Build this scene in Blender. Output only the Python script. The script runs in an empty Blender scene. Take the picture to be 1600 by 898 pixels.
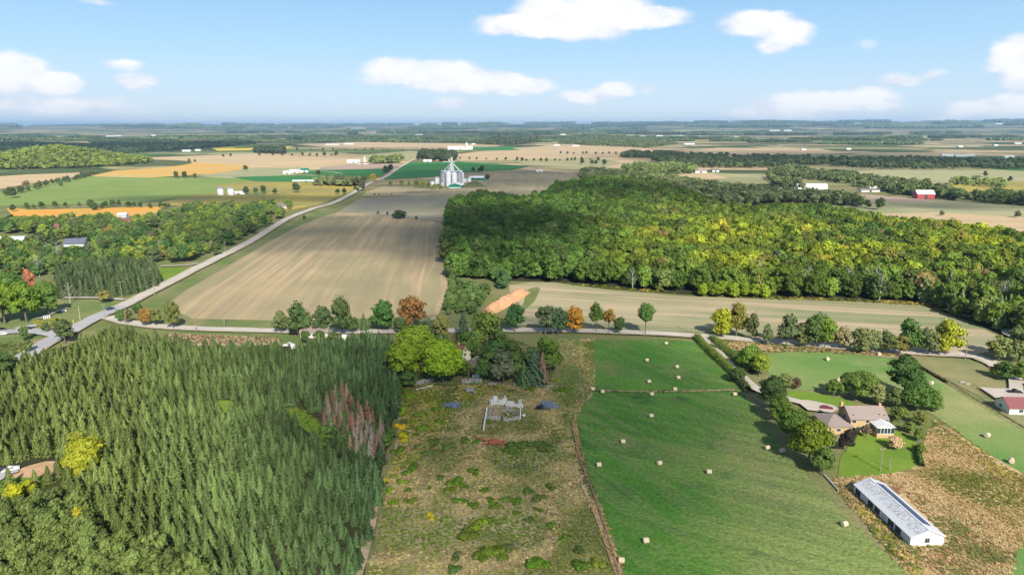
import bpy, bmesh, math, random
import numpy as np
from mathutils import Vector, Matrix
R = math.radians
random.seed(7)
scene = bpy.context.scene
COL = scene.collection

# ------------------------------------------------------------------ camera, sky, sun, exposure
CAM_H = 100.0
F_PX = 1067.0
PITCH = math.atan((449 - 198) / F_PX)
cd = bpy.data.cameras.new('camera')
cam = bpy.data.objects.new('camera', cd)
COL.objects.link(cam)
cam.location = (0, 0, CAM_H)
cam.rotation_euler = (math.pi / 2 - PITCH, 0, 0)
cd.sensor_width = 36.0
cd.lens = 36.0 * F_PX / 1600.0
cd.clip_start = 1.0
cd.clip_end = 150000.0
scene.camera = cam
scene.view_settings.view_transform = 'Standard'
scene.view_settings.look = 'None'
scene.view_settings.gamma = 1.0
scene.view_settings.use_curve_mapping = False
scene.view_settings.exposure = 0.83
scene.cycles.max_bounces = 5
scene.cycles.diffuse_bounces = 2
scene.cycles.glossy_bounces = 2
scene.cycles.transmission_bounces = 3
scene.cycles.transparent_max_bounces = 12
scene.cycles.volume_bounces = 0
scene.cycles.caustics_reflective = False
scene.cycles.caustics_refractive = False
scene.cycles.use_denoising = True

SUN_EL = R(36)
SUN_AZ = (0.29, -0.957)           # horizontal direction TO the sun (behind and a little right of the camera)
sd = bpy.data.lights.new('sun', 'SUN')
sd.energy = 4.6
sd.angle = R(0.55)
sd.color = (1.0, 0.935, 0.83)
sun = bpy.data.objects.new('sun', sd)
COL.objects.link(sun)
tosun = Vector((SUN_AZ[0] * math.cos(SUN_EL), SUN_AZ[1] * math.cos(SUN_EL), math.sin(SUN_EL))).normalized()
sun.rotation_euler = tosun.to_track_quat('Z', 'Y').to_euler()
sun.location = (0, 0, 300)

CAMC, CAMS = math.cos(PITCH), math.sin(PITCH)


def gp(u, v, z=0.0):
    """a point of the photograph, carried to the horizontal plane at height z"""
    dx, dy, dz = (u - 800.0) / F_PX, CAMC - (v - 449.0) / F_PX * CAMS, -CAMS - (v - 449.0) / F_PX * CAMC
    k = (z - CAM_H) / dz
    return (dx * k, dy * k)


def proj(x, y, z):
    d = y * CAMC - (z - CAM_H) * CAMS
    return (800 + F_PX * x / d, 449 - F_PX * (y * CAMS + (z - CAM_H) * CAMC) / d)


def inpoly(px, py, poly):
    px = np.asarray(px, float); py = np.asarray(py, float)
    r = np.zeros(px.shape, bool)
    n = len(poly)
    for i in range(n):
        x1, y1 = poly[i]; x2, y2 = poly[(i + 1) % n]
        c = ((y1 > py) != (y2 > py)) & (px < (x2 - x1) * (py - y1) / ((y2 - y1) if y2 != y1 else 1e-9) + x1)
        r ^= c
    return r


# ------------------------------------------------------------------ node helpers
class NT:
    def __init__(s, tree):
        s.t = tree; s.n = tree.nodes; s.l = tree.links
        s.n.clear()

    def new(s, typ, **kw):
        nd = s.n.new(typ)
        for k, v in kw.items():
            if k == 'ins':
                for i, val in v.items():
                    sock = nd.inputs[i]
                    if hasattr(val, 'is_output') or isinstance(val, bpy.types.NodeSocket):
                        s.l.new(val, sock)
                    else:
                        sock.default_value = val
            else:
                setattr(nd, k, v)
        return nd

    def math(s, op, a, b=0.0, c=None, clamp=False):
        ins = {0: a, 1: b}
        if c is not None: ins[2] = c
        nd = s.new('ShaderNodeMath', operation=op, ins=ins); nd.use_clamp = clamp
        return nd.outputs[0]

    def vmath(s, op, a, b=(0, 0, 0)):
        nd = s.new('ShaderNodeVectorMath', operation=op, ins={0: a, 1: b})
        return nd.outputs['Value'] if op in ('LENGTH', 'DOT_PRODUCT', 'DISTANCE') else nd.outputs[0]

    def scale(s, a, f):
        nd = s.new('ShaderNodeVectorMath', operation='SCALE', ins={0: a, 'Scale': f})
        return nd.outputs[0]

    def ramp(s, fac, lo, hi, a=0.0, b=1.0, smooth=True):
        nd = s.new('ShaderNodeMapRange', ins={0: fac, 1: lo, 2: hi, 3: a, 4: b})
        if smooth: nd.interpolation_type = 'SMOOTHSTEP'
        return nd.outputs[0]

    def mix(s, f, a, b, mode='MIX'):
        nd = s.new('ShaderNodeMix', data_type='RGBA', blend_type=mode)
        for i, val in ((0, f), (6, a), (7, b)):
            if isinstance(val, bpy.types.NodeSocket): s.l.new(val, nd.inputs[i])
            else: nd.inputs[i].default_value = (tuple(val) + (1,))[:4] if i else val
        return nd.outputs[2]

    def noise(s, vec, scale, detail=2.0, rough=0.5, color=False):
        nd = s.new('ShaderNodeTexNoise', ins={'Vector': vec, 'Scale': scale, 'Detail': detail, 'Roughness': rough})
        return nd.outputs[1 if color else 0]


def cramp(nt, fac, stops, mode='LINEAR'):
    nd = nt.new('ShaderNodeValToRGB')
    nt.l.new(fac, nd.inputs[0])
    cr = nd.color_ramp; cr.interpolation = mode
    while len(cr.elements) < len(stops): cr.elements.new(0.5)
    for e, (p, c) in zip(cr.elements, stops):
        e.position = p; e.color = tuple(c) + (1,)
    return nd.outputs[0]


# ------------------------------------------------------------------ world: Nishita sky and fair-weather clouds by direction
world = bpy.data.worlds.new('World'); scene.world = world
world.use_nodes = True
w = NT(world.node_tree)
sky = w.new('ShaderNodeTexSky', sky_type='NISHITA')
sky.sun_disc = False
sky.sun_elevation = SUN_EL
sky.sun_rotation = math.atan2(SUN_AZ[0], SUN_AZ[1])
sky.air_density = 1.0; sky.dust_density = 0.6; sky.ozone_density = 2.0; sky.altitude = 300
skyc = w.scale(sky.outputs[0], 0.085)
tc = w.new('ShaderNodeTexCoord').outputs['Generated']
sep = w.new('ShaderNodeSeparateXYZ', ins={0: tc})
az = w.math('ARCTAN2', sep.outputs[0], sep.outputs[1])
el = w.math('ARCSINE', sep.outputs[2])
azel = w.new('ShaderNodeCombineXYZ', ins={0: az, 1: el, 2: 0.0}).outputs[0]


def azel_of(u, v):
    d = Vector(((u - 800) / F_PX, CAMC - (v - 449) / F_PX * CAMS, -CAMS - (v - 449) / F_PX * CAMC)).normalized()
    return math.atan2(d.x, d.y), math.asin(d.z)


wa = w.new('ShaderNodeMapping', ins={0: azel, 3: (1.0, 2.0, 1.0)}).outputs[0]
wn1 = w.vmath('SUBTRACT', w.noise(wa, 17.0, 5.0, 0.62, True), (0.5, 0.5, 0.5))
wn2 = w.vmath('SUBTRACT', w.noise(wa, 5.0, 1.0, 0.5, True), (0.5, 0.5, 0.5))
warped = w.vmath('ADD', azel, w.vmath('MULTIPLY', wn1, (0.042, 0.028, 0)))
warped = w.vmath('ADD', warped, w.vmath('MULTIPLY', wn2, (0.020, 0.008, 0)))
# each puff: centre and half-size in the photograph (the direction it stands in), density
PUFFS = [(905, 22, 95, 36, 1), (850, 40, 95, 20, 1), (985, 28, 78, 17, .9), (940, 6, 50, 20, .9), (775, 45, 32, 14, .6),
         (1185, 38, 55, 22, .85), (1225, 52, 42, 24, .75), (1205, 72, 34, 14, .5), (1140, 34, 30, 10, .4),
         (665, 112, 85, 20, .9), (720, 128, 75, 19, .85), (800, 132, 60, 15, .9), (600, 124, 55, 9, .35), (705, 162, 30, 10, .35),
         (905, 150, 42, 13, .6), (955, 140, 35, 13, .7), (1010, 140, 26, 8, .3),
         (1270, 160, 90, 18, .8), (1340, 150, 62, 15, .8), (1230, 178, 95, 16, .6), (1375, 165, 40, 12, .5),
         (1410, 122, 42, 10, .5), (1455, 114, 30, 8, .4),
         (1585, 88, 45, 26, .85), (1600, 115, 32, 22, .7), (1540, 172, 70, 16, .8), (1600, 168, 70, 24, .9), (1480, 186, 60, 10, .5),
         (15, 110, 50, 30, 1), (80, 128, 38, 18, .9), (-60, 100, 70, 36, 1), (215, 125, 32, 14, .6), (190, 100, 32, 10, .5),
         (90, 165, 150, 18, .5), (240, 188, 110, 10, .35), (1355, 71, 26, 8, .3), (150, 0, 40, 9, .3)]
dens = None
for (u, v, ru, rv, a) in PUFFS:
    ca, ce = azel_of(u, v)
    a2, _ = azel_of(u + ru, v); _, e2 = azel_of(u, v - rv)
    m = w.vmath('MULTIPLY', w.vmath('SUBTRACT', warped, (ca, ce, 0)), (1 / abs(a2 - ca), 1 / abs(e2 - ce), 0))
    L = w.vmath('LENGTH', m)
    dcur = w.math('MULTIPLY', w.math('SUBTRACT', 1.4, L, clamp=True), a)
    dens = dcur if dens is None else w.new('ShaderNodeMath', operation='SMOOTH_MAX', ins={0: dens, 1: dcur, 2: 0.12}).outputs[0]
cm = w.ramp(dens, 0.06, 0.50)
cm = w.math('MULTIPLY', cm, w.ramp(w.noise(wa, 9.0, 4.0, 0.55), 0.2, 0.5, 0.72, 1.0))
shade = w.ramp(w.math('ADD', w.noise(wa, 22.0, 4.0, 0.6), w.math('MULTIPLY', dens, 0.35)), 0.35, 0.85)
ccol = w.mix(shade, (0.45, 0.485, 0.56), (0.62, 0.622, 0.63))
lowsky = cramp(w, w.math('MULTIPLY', w.math('MAXIMUM', el, 0.0), 5.0), [(0.0, (0.47, 0.53, 0.60)), (0.22, (0.37, 0.48, 0.59)), (0.5, (0.265, 0.425, 0.58)), (0.85, (0.185, 0.345, 0.53))])
skym = w.mix(w.ramp(el, 0.18, 0.6, 0.85, 0.0), skyc, lowsky)
final = w.mix(cm, skym, ccol)
bg = w.new('ShaderNodeBackground', ins={0: final, 1: 1.0})
w.l.new(bg.outputs[0], w.new('ShaderNodeOutputWorld').inputs[0])


# ------------------------------------------------------------------ object helpers
def put(o, label=None, cat=None, group=None, kind=None):
    if label: o['label'] = label
    if cat: o['category'] = cat
    if group: o['group'] = group
    if kind: o['kind'] = kind
    return o


def mesh_np(name, verts, quads, mats, mi=None, tris=None):
    verts = np.asarray(verts, dtype=np.float32)
    me = bpy.data.meshes.new(name)
    nq = 0 if quads is None else len(quads); ntr = 0 if tris is None else len(tris)
    me.vertices.add(len(verts)); me.vertices.foreach_set('co', verts.ravel())
    loops = []
    if nq: loops.append(np.asarray(quads, dtype=np.int32).ravel())
    if ntr: loops.append(np.asarray(tris, dtype=np.int32).ravel())
    loops = np.concatenate(loops)
    me.loops.add(len(loops)); me.loops.foreach_set('vertex_index', loops)
    tot = np.concatenate([np.full(nq, 4, np.int32), np.full(ntr, 3, np.int32)])
    st = np.concatenate([[0], np.cumsum(tot)[:-1]]).astype(np.int32)
    me.polygons.add(nq + ntr)
    me.polygons.foreach_set('loop_start', st); me.polygons.foreach_set('loop_total', tot)
    if mi is not None: me.polygons.foreach_set('material_index', np.asarray(mi, dtype=np.int32))
    for m in mats: me.materials.append(m)
    me.update(calc_edges=True)
    return me


def link(name, me, parent=None):
    o = bpy.data.objects.new(name, me)
    COL.objects.link(o)
    if parent is not None: o.parent = parent
    return o


def empty(name, x, y, z=0.0, rz=0.0):
    o = bpy.data.objects.new(name, None)
    o.empty_display_size = 1
    COL.objects.link(o)
    o.location = (x, y, z); o.rotation_euler = (0, 0, rz)
    return o


class MB:
    """collects boxes, tubes, prisms in one bmesh"""
    def __init__(s): s.b = bmesh.new()

    def box(s, x0, x1, y0, y1, z0, z1, rz=0.0, bev=0.0):
        vs = [s.b.verts.new((x, y, z)) for z in (z0, z1) for (x, y) in ((x0, y0), (x1, y0), (x1, y1), (x0, y1))]
        fs = [s.b.faces.new([vs[i] for i in f]) for f in ((3, 2, 1, 0), (4, 5, 6, 7), (0, 1, 5, 4), (1, 2, 6, 5), (2, 3, 7, 6), (3, 0, 4, 7))]
        if rz:
            bmesh.ops.rotate(s.b, verts=vs, cent=((x0 + x1) / 2, (y0 + y1) / 2, 0), matrix=Matrix.Rotation(rz, 3, 'Z'))
        if bev:
            es = list({e for f in fs for e in f.edges})
            bmesh.ops.bevel(s.b, geom=es, offset=bev, segments=1, affect='EDGES')
        return s

    def poly(s, pts):
        s.b.faces.new([s.b.verts.new(p) for p in pts]); return s

    def prism(s, prof, a, b, axis='y'):
        """profile of (h, z) points extruded from a to b along the axis"""
        def P(h, z, t): return (h, t, z) if axis == 'y' else (t, h, z)
        A = [s.b.verts.new(P(h, z, a)) for h, z in prof]; B = [s.b.verts.new(P(h, z, b)) for h, z in prof]
        n = len(prof)
        s.b.faces.new(A); s.b.faces.new(B[::-1])
        for i in range(n):
            s.b.faces.new((A[i], B[i], B[(i + 1) % n], A[(i + 1) % n]))
        return s

    def cyl(s, x, y, z0, z1, r0, r1=None, n=16, cap=True):
        r1 = r0 if r1 is None else r1
        A = [s.b.verts.new((x + r0 * math.cos(6.28319 * i / n), y + r0 * math.sin(6.28319 * i / n), z0)) for i in range(n)]
        if r1 < 1e-4:
            t = s.b.verts.new((x, y, z1))
            for i in range(n): s.b.faces.new((A[i], A[(i + 1) % n], t))
        else:
            B = [s.b.verts.new((x + r1 * math.cos(6.28319 * i / n), y + r1 * math.sin(6.28319 * i / n), z1)) for i in range(n)]
            for i in range(n): s.b.faces.new((A[i], A[(i + 1) % n], B[(i + 1) % n], B[i]))
            if cap: s.b.faces.new(B)
        if cap: s.b.faces.new(A[::-1])
        return s

    def tube(s, p, q, r0, r1=None, n=6):
        p = Vector(p); q = Vector(q); r1 = r0 if r1 is None else r1
        d = (q - p).normalized()
        a = d.orthogonal().normalized(); b = d.cross(a)
        A = [s.b.verts.new(p + a * r0 * math.cos(6.28319 * i / n) + b * r0 * math.sin(6.28319 * i / n)) for i in range(n)]
        B = [s.b.verts.new(q + a * r1 * math.cos(6.28319 * i / n) + b * r1 * math.sin(6.28319 * i / n)) for i in range(n)]
        for i in range(n): s.b.faces.new((A[i], A[(i + 1) % n], B[(i + 1) % n], B[i]))
        s.b.faces.new(A[::-1]); s.b.faces.new(B)
        return s

    def mesh(s, name, mat):
        bmesh.ops.recalc_face_normals(s.b, faces=s.b.faces[:])
        me = bpy.data.meshes.new(name); s.b.to_mesh(me); s.b.free()
        me.materials.append(mat)
        return me

    def build(s, name, mat, parent=None):
        return link(name, s.mesh(name, mat), parent)


# ------------------------------------------------------------------ materials
def simple(name, col, rough=0.7, metal=0.0, var=0.15, scale=0.6, alt=None, emit=None):
    m = bpy.data.materials.new(name); m.use_nodes = True
    t = NT(m.node_tree)
    g = t.new('ShaderNodeNewGeometry').outputs['Position']
    n1 = t.noise(g, scale, 4.0, 0.6)
    alt = alt or tuple(c * (1 - var * 2) for c in col)
    c = t.mix(t.ramp(n1, 0.3, 0.7), alt, col)
    c = t.mix(t.ramp(t.noise(g, scale * 9, 3.0, 0.6), 0.3, 0.75), tuple(x * (1 - var) for x in alt), c, 'MIX') if var else c
    p = t.new('ShaderNodeBsdfPrincipled', ins={'Base Color': c, 'Roughness': rough, 'Metallic': metal})
    t.l.new(p.outputs[0], t.new('ShaderNodeOutputMaterial').inputs[0])
    return m


def leaf_mat(name, rough_amp=0.35, orand=0.14, trn=0.3):
    """foliage: colour from the plant's own 'tint', varied leaf by leaf"""
    m = bpy.data.materials.new(name); m.use_nodes = True
    t = NT(m.node_tree)
    tint = t.new('ShaderNodeAttribute', attribute_type='INSTANCER', attribute_name='tint').outputs['Color']
    lv = t.new('ShaderNodeAttribute', attribute_type='GEOMETRY', attribute_name='leafv').outputs['Fac']
    oi = t.new('ShaderNodeObjectInfo').outputs['Random']
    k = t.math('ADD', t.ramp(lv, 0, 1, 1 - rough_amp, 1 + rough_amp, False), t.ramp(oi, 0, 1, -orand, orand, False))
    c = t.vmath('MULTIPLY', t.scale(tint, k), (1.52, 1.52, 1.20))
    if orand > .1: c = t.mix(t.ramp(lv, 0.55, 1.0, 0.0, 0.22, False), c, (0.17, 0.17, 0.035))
    d = t.new('ShaderNodeBsdfDiffuse', ins={0: c})
    tr = t.new('ShaderNodeBsdfTranslucent', ins={0: t.vmath('MULTIPLY', c, (1.1, 1.2, 0.6))})
    gl = t.new('ShaderNodeBsdfGlossy', ins={0: (0.5, 0.52, 0.55, 1), 1: 0.45})
    mx = t.new('ShaderNodeMixShader', ins={0: trn, 1: d.outputs[0], 2: tr.outputs[0]})
    mx2 = t.new('ShaderNodeMixShader', ins={0: 0.012, 1: mx.outputs[0], 2: gl.outputs[0]})
    t.l.new(mx2.outputs[0], t.new('ShaderNodeOutputMaterial').inputs[0])
    return m


def field_mat(name, a, b, scale=0.02, grad=None, c=None, cth=(0.55, 0.7), cscale=0.05, row=None, fine=0.25, fscale=1.4, d=None, dth=(0.6, 0.7), dscale=0.12, warp=0.0, streak=None, bump=0.0):
    """a field: two ground colours in broad patches, optional patches c and d, optional rows (angle, spacing, colour, strength, wobble)"""
    m = bpy.data.materials.new(name); m.use_nodes = True
    t = NT(m.node_tree)
    g = t.new('ShaderNodeNewGeometry').outputs['Position']
    col = t.mix(t.ramp(t.noise(g, scale, 4.0, 0.55), 0.35, 0.65), a, b)
    if grad:
        (ax_, ay_), (bx_, by_), gcol = grad
        L2_ = (bx_ - ax_) ** 2 + (by_ - ay_) ** 2
        q_ = t.vmath('DOT_PRODUCT', t.vmath('SUBTRACT', g, (ax_, ay_, 0)), ((bx_ - ax_) / L2_, (by_ - ay_) / L2_, 0))
        q_ = t.math('ADD', q_, t.math('MULTIPLY', t.math('SUBTRACT', t.noise(g, 0.035, 4.0, 0.6), 0.5), 1.8))
        col = t.mix(t.ramp(q_, 0.1, 1.0), col, gcol)
    if c:
        col = t.mix(t.ramp(t.noise(t.vmath('ADD', g, (91, 37, 0)), cscale, 5.0, 0.6), cth[0], cth[1]), col, c)
    if d:
        col = t.mix(t.ramp(t.noise(t.vmath('ADD', g, (-55, 71, 0)), dscale, 4.0, 0.65), dth[0], dth[1]), col, d)
    if row:
        rows = row if isinstance(row, list) else [row]
        for (ang, sp, rc, st, wob) in rows:
            wv = t.vmath('ADD', g, t.scale(t.vmath('SUBTRACT', t.noise(g, 0.006, 1.0, 0.4, True), (0.5, 0.5, 0.5)), wob))
            s_ = t.vmath('DOT_PRODUCT', wv, (math.cos(ang), math.sin(ang), 0))
            al = t.vmath('DOT_PRODUCT', wv, (-math.sin(ang), math.cos(ang), 0))
            # long streaks: noise stretched along the row direction
            sv = t.new('ShaderNodeCombineXYZ', ins={0: t.math('MULTIPLY', s_, 1.0 / sp), 1: t.math('MULTIPLY', al, 0.0035 if sp > 3 else 0.02), 2: sp}).outputs[0]
            n = t.noise(sv, 1.0, 3.0, 0.62)
            sn = t.math('SINE', t.math('MULTIPLY', s_, 6.28318 / sp))
            f = t.math('ADD', t.ramp(n, 0.45, 0.57), t.math('MULTIPLY', sn, 0.28), clamp=True)
            brk = t.ramp(t.noise(g, 0.013, 3.0, 0.6), 0.3, 0.62, 0.35, 1.0)
            col = t.mix(t.math('MULTIPLY', t.math('MULTIPLY', f, st), brk), col, rc)
    fn = t.noise(g, fscale, 5.0, 0.7)
    k = t.ramp(fn, 0.3, 0.7, 1 - fine, 1 + fine, False)
    col = t.scale(col, k)
    ins = {'Base Color': col, 'Roughness': 0.95, 'Specular IOR Level': 0.1}
    if bump:
        ins['Normal'] = t.new('ShaderNodeBump', ins={'Strength': 0.8, 'Distance': bump, 'Height': fn}).outputs[0]
    p = t.new('ShaderNodeBsdfPrincipled', ins=ins)
    t.l.new(p.outputs[0], t.new('ShaderNodeOutputMaterial').inputs[0])
    return m


GRID = R(5)      # the farm grid is turned a little anticlockwise
M = {}
M['leaf'] = leaf_mat('foliage', 0.28, 0.14, 0.2)
M['needle'] = leaf_mat('needles', 0.25, 0.2, 0.06)
M['weed'] = leaf_mat('weed_leaves', 0.13, 0.05)
M['bark'] = simple('bark', (0.16, 0.13, 0.10), 0.9)
M['palebark'] = simple('pale_bark', (0.50, 0.46, 0.41), 0.9)
M['white_paint'] = simple('white_paint', (0.66, 0.66, 0.64), 0.5, var=0.04)
M['cream'] = simple('cream_panel', (0.72, 0.68, 0.58), 0.6, var=0.06)
M['glass'] = simple('window_glass', (0.03, 0.04, 0.05), 0.12, var=0.0)
M['steel'] = simple('galvanised_steel', (0.52, 0.55, 0.58), 0.42, 0.65, var=0.08, scale=0.2)
M['steel_bright'] = simple('bright_steel', (0.78, 0.79, 0.80), 0.5, 0.0, var=0.06, scale=0.2)
M['green_metal'] = simple('green_sheet', (0.0, 0.19, 0.13), 0.5, var=0.06)
M['blue_metal'] = simple('blue_sheet', (0.10, 0.24, 0.38), 0.5, var=0.06)
M['red_metal'] = simple('red_sheet', (0.42, 0.06, 0.07), 0.5, var=0.08)
M['pinkred'] = simple('faded_red_roof', (0.23, 0.075, 0.075), 0.6, var=0.08)
M['grey_roof'] = simple('grey_shingle', (0.21, 0.18, 0.17), 0.85, var=0.12, scale=0.8)
M['brown_roof'] = simple('brown_shingle', (0.30, 0.235, 0.205), 0.85, var=0.10, scale=0.9)
M['dark_roof'] = simple('dark_slate_roof', (0.12, 0.13, 0.17), 0.7, var=0.1)
M['brick'] = simple('tan_brick', (0.52, 0.36, 0.18), 0.85, var=0.10, scale=1.5)
M['concrete'] = simple('concrete', (0.60, 0.58, 0.54), 0.85, var=0.08, scale=0.3)
M['stone'] = simple('rubble_stone', (0.50, 0.47, 0.43), 0.9, var=0.25, scale=1.5)
M['timber'] = simple('weathered_timber', (0.34, 0.28, 0.22), 0.9, var=0.15)
M['darktimber'] = simple('dark_timber', (0.10, 0.07, 0.05), 0.9, var=0.15)
M['rust'] = simple('rust_orange', (0.42, 0.12, 0.06), 0.8, var=0.18, scale=1.2)
M['blue_tarp'] = simple('blue_grey_scrap', (0.36, 0.46, 0.58), 0.55, var=0.3, scale=2.0, alt=(0.10, 0.13, 0.18))
M['teal'] = simple('pool_blue', (0.10, 0.50, 0.66), 0.3, var=0.04)
M['rubber'] = simple('rubber', (0.03, 0.03, 0.03), 0.8, var=0.0)
M['solar'] = simple('blue_solar_sheet', (0.055, 0.085, 0.16), 0.6, 0.0, var=0.12, scale=1.0)
M['yellow'] = simple('yellow_marker', (0.75, 0.60, 0.04), 0.6, var=0.03)


def bale_mat():
    m = bpy.data.materials.new('hay'); m.use_nodes = True
    t = NT(m.node_tree)
    g = t.new('ShaderNodeTexCoord').outputs['Object']
    n = t.noise(t.vmath('MULTIPLY', g, (3, 22, 22)), 1.0, 3.0, 0.6)
    c = t.mix(t.ramp(n, 0.3, 0.7), (0.42, 0.31, 0.19), (0.66, 0.54, 0.38))
    p = t.new('ShaderNodeBsdfPrincipled', ins={'Base Color': c, 'Roughness': 0.95})
    t.l.new(p.outputs[0], t.new('ShaderNodeOutputMaterial').inputs[0])
    return m


M['hay'] = bale_mat()


def barn_roof_mat():
    m = bpy.data.materials.new('white_sheet_roof'); m.use_nodes = True
    t = NT(m.node_tree)
    g = t.new('ShaderNodeTexCoord').outputs['Object']
    s = t.new('ShaderNodeSeparateXYZ', ins={0: g})
    seam = t.math('ABSOLUTE', t.math('SUBTRACT', t.math('FRACT', t.math('MULTIPLY', s.outputs[1], 1.1)), 0.5))
    c = t.mix(t.ramp(seam, 0.44, 0.5), (0.56, 0.57, 0.585), (0.42, 0.43, 0.45))
    st = t.noise(t.vmath('MULTIPLY', g, (0.55, 2.2, 1)), 1.6, 3.0, 0.6)
    band = t.ramp(t.math('ABSOLUTE', t.math('ADD', s.outputs[0], 1.6)), 0.9, 2.0, 1.0, 0.0)
    c = t.mix(t.math('MULTIPLY', t.ramp(st, 0.50, 0.56), t.math('MULTIPLY', band, 0.85)), c, (0.27, 0.26, 0.26))
    p = t.new('ShaderNodeBsdfPrincipled', ins={'Base Color': c, 'Roughness': 0.5, 'Metallic': 0.1})
    t.l.new(p.outputs[0], t.new('ShaderNodeOutputMaterial').inputs[0])
    return m


M['barnroof'] = barn_roof_mat()

# ground kinds
TAN, TAN2, TGR = (0.40, 0.315, 0.21), (0.33, 0.265, 0.17), (0.20, 0.22, 0.10)
M['stubble'] = field_mat('stubble', (0.42, 0.315, 0.18), (0.36, 0.275, 0.155), 0.010, row=[(GRID, 18, (0.20, 0.20, 0.10), 0.75, 10), (GRID, 7, (0.22, 0.19, 0.11), 0.7, 10), (GRID, 3.1, (0.28, 0.22, 0.14), 0.5, 10)], c=(0.17, 0.20, 0.08), cth=(0.60, 0.76), cscale=0.012, fine=0.10)
M['stubble_strip'] = field_mat('stubble_strip', (0.46, 0.35, 0.23), (0.40, 0.315, 0.20), 0.012, row=[(R(78), 13, (0.17, 0.195, 0.09), 0.95, 10), (R(78), 4.5, (0.30, 0.25, 0.15), 0.6, 10), (R(78), 32, (0.21, 0.225, 0.12), 0.7, 10)], fine=0.10)
M['brownfield'] = field_mat('harvested_soil', (0.32, 0.255, 0.15), (0.25, 0.215, 0.13), 0.006, row=(R(-2), 14, (0.19, 0.18, 0.10), 0.5, 30), fine=0.12)
M['brownfield2'] = field_mat('harvested_soil_grey', (0.28, 0.245, 0.18), (0.22, 0.205, 0.14), 0.008, row=(R(80), 12, (0.17, 0.18, 0.10), 0.5, 30), fine=0.12)
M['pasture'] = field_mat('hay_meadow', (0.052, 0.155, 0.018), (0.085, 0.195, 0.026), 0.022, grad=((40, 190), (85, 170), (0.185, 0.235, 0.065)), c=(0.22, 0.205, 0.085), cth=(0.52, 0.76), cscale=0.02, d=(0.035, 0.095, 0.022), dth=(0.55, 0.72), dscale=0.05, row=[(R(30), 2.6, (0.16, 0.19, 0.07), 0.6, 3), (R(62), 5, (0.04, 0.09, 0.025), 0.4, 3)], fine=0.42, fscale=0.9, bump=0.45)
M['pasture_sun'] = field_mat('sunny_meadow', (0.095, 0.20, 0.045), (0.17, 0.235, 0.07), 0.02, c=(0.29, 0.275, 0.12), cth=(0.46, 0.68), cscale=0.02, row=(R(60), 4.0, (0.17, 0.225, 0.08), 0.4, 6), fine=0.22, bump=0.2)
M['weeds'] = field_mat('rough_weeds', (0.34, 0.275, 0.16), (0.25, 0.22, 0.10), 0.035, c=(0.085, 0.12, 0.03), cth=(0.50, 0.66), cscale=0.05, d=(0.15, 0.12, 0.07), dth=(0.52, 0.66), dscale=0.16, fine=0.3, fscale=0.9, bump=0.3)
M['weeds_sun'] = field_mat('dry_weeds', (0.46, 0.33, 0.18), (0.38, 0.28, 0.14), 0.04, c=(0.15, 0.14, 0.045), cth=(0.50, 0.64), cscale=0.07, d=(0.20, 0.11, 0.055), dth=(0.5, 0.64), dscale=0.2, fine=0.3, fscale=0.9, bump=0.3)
M['lawn'] = field_mat('mown_lawn', (0.11, 0.19, 0.022), (0.145, 0.22, 0.028), 0.06, c=(0.12, 0.16, 0.035), fine=0.15, bump=0.05)
M['drylawn'] = field_mat('dry_lawn', (0.24, 0.215, 0.10), (0.19, 0.19, 0.085), 0.03, c=(0.13, 0.16, 0.06), cth=(0.45, 0.65), cscale=0.03, row=(R(75), 5.0, (0.29, 0.25, 0.13), 0.45, 5), fine=0.14)
M['verge'] = field_mat('roadside_grass', (0.11, 0.15, 0.045), (0.17, 0.175, 0.07), 0.03, c=(0.23, 0.19, 0.10), fine=0.3)
M['green_verge'] = field_mat('green_verge', (0.12, 0.165, 0.05), (0.17, 0.19, 0.07), 0.04, c=(0.22, 0.19, 0.09), cth=(.55, .7), fine=0.22)
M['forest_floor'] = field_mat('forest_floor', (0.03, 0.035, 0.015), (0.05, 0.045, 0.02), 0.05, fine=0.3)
M['green1'] = field_mat('bright_crop', (0.15, 0.225, 0.055), (0.20, 0.26, 0.07), 0.004, row=(R(85), 30, (0.22, 0.26, 0.08), 0.5, 30), fine=0.05)
M['green2'] = field_mat('dark_crop', (0.035, 0.15, 0.04), (0.06, 0.19, 0.05), 0.004, row=(R(85), 25, (0.05, 0.16, 0.04), 0.5, 20), fine=0.05)
M['green3'] = field_mat('pale_crop', (0.32, 0.31, 0.16), (0.36, 0.33, 0.18), 0.005, row=(R(85), 30, (0.17, 0.20, 0.09), 0.6, 30), fine=0.06)
M['ochre'] = field_mat('ripe_beans', (0.50, 0.33, 0.11), (0.52, 0.30, 0.07), 0.004, c=(0.44, 0.36, 0.16), cth=(0.5, 0.7), cscale=0.006, fine=0.05)
M['orange'] = field_mat('orange_crop', (0.60, 0.27, 0.05), (0.55, 0.31, 0.06), 0.02, c=(0.42, 0.30, 0.07), cth=(0.5, 0.8), cscale=0.01, fine=0.10)
M['mustard'] = field_mat('mustard_crop', (0.38, 0.30, 0.06), (0.26, 0.22, 0.07), 0.006, c=(0.16, 0.18, 0.06), cth=(0.5, 0.68), cscale=0.012, row=(R(88), 25, (0.22, 0.2, 0.08), 0.5, 20), fine=0.1)
M['farTan'] = field_mat('far_stubble', (0.50, 0.36, 0.20), (0.45, 0.34, 0.20), 0.003, row=(R(85), 40, (0.36, 0.28, 0.16), 0.5, 40), fine=0.05)
M['farTanGreen'] = field_mat('far_mixed', (0.36, 0.31, 0.17), (0.28, 0.27, 0.13), 0.003, row=(R(85), 40, (0.24, 0.24, 0.11), 0.5, 40), fine=0.05)
M['yellowcrop'] = field_mat('yellow_crop', (0.68, 0.50, 0.06), (0.6, 0.48, 0.08), 0.004, fine=0.04)
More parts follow.
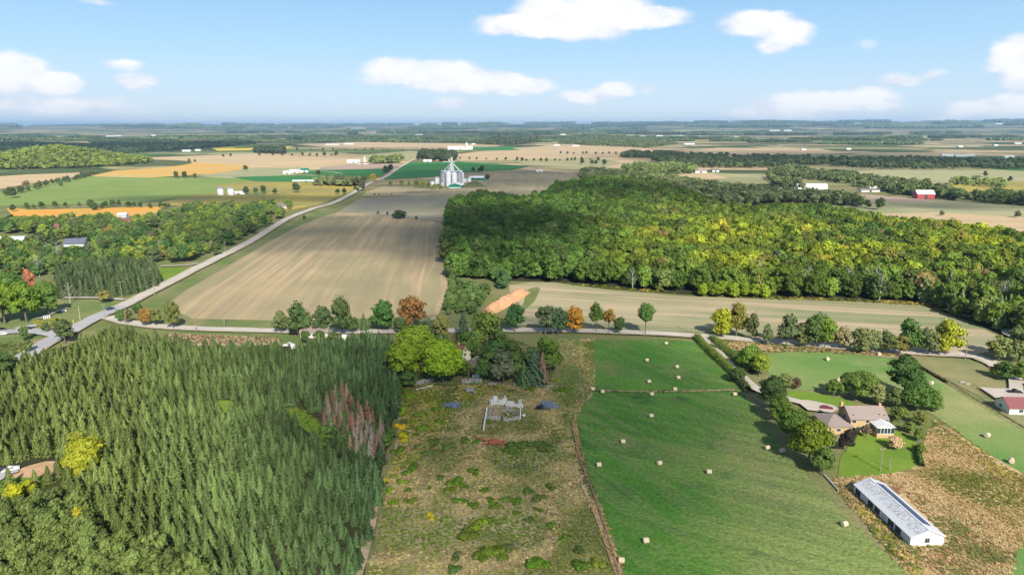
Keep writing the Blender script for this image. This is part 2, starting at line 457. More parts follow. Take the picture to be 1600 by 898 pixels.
M['pinksoil'] = field_mat('pink_soil', (0.36, 0.26, 0.20), (0.30, 0.24, 0.18), 0.004, fine=0.06)
M['orangesoil'] = field_mat('orange_soil', (0.50, 0.28, 0.13), (0.44, 0.25, 0.15), 0.1, c=(0.5, 0.34, 0.22), cth=(0.55, 0.7), cscale=0.3, fine=0.3, bump=0.4)
M['gravelroad'] = field_mat('gravel_road', (0.46, 0.41, 0.35), (0.40, 0.36, 0.31), 0.05, fine=0.08)
M['asphalt'] = field_mat('old_asphalt', (0.36, 0.355, 0.35), (0.31, 0.305, 0.31), 0.05, fine=0.08)
M['drive'] = field_mat('pale_driveway', (0.45, 0.40, 0.34), (0.39, 0.345, 0.29), 0.1, fine=0.06)
M['shoulder'] = field_mat('gravel_shoulder', (0.40, 0.34, 0.25), (0.28, 0.26, 0.16), 0.1, fine=0.2)
M['dirt'] = field_mat('dirt_track', (0.40, 0.29, 0.19), (0.30, 0.24, 0.14), 0.1, c=(0.15, 0.15, 0.07), fine=0.25)
M['bedding'] = field_mat('needle_litter', (0.46, 0.29, 0.17), (0.36, 0.24, 0.13), 0.2, fine=0.2)


def ground_mat():
    m = bpy.data.materials.new('countryside'); m.use_nodes = True
    t = NT(m.node_tree)
    g = t.new('ShaderNodeNewGeometry').outputs['Position']
    rot = t.new('ShaderNodeMapping', ins={0: g, 2: (0, 0, GRID), 3: (1 / 520.0, 1 / 330.0, 0)}).outputs[0]
    rot = t.vmath('ADD', rot, t.scale(t.noise(g, 0.0012, 2.0, 0.5, True), 0.35))
    vo = t.new('ShaderNodeTexVoronoi', distance='CHEBYCHEV', ins={'Vector': rot, 'Scale': 1.0, 'Randomness': 0.8})
    f = t.new('ShaderNodeSeparateColor', ins={0: vo.outputs['Color']}).outputs[0]
    mos = cramp(t, f, [(0.0, (0.07, 0.095, 0.04)), (0.22, (0.40, 0.30, 0.17)), (0.36, (0.10, 0.14, 0.05)), (0.46, (0.27, 0.25, 0.12)), (0.58, (0.08, 0.17, 0.05)), (0.68, (0.46, 0.35, 0.20)), (0.80, (0.10, 0.12, 0.05)), (0.92, (0.30, 0.29, 0.15))], 'CONSTANT')
    mos = t.scale(mos, t.ramp(t.noise(g, 0.01, 4.0, 0.6), 0.3, 0.7, 0.75, 1.2, False))
    edge = t.new('ShaderNodeTexVoronoi', feature='DISTANCE_TO_EDGE', ins={'Vector': rot, 'Scale': 1.0, 'Randomness': 0.8}).outputs[0]
    mos = t.mix(t.ramp(edge, 0.02, 0.05, 0.5, 0.0), mos, (0.05, 0.065, 0.03))
    y = t.new('ShaderNodeSeparateXYZ', ins={0: g}).outputs[1]
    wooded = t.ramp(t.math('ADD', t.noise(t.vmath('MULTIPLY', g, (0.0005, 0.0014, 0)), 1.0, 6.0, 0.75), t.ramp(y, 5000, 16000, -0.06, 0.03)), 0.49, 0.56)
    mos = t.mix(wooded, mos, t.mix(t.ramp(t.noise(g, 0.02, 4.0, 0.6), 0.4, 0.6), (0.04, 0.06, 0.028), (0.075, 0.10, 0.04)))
    near = t.mix(t.ramp(t.noise(g, 0.03, 4.0, 0.6), 0.35, 0.65), (0.13, 0.15, 0.05), (0.20, 0.185, 0.085))
    near = t.scale(near, t.ramp(t.noise(g, 0.9, 4.0, 0.7), 0.3, 0.7, 0.65, 1.35, False))
    c = t.mix(t.ramp(y, 1000, 1500), near, mos)
    p = t.new('ShaderNodeBsdfPrincipled', ins={'Base Color': c, 'Roughness': 0.97, 'Specular IOR Level': 0.05})
    t.l.new(p.outputs[0], t.new('ShaderNodeOutputMaterial').inputs[0])
    return m


# ------------------------------------------------------------------ terrain
def vnoise(x, y, s, seed=0):
    """smooth value noise, numpy"""
    x = np.asarray(x, float) / s; y = np.asarray(y, float) / s
    xi = np.floor(x).astype(np.int64); yi = np.floor(y).astype(np.int64)
    fx = x - xi; fy = y - yi
    fx = fx * fx * (3 - 2 * fx); fy = fy * fy * (3 - 2 * fy)
    def h(a, b):
        n = (a * 374761393 + b * 668265263 + seed * 974634777) & 0x7fffffff
        n = ((n ^ (n >> 13)) * 1274126177) & 0x7fffffff
        return ((n ^ (n >> 16)) & 0xffff) / 65535.0
    return (h(xi, yi) * (1 - fx) + h(xi + 1, yi) * fx) * (1 - fy) + (h(xi, yi + 1) * (1 - fx) + h(xi + 1, yi + 1) * fx) * fy


HILLC = (-1185.0, 1800.0)


def height(x, y):
    x = np.asarray(x, float); y = np.asarray(y, float)
    r = np.sqrt(x * x + y * y)
    k = np.clip((r - 4500) / 5000, 0, 1); k = k * k * (3 - 2 * k)
    h = k * (24 * vnoise(x, y, 2600, 1) + 10 * vnoise(x, y, 900, 2) - 10)
    k2 = np.clip((r - 9000) / 12000, 0, 1); k2 = k2 * k2 * (3 - 2 * k2)
    side = 0.5 + 0.5 * np.clip(x / 9000, -1, 1)
    h = h + k2 * (62 + 95 * side + 46 * vnoise(x, y, 4200, 3) + 20 * vnoise(x, y, 1500, 5))
    q = ((x - HILLC[0]) / 205) ** 2 + ((y - HILLC[1]) / 240) ** 2
    h = h + 40 * np.exp(-q * 1.9)
    return h


def terrain():
    ys = np.concatenate([[-3000, -1000, -200], np.arange(0, 1300, 100), np.arange(1300, 2400, 30), np.geomspace(2400, 46000, 110)])
    a = np.linspace(-1, 1, 221)
    nx = len(a); V = []
    for y in ys:
        hw = max(3000, abs(y) * 1.15 + 1200)
        xs = np.sign(a) * np.abs(a) ** 1.15 * hw
        V.append(np.stack([xs, np.full(nx, y), height(xs, np.full(nx, y))], 1))
    V = np.concatenate(V)
    i = np.arange(len(ys) - 1)[:, None] * nx + np.arange(nx - 1)[None, :]
    q = np.stack([i, i + 1, i + 1 + nx, i + nx], -1).reshape(-1, 4)
    me = mesh_np('ground', V, q, [ground_mat()])
    me.polygons.foreach_set('use_smooth', np.ones(len(q), bool))
    o = link('ground', me)
    put(o, 'broad farm countryside running out to wooded hills on the horizon', 'ground', kind='structure')


terrain()

# haze: one closed box of thin even air
hm = bpy.data.materials.new('haze'); hm.use_nodes = True
t = NT(hm.node_tree)
pv = t.new('ShaderNodeVolumePrincipled', ins={'Color': (0.46, 0.72, 1.0, 1), 'Density': 4.3e-5, 'Anisotropy': 0.1})
t.l.new(pv.outputs[0], t.new('ShaderNodeOutputMaterial').inputs['Volume'])
b = MB(); b.box(-60000, 60000, -3200, 46500, -30, 340)
hz = b.build('haze', hm)
put(hz, 'thin blue summer haze lying over the whole countryside', 'haze', kind='stuff')

# ------------------------------------------------------------------ fields
LAYER = [0]


def smooth_poly(P, it=2):
    for _ in range(it):
        Q = []
        for i in range(len(P)):
            a = P[i]; b_ = P[(i + 1) % len(P)]
            Q += [(a[0] * .75 + b_[0] * .25, a[1] * .75 + b_[1] * .25), (a[0] * .25 + b_[0] * .75, a[1] * .25 + b_[1] * .75)]
        P = Q
    return P


def sheet(name, pts, mat, label, z=None, cat='field', kind='structure'):
    LAYER[0] += 1
    z = 0.02 + 0.012 * LAYER[0] if z is None else z
    bm = bmesh.new()
    f = bm.faces.new([bm.verts.new((x, y, z)) for x, y in pts])
    bmesh.ops.triangulate(bm, faces=[f])
    bmesh.ops.recalc_face_normals(bm, faces=bm.faces[:])
    me = bpy.data.meshes.new(name); bm.to_mesh(me); bm.free()
    if me.polygons[0].normal.z < 0: me.flip_normals()
    me.materials.append(M[mat])
    return put(link(name, me), label, cat, kind=kind)


def field(name, px, mat, label, sm=0, cat='field'):
    P = [gp(u, v) for u, v in px]
    if sm:
        P = smooth_poly(P, sm)
        P = [(x + 1.2 * (vnoise(x, y, 7, 4) - .5) * min(1, 200 / max(y, 1)) * 2, y + 1.2 * (vnoise(x, y, 7, 9) - .5) * 2) for x, y in P]
    return sheet(name, P, mat, label, cat=cat)


F = field
# near ground
F('village_ground', [(-350, 330), (60, 322), (280, 328), (400, 330), (430, 350), (390, 378), (310, 415), (240, 450), (180, 470), (0, 470), (-350, 480)], 'verge', 'grassy ground under the village trees', 0, 'grass')
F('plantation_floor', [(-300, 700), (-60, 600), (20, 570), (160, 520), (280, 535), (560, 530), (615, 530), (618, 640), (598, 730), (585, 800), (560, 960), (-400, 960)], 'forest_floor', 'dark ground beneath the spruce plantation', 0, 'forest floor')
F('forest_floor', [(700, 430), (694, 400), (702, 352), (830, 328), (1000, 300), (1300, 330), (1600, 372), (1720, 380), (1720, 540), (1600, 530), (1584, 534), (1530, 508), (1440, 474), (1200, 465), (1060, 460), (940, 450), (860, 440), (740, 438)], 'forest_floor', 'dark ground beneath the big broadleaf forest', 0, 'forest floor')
F('weed_field', [(560, 905), (600, 800), (620, 700), (625, 600), (640, 590), (780, 600), (875, 600), (870, 530), (930, 528), (930, 905)], 'weeds', 'overgrown field of brown and green weeds between the spruces and the meadow', 1)
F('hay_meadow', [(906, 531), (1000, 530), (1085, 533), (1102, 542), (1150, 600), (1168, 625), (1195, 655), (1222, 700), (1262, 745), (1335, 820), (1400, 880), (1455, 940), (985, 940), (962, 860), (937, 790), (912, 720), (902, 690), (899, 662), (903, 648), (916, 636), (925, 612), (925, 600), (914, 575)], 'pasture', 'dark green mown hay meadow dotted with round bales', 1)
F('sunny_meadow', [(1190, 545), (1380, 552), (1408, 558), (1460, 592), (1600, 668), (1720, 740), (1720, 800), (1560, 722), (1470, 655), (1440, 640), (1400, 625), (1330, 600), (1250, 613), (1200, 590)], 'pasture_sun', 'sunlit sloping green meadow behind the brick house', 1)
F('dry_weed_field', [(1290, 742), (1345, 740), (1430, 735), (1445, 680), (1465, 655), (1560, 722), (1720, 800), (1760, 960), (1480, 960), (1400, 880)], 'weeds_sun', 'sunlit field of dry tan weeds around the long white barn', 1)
F('meadow_corner', [(1580, 880), (1590, 860), (1640, 830), (1740, 820), (1750, 940), (1582, 940)], 'pasture_sun', 'corner of bright green meadow beyond the dry weeds', 2)
F('house_lawn', [(1305, 745), (1308, 722), (1328, 690), (1345, 672), (1400, 670), (1428, 684), (1434, 700), (1440, 728), (1400, 738), (1345, 741), (1326, 750)], 'lawn', 'bright mown lawn behind the brick house', 2, 'lawn')
F('driveway_lawn', [(1228, 608), (1290, 616), (1340, 630), (1335, 640), (1290, 632), (1240, 622), (1225, 618)], 'lawn', 'narrow mown lawn along the pale driveway', 1, 'lawn')
F('dry_lawn', [(1398, 556), (1480, 558), (1515, 562), (1545, 572), (1600, 590), (1720, 640), (1720, 738), (1600, 667), (1505, 605), (1440, 578)], 'drylawn', 'mown olive brown paddock with a pale loop driveway', 1)
F('stubble_field', [(228, 488), (250, 474), (290, 450), (335, 424), (398, 388), (440, 363), (482, 341), (520, 329), (575, 334), (640, 341), (702, 349), (706, 372), (706, 398), (698, 420), (696, 440), (694, 470), (676, 492), (672, 503), (600, 507), (430, 513), (300, 511), (232, 500)], 'stubble', 'wide tan stubble field with long curving rows beside the road')
F('field_headland', [(205, 492), (265, 454), (322, 420), (396, 380), (450, 350), (500, 330), (560, 322), (500, 340), (470, 352), (420, 378), (345, 422), (290, 454), (258, 478), (300, 498), (430, 501), (600, 497), (676, 492), (672, 506), (600, 512), (430, 515), (300, 513), (228, 504)], 'verge', 'grassy green strip around the stubble field edge')
F('worn_track', [(686, 430), (692, 428), (703, 448), (700, 462), (688, 480), (683, 505), (672, 505), (680, 480), (692, 462), (690, 446)], 'dirt', 'bare pinkish dirt track between stubble field and thicket', 1, 'track')
F('strip_field', [(795, 446), (830, 441), (870, 442), (950, 453), (1060, 463), (1200, 467), (1330, 471), (1440, 477), (1480, 492), (1530, 512), (1584, 536), (1570, 543), (1530, 553), (1490, 552), (1400, 545), (1290, 533), (1180, 524), (1100, 520), (985, 515), (880, 510), (808, 508), (800, 490)], 'stubble_strip', 'pale stubble strip between the forest and the crossroad')
F('strip_margin', [(822, 452), (845, 447), (840, 465), (824, 480), (812, 500), (806, 498), (816, 478)], 'verge', 'green grassy bend at the end of the strip field', 1)
F('thicket_ground', [(692, 500), (700, 440), (740, 430), (800, 440), (770, 460), (745, 490), (745, 506)], 'verge', 'rough grass under the young thicket', 1, 'grass')
F('roadside_field', [(160, 505), (430, 514), (600, 519), (905, 519), (905, 600), (625, 602), (560, 540), (300, 545), (150, 560)], 'verge', 'rough grass around the farmyard south of the crossroad')
F('reed_strip', [(262, 521), (436, 527), (440, 540), (270, 540)], 'dirt', 'strip of brown weeds between crossroad and spruces')
F('hedgerow_verge', [(1090, 527), (1180, 526), (1300, 536), (1400, 548), (1482, 556), (1400, 560), (1290, 550), (1200, 549), (1140, 548)], 'dirt', 'brown verge under the roadside hedgerow')
F('corner_lawn', [(100, 500), (60, 520), (-60, 555), (-60, 470), (60, 468), (190, 468), (225, 470), (190, 484), (120, 508)], 'green_verge', 'green corner lawn beside the paved road', 0, 'lawn')
F('bank_lawn', [(-60, 530), (20, 528), (95, 524), (84, 540), (30, 565), (-60, 620)], 'verge', 'grass bank below the side street')
F('roadside_paddock', [(250, 418), (310, 418), (295, 428), (262, 444), (252, 440)], 'lawn', 'small green paddock beside the road', 0, 'lawn')
F('village_lawn', [(50, 392), (80, 386), (100, 388), (95, 400), (60, 402)], 'lawn', 'sunny lawn in front of the white village house', 0, 'lawn')
F('lane_grass', [(440, 640), (470, 636), (500, 660), (515, 690), (500, 700), (480, 672), (450, 656)], 'lawn', 'bright grass lane opening among the spruces', 1, 'grass')
F('clearing_grass', [(330, 632), (350, 626), (385, 632), (388, 645), (345, 645)], 'lawn', 'small grassy clearing inside the plantation', 1, 'grass')
F('camp_clearing', [(-40, 742), (20, 735), (60, 722), (110, 722), (100, 735), (75, 748), (20, 760), (-40, 790)], 'bedding', 'reddish needle-covered clearing edged by grass', 1, 'clearing')
F('camp_lawn', [(-40, 760), (20, 748), (45, 745), (85, 741), (80, 750), (20, 764), (-40, 810)], 'lawn', 'bright strip of lawn below the needle-covered clearing', 1, 'lawn')
F('edge_track', [(590, 770), (597, 770), (590, 820), (572, 905), (556, 905), (575, 830)], 'dirt', 'narrow dirt track along the plantation edge', 1, 'track')
F('fence_track', [(893, 660), (898, 664), (908, 720), (932, 790), (958, 860), (975, 905), (962, 905), (945, 850), (918, 780), (900, 715)], 'dirt', 'worn brown strip along the meadow fence', 1, 'track')
F('meadow_divider', [(925, 609), (1000, 612), (1080, 611), (1150, 609), (1150, 611), (1080, 613), (1000, 614), (925, 611)], 'weeds', 'thin brown unmown line across the hay meadow', 0, 'grass')
# middle and far fields
F('grey_stubble', [(530, 330), (560, 312), (640, 306), (800, 316), (828, 322), (790, 330), (700, 348), (610, 338)], 'brownfield2', 'grey brown harvested field above the big stubble field')
F('brown_field', [(572, 300), (600, 291), (680, 296), (760, 292), (720, 270), (830, 266), (905, 272), (930, 290), (870, 302), (828, 322), (800, 316), (640, 306), (566, 307)], 'brownfield', 'large shaded brown field around the grain elevator')
F('brown_margin', [(800, 316), (828, 322), (835, 305), (870, 302), (930, 292), (900, 290), (838, 300)], 'green3', 'pale green margin beside the forest')
F('bright_field', [(-200, 300), (0, 300), (50, 288), (150, 274), (300, 278), (460, 275), (480, 284), (420, 292), (330, 305), (200, 318), (40, 322), (-200, 330)], 'green1', 'long bright green crop field beyond the village trees')
F('mustard_field', [(300, 306), (420, 292), (530, 288), (555, 297), (500, 320), (440, 332), (330, 325), (240, 320)], 'mustard', 'mottled mustard field left of the road')
F('mustard_field', [(330, 290), (400, 282), (500, 286), (570, 288), (555, 296), (470, 297), (380, 299)], 'mustard', 'golden field below the row of silver trees')
F('orange_field', [(10, 326), (60, 328), (150, 326), (260, 323), (245, 331), (180, 335), (100, 340), (20, 338)], 'orange', 'orange ripe field in front of the bright green crop')
F('orange_field', [(150, 338), (170, 330), (215, 330), (248, 328), (245, 334), (180, 341)], 'ochre', 'small golden strip beside the orange field')
F('pale_field', [(-100, 285), (0, 276), (140, 266), (148, 273), (60, 285), (0, 296), (-100, 305)], 'farTan', 'pale cut field at the foot of the wooded hill')
F('far_stubble_field', [(215, 247), (400, 240), (520, 248), (560, 258), (520, 268), (440, 273), (300, 256)], 'farTan', 'tan field in the middle distance')
F('ochre_field', [(138, 276), (175, 268), (214, 252), (300, 254), (392, 259), (372, 268), (320, 273), (230, 278)], 'ochre', 'golden ripe field beside the wooded hill')
F('far_pale_crop', [(300, 276), (400, 262), (470, 262), (460, 275), (380, 280)], 'green3', 'pale striped field left of the small farm')
F('pink_field', [(500, 262), (560, 255), (625, 256), (620, 262), (560, 266), (500, 266)], 'pinksoil', 'pinkish ploughed field near the far barn')
F('deep_green_field', [(480, 266), (560, 265), (615, 264), (595, 277), (520, 275), (470, 272)], 'green2', 'deep green field left of the road')
F('deep_green_field', [(360, 277), (470, 274), (590, 278), (565, 283), (470, 285), (400, 284)], 'green2', 'thin deep green field behind the silver trees')
F('deep_green_field', [(640, 254), (720, 253), (830, 260), (800, 266), (720, 270), (690, 276), (600, 281), (615, 268)], 'green2', 'deep green field behind the grain elevator')
F('far_corn_field', [(700, 243), (780, 233), (900, 235), (930, 246), (860, 250), (720, 252)], 'farTan', 'pinkish tan field behind the long white barn')
F('far_corn_field', [(560, 243), (640, 236), (700, 240), (690, 250), (600, 252)], 'farTanGreen', 'mottled field beyond the far barn')
F('far_green_field', [(690, 231), (800, 229), (860, 234), (760, 236)], 'green2', 'thin far green field under the dark woods')
F('far_corn_field', [(800, 250), (930, 247), (970, 254), (920, 268), (830, 262)], 'farTanGreen', 'olive field left of the far tree line')
F('far_corn_field', [(800, 232), (880, 226), (1000, 230), (1040, 240), (940, 246), (860, 245)], 'farTan', 'sunlit tan field in the far middle')
F('yellow_field', [(330, 231), (400, 228), (460, 229), (440, 234), (340, 236)], 'yellowcrop', 'bright yellow field far beyond the village')
F('far_tan_field', [(460, 226), (560, 222), (700, 224), (800, 226), (700, 231), (520, 231)], 'farTan', 'thin tan strip on the far plain')
F('far_tan_field', [(1060, 240), (1120, 231), (1280, 233), (1330, 240), (1200, 243)], 'farTan', 'sandy field beyond the dark wood')
F('far_tan_field', [(860, 222), (900, 216), (960, 222), (920, 226)], 'farTan', 'far tan field beside the low wood')
F('right_far_field', [(1320, 268), (1400, 266), (1600, 268), (1720, 270), (1720, 284), (1600, 284), (1440, 288), (1380, 282)], 'green3', 'pale green field beyond the red barn')
F('right_far_field', [(1480, 286), (1600, 284), (1720, 288), (1720, 305), (1600, 308), (1500, 300)], 'mustard', 'golden rough ground beyond the red barn')
F('middle_pale_field', [(1010, 274), (1110, 271), (1140, 280), (1060, 282), (1000, 280)], 'farTan', 'small pale field behind the forest')
F('red_barn_field', [(1210, 292), (1280, 300), (1440, 312), (1600, 322), (1720, 330), (1720, 378), (1600, 368), (1500, 348), (1400, 342), (1300, 325), (1240, 318)], 'green3', 'wide pale field in front of the red barn')
F('red_barn_soil', [(1230, 295), (1300, 299), (1450, 313), (1440, 317), (1330, 315), (1250, 305)], 'pinksoil', 'bare pinkish strip in front of the red barn')
F('red_barn_stubble', [(1340, 335), (1460, 333), (1600, 340), (1720, 345), (1720, 378), (1600, 368), (1500, 350), (1400, 345)], 'farTan', 'sunlit stubble behind the forest edge')
F('dark_soil_field', [(740, 308), (800, 305), (830, 306), (828, 312), (760, 311)], 'brownfield', 'long thin brown strip')

# ------------------------------------------------------------------ roads
def path_px(px):
    return [Vector(gp(u, v)) for u, v in px]


def resample(P, step=8.0):
    # Catmull-Rom through the points
    P = [Vector(p) for p in P]
    Q = []
    for i in range(len(P) - 1):
        p0 = P[max(i - 1, 0)]; p1 = P[i]; p2 = P[i + 1]; p3 = P[min(i + 2, len(P) - 1)]
        n = max(2, int((p2 - p1).length / step))
        for k in range(n):
            t_ = k / n
            Q.append(0.5 * ((2 * p1) + (p2 - p0) * t_ + (2 * p0 - 5 * p1 + 4 * p2 - p3) * t_ ** 2 + (3 * p1 - p0 - 3 * p2 + p3) * t_ ** 3))
    Q.append(P[-1])
    return Q


def ribbon(name, px, wdt, mat, label, z, cat='road', step=8, wob=0.0, off=0.0):
    Q = resample(path_px(px), step)
    V = []; n = len(Q)
    for i, p in enumerate(Q):
        d = (Q[min(i + 1, n - 1)] - Q[max(i - 1, 0)]).normalized(); s = Vector((-d.y, d.x))
        w1 = wdt / 2 + wob * (random.random() - .5); w2 = wdt / 2 + wob * (random.random() - .5)
        a = p + s * (off + w1); c = p + s * (off - w2)
        V += [(a.x, a.y, z), (c.x, c.y, z)]
    q = [(2 * i, 2 * i + 1, 2 * i + 3, 2 * i + 2) for i in range(n - 1)]
    me = mesh_np(name, V, q, [M[mat]])
    if me.polygons[0].normal.z < 0: me.flip_normals()
    return put(link(name, me), label, cat, kind='structure')


ROAD1 = [(-60, 606), (37, 560), (75, 536), (108, 520), (150, 498), (190, 480), (250, 450), (313, 417.5), (388, 380), (425, 357), (455, 340), (495, 325), (518, 319), (550, 303), (580, 285.5), (600, 278), (626, 261), (648, 248)]
ROAD2 = [(168, 497), (195, 505), (240, 511), (300, 515), (400, 518), (500, 520), (620, 520), (760, 518), (870, 518), (985, 521), (1083, 526), (1180, 533), (1300, 543), (1400, 551), (1488, 556), (1523, 559), (1545, 567), (1560, 576)]
ribbon('road_shoulder', ROAD1, 9.5, 'shoulder', 'gravel shoulder of the long country road', 0.90, wob=0.8)
ribbon('road', ROAD1[:6], 7.6, 'asphalt', 'paved grey stretch of road by the corner lawn', 0.93)
ribbon('road', ROAD1[5:], 6.6, 'gravelroad', 'long pale country road running to the horizon', 0.925)
ribbon('road_shoulder', ROAD2, 8.0, 'shoulder', 'weedy shoulder of the crossroad', 0.89, wob=0.8)
ribbon('road', ROAD2, 5.2, 'gravelroad', 'pale gravel crossroad behind the roadside trees', 0.935)
ribbon('side_street', [(-60, 526), (20, 520), (50, 519), (80, 523), (98, 527)], 7.5, 'asphalt', 'paved side street joining the road', 0.92)
ribbon('side_street_mouth', [(25, 516), (40, 513), (58, 510)], 5.0, 'asphalt', 'short paved pull-off above the side street', 0.91)
ribbon('driveway', [(1104, 527), (1112, 540), (1135, 568), (1160, 592), (1180, 609), (1200, 618), (1230, 626), (1262, 634), (1285, 641)], 4.2, 'drive', 'pale driveway curving to the brick house', 0.95)
F_PAD = [(1243, 629), (1262, 628), (1300, 636), (1312, 641), (1300, 648), (1262, 644)]
sheet('driveway_pad', [gp(*p) for p in F_PAD], 'drive', 'pale parking pad beside the brick garage', 0.96, 'driveway')
ribbon('driveway', [(1556, 574), (1575, 580), (1583, 590), (1586, 600), (1588, 622)], 4.4, 'drive', 'pale driveway running down to the red roofed building', 0.95)
ribbon('driveway', [(1586, 592), (1600, 600), (1640, 612)], 4.4, 'drive', 'branch of pale driveway leaving the red roofed building', 0.955)
sheet('concrete_yard', [gp(*p) for p in [(1529, 608), (1555, 610), (1579, 610), (1602, 614), (1640, 620), (1640, 640), (1570, 634), (1556, 626)]], 'drive', 'pale concrete yard beside the red roofed building', 0.96, 'yard')
ribbon('field_lane', [(1650, 500), (1600, 508), (1576, 517), (1572, 523), (1600, 535)], 4.0, 'drive', 'pale lane at the forest corner', 0.97)
ribbon('farm_lane', [(100, 467), (150, 467), (195, 470)], 3.0, 'drive', 'pale lane along the foot of the conifer block', 0.97)
ribbon('farm_lane', [(252, 417), (290, 416), (310, 413)], 3.0, 'drive', 'pale lane beside the small paddock', 0.975)
ribbon('farm_lane', [(60, 500), (85, 490), (105, 483)], 3.0, 'drive', 'pale path between white posts', 0.98)
ribbon('camp_lane', [(-60, 790), (-20, 762), (8, 744), (28, 737)], 4.0, 'asphalt', 'grey lane entering the needle-covered clearing', 0.98)
ribbon('farm_lane', [(445, 271), (500, 268), (535, 272)], 7.0, 'drive', 'pale lane leading to the small farm', 0.98)

# orange soil bank beside the strip field
def soil_bank():
    a = Vector(gp(748, 492)); c = Vector(gp(812, 455))
    d = (c - a).normalized(); s = Vector((d.y, -d.x)); L = (c - a).length
    ny, nxx = 60, 12
    V = []; q = []
    for i in range(ny + 1):
        for j in range(nxx + 1):
            t_ = i / ny; h = (j / nxx - 0.5) * 2
            prof = max(0, 1 - abs(h) ** 1.6) * min(1, t_ * 8, (1 - t_) * 8)
            p = a + d * (t_ * L) + s * (h * 5.5 * (0.7 + 0.3 * math.sin(t_ * 3)) + 3.5)
            V.append((p.x, p.y, 0.3 + prof * (3.2 + 1.6 * float(vnoise(p.x, p.y, 3.0, 8)))))
    for i in range(ny):
        for j in range(nxx):
            k = i * (nxx + 1) + j; q.append((k, k + 1, k + nxx + 2, k + nxx + 1))
    me = mesh_np('soil_bank', V, q, [M['orangesoil']])
    put(link('soil_bank', me), 'long heap of bright orange soil at the end of the strip field', 'soil heap')


soil_bank()

# ------------------------------------------------------------------ vegetation meshes (height 1 unless said)
def rnd_dirs(rng, n):
    v = rng.normal(size=(n, 3)); return v / np.linalg.norm(v, axis=1, keepdims=True)


def quads_at(rng, P, N, size, aspect=1.0, along=None):
    """kite-shaped leaf faces at points P with normals N"""
    n = len(P)
    N = N / np.maximum(np.linalg.norm(N, axis=1, keepdims=True), 1e-6)
    A = rnd_dirs(rng, n) if along is None else along
    A = A - N * (A * N).sum(1, keepdims=True); A /= np.maximum(np.linalg.norm(A, axis=1, keepdims=True), 1e-6)
    B = np.cross(N, A)
    s = (size * (0.7 + 0.6 * rng.random(n)))[:, None] * 0.5
    j = lambda: 0.75 + 0.5 * rng.random((n, 1))
    c = [P + A * s * j(), P + B * s * aspect * j(), P - A * s * j(), P - B * s * aspect * j()]
    V = np.stack(c, 1).reshape(-1, 3)
    Q = np.arange(4 * n).reshape(-1, 4)
    return V, Q


def icos(sub=1):
    bm = bmesh.new(); bmesh.ops.create_icosphere(bm, subdivisions=sub, radius=1.0)
    v = np.array([x.co[:] for x in bm.verts]); f = np.array([[x.index for x in fc.verts] for fc in bm.faces]); bm.free()
    return v, f


ICO_V, ICO_F = icos(2)


def tube_np(rng, pts, rads, n=5):
    V = []; Q = []
    pts = [Vector(p) for p in pts]
    for i, p in enumerate(pts):
        d = (pts[min(i + 1, len(pts) - 1)] - pts[max(i - 1, 0)]).normalized()
        a = d.orthogonal().normalized(); b_ = d.cross(a)
        for k in range(n):
            an = 6.28319 * k / n
            V.append(p + a * rads[i] * math.cos(an) + b_ * rads[i] * math.sin(an))
    for i in range(len(pts) - 1):
        for k in range(n):
            Q.append((i * n + k, i * n + (k + 1) % n, (i + 1) * n + (k + 1) % n, (i + 1) * n + k))
    return np.array([v[:] for v in V]), np.array(Q)


def leaf_mesh(name, parts_q, core=None, mat='leaf', lv=None, seed=0):
    """parts_q: list of (V, Q, leafv-per-face); core: (V, T)"""
    V = []; Q = []; L = []; off = 0
    for (v, q, l) in parts_q:
        V.append(v); Q.append(q + off); L.append(l); off += len(v)
    T = None
    if core is not None:
        T = []
        for (v, f, l) in core:
            V.append(v); T.append(f + off); off += len(v); L.append(l)
        T = np.concatenate(T)
    me = mesh_np(name, np.concatenate(V), np.concatenate(Q), [M[mat]], tris=T)
    at = me.attributes.new('leafv', 'FLOAT', 'FACE')
    at.data.foreach_set('value', np.concatenate(L).astype(np.float32))
    return me


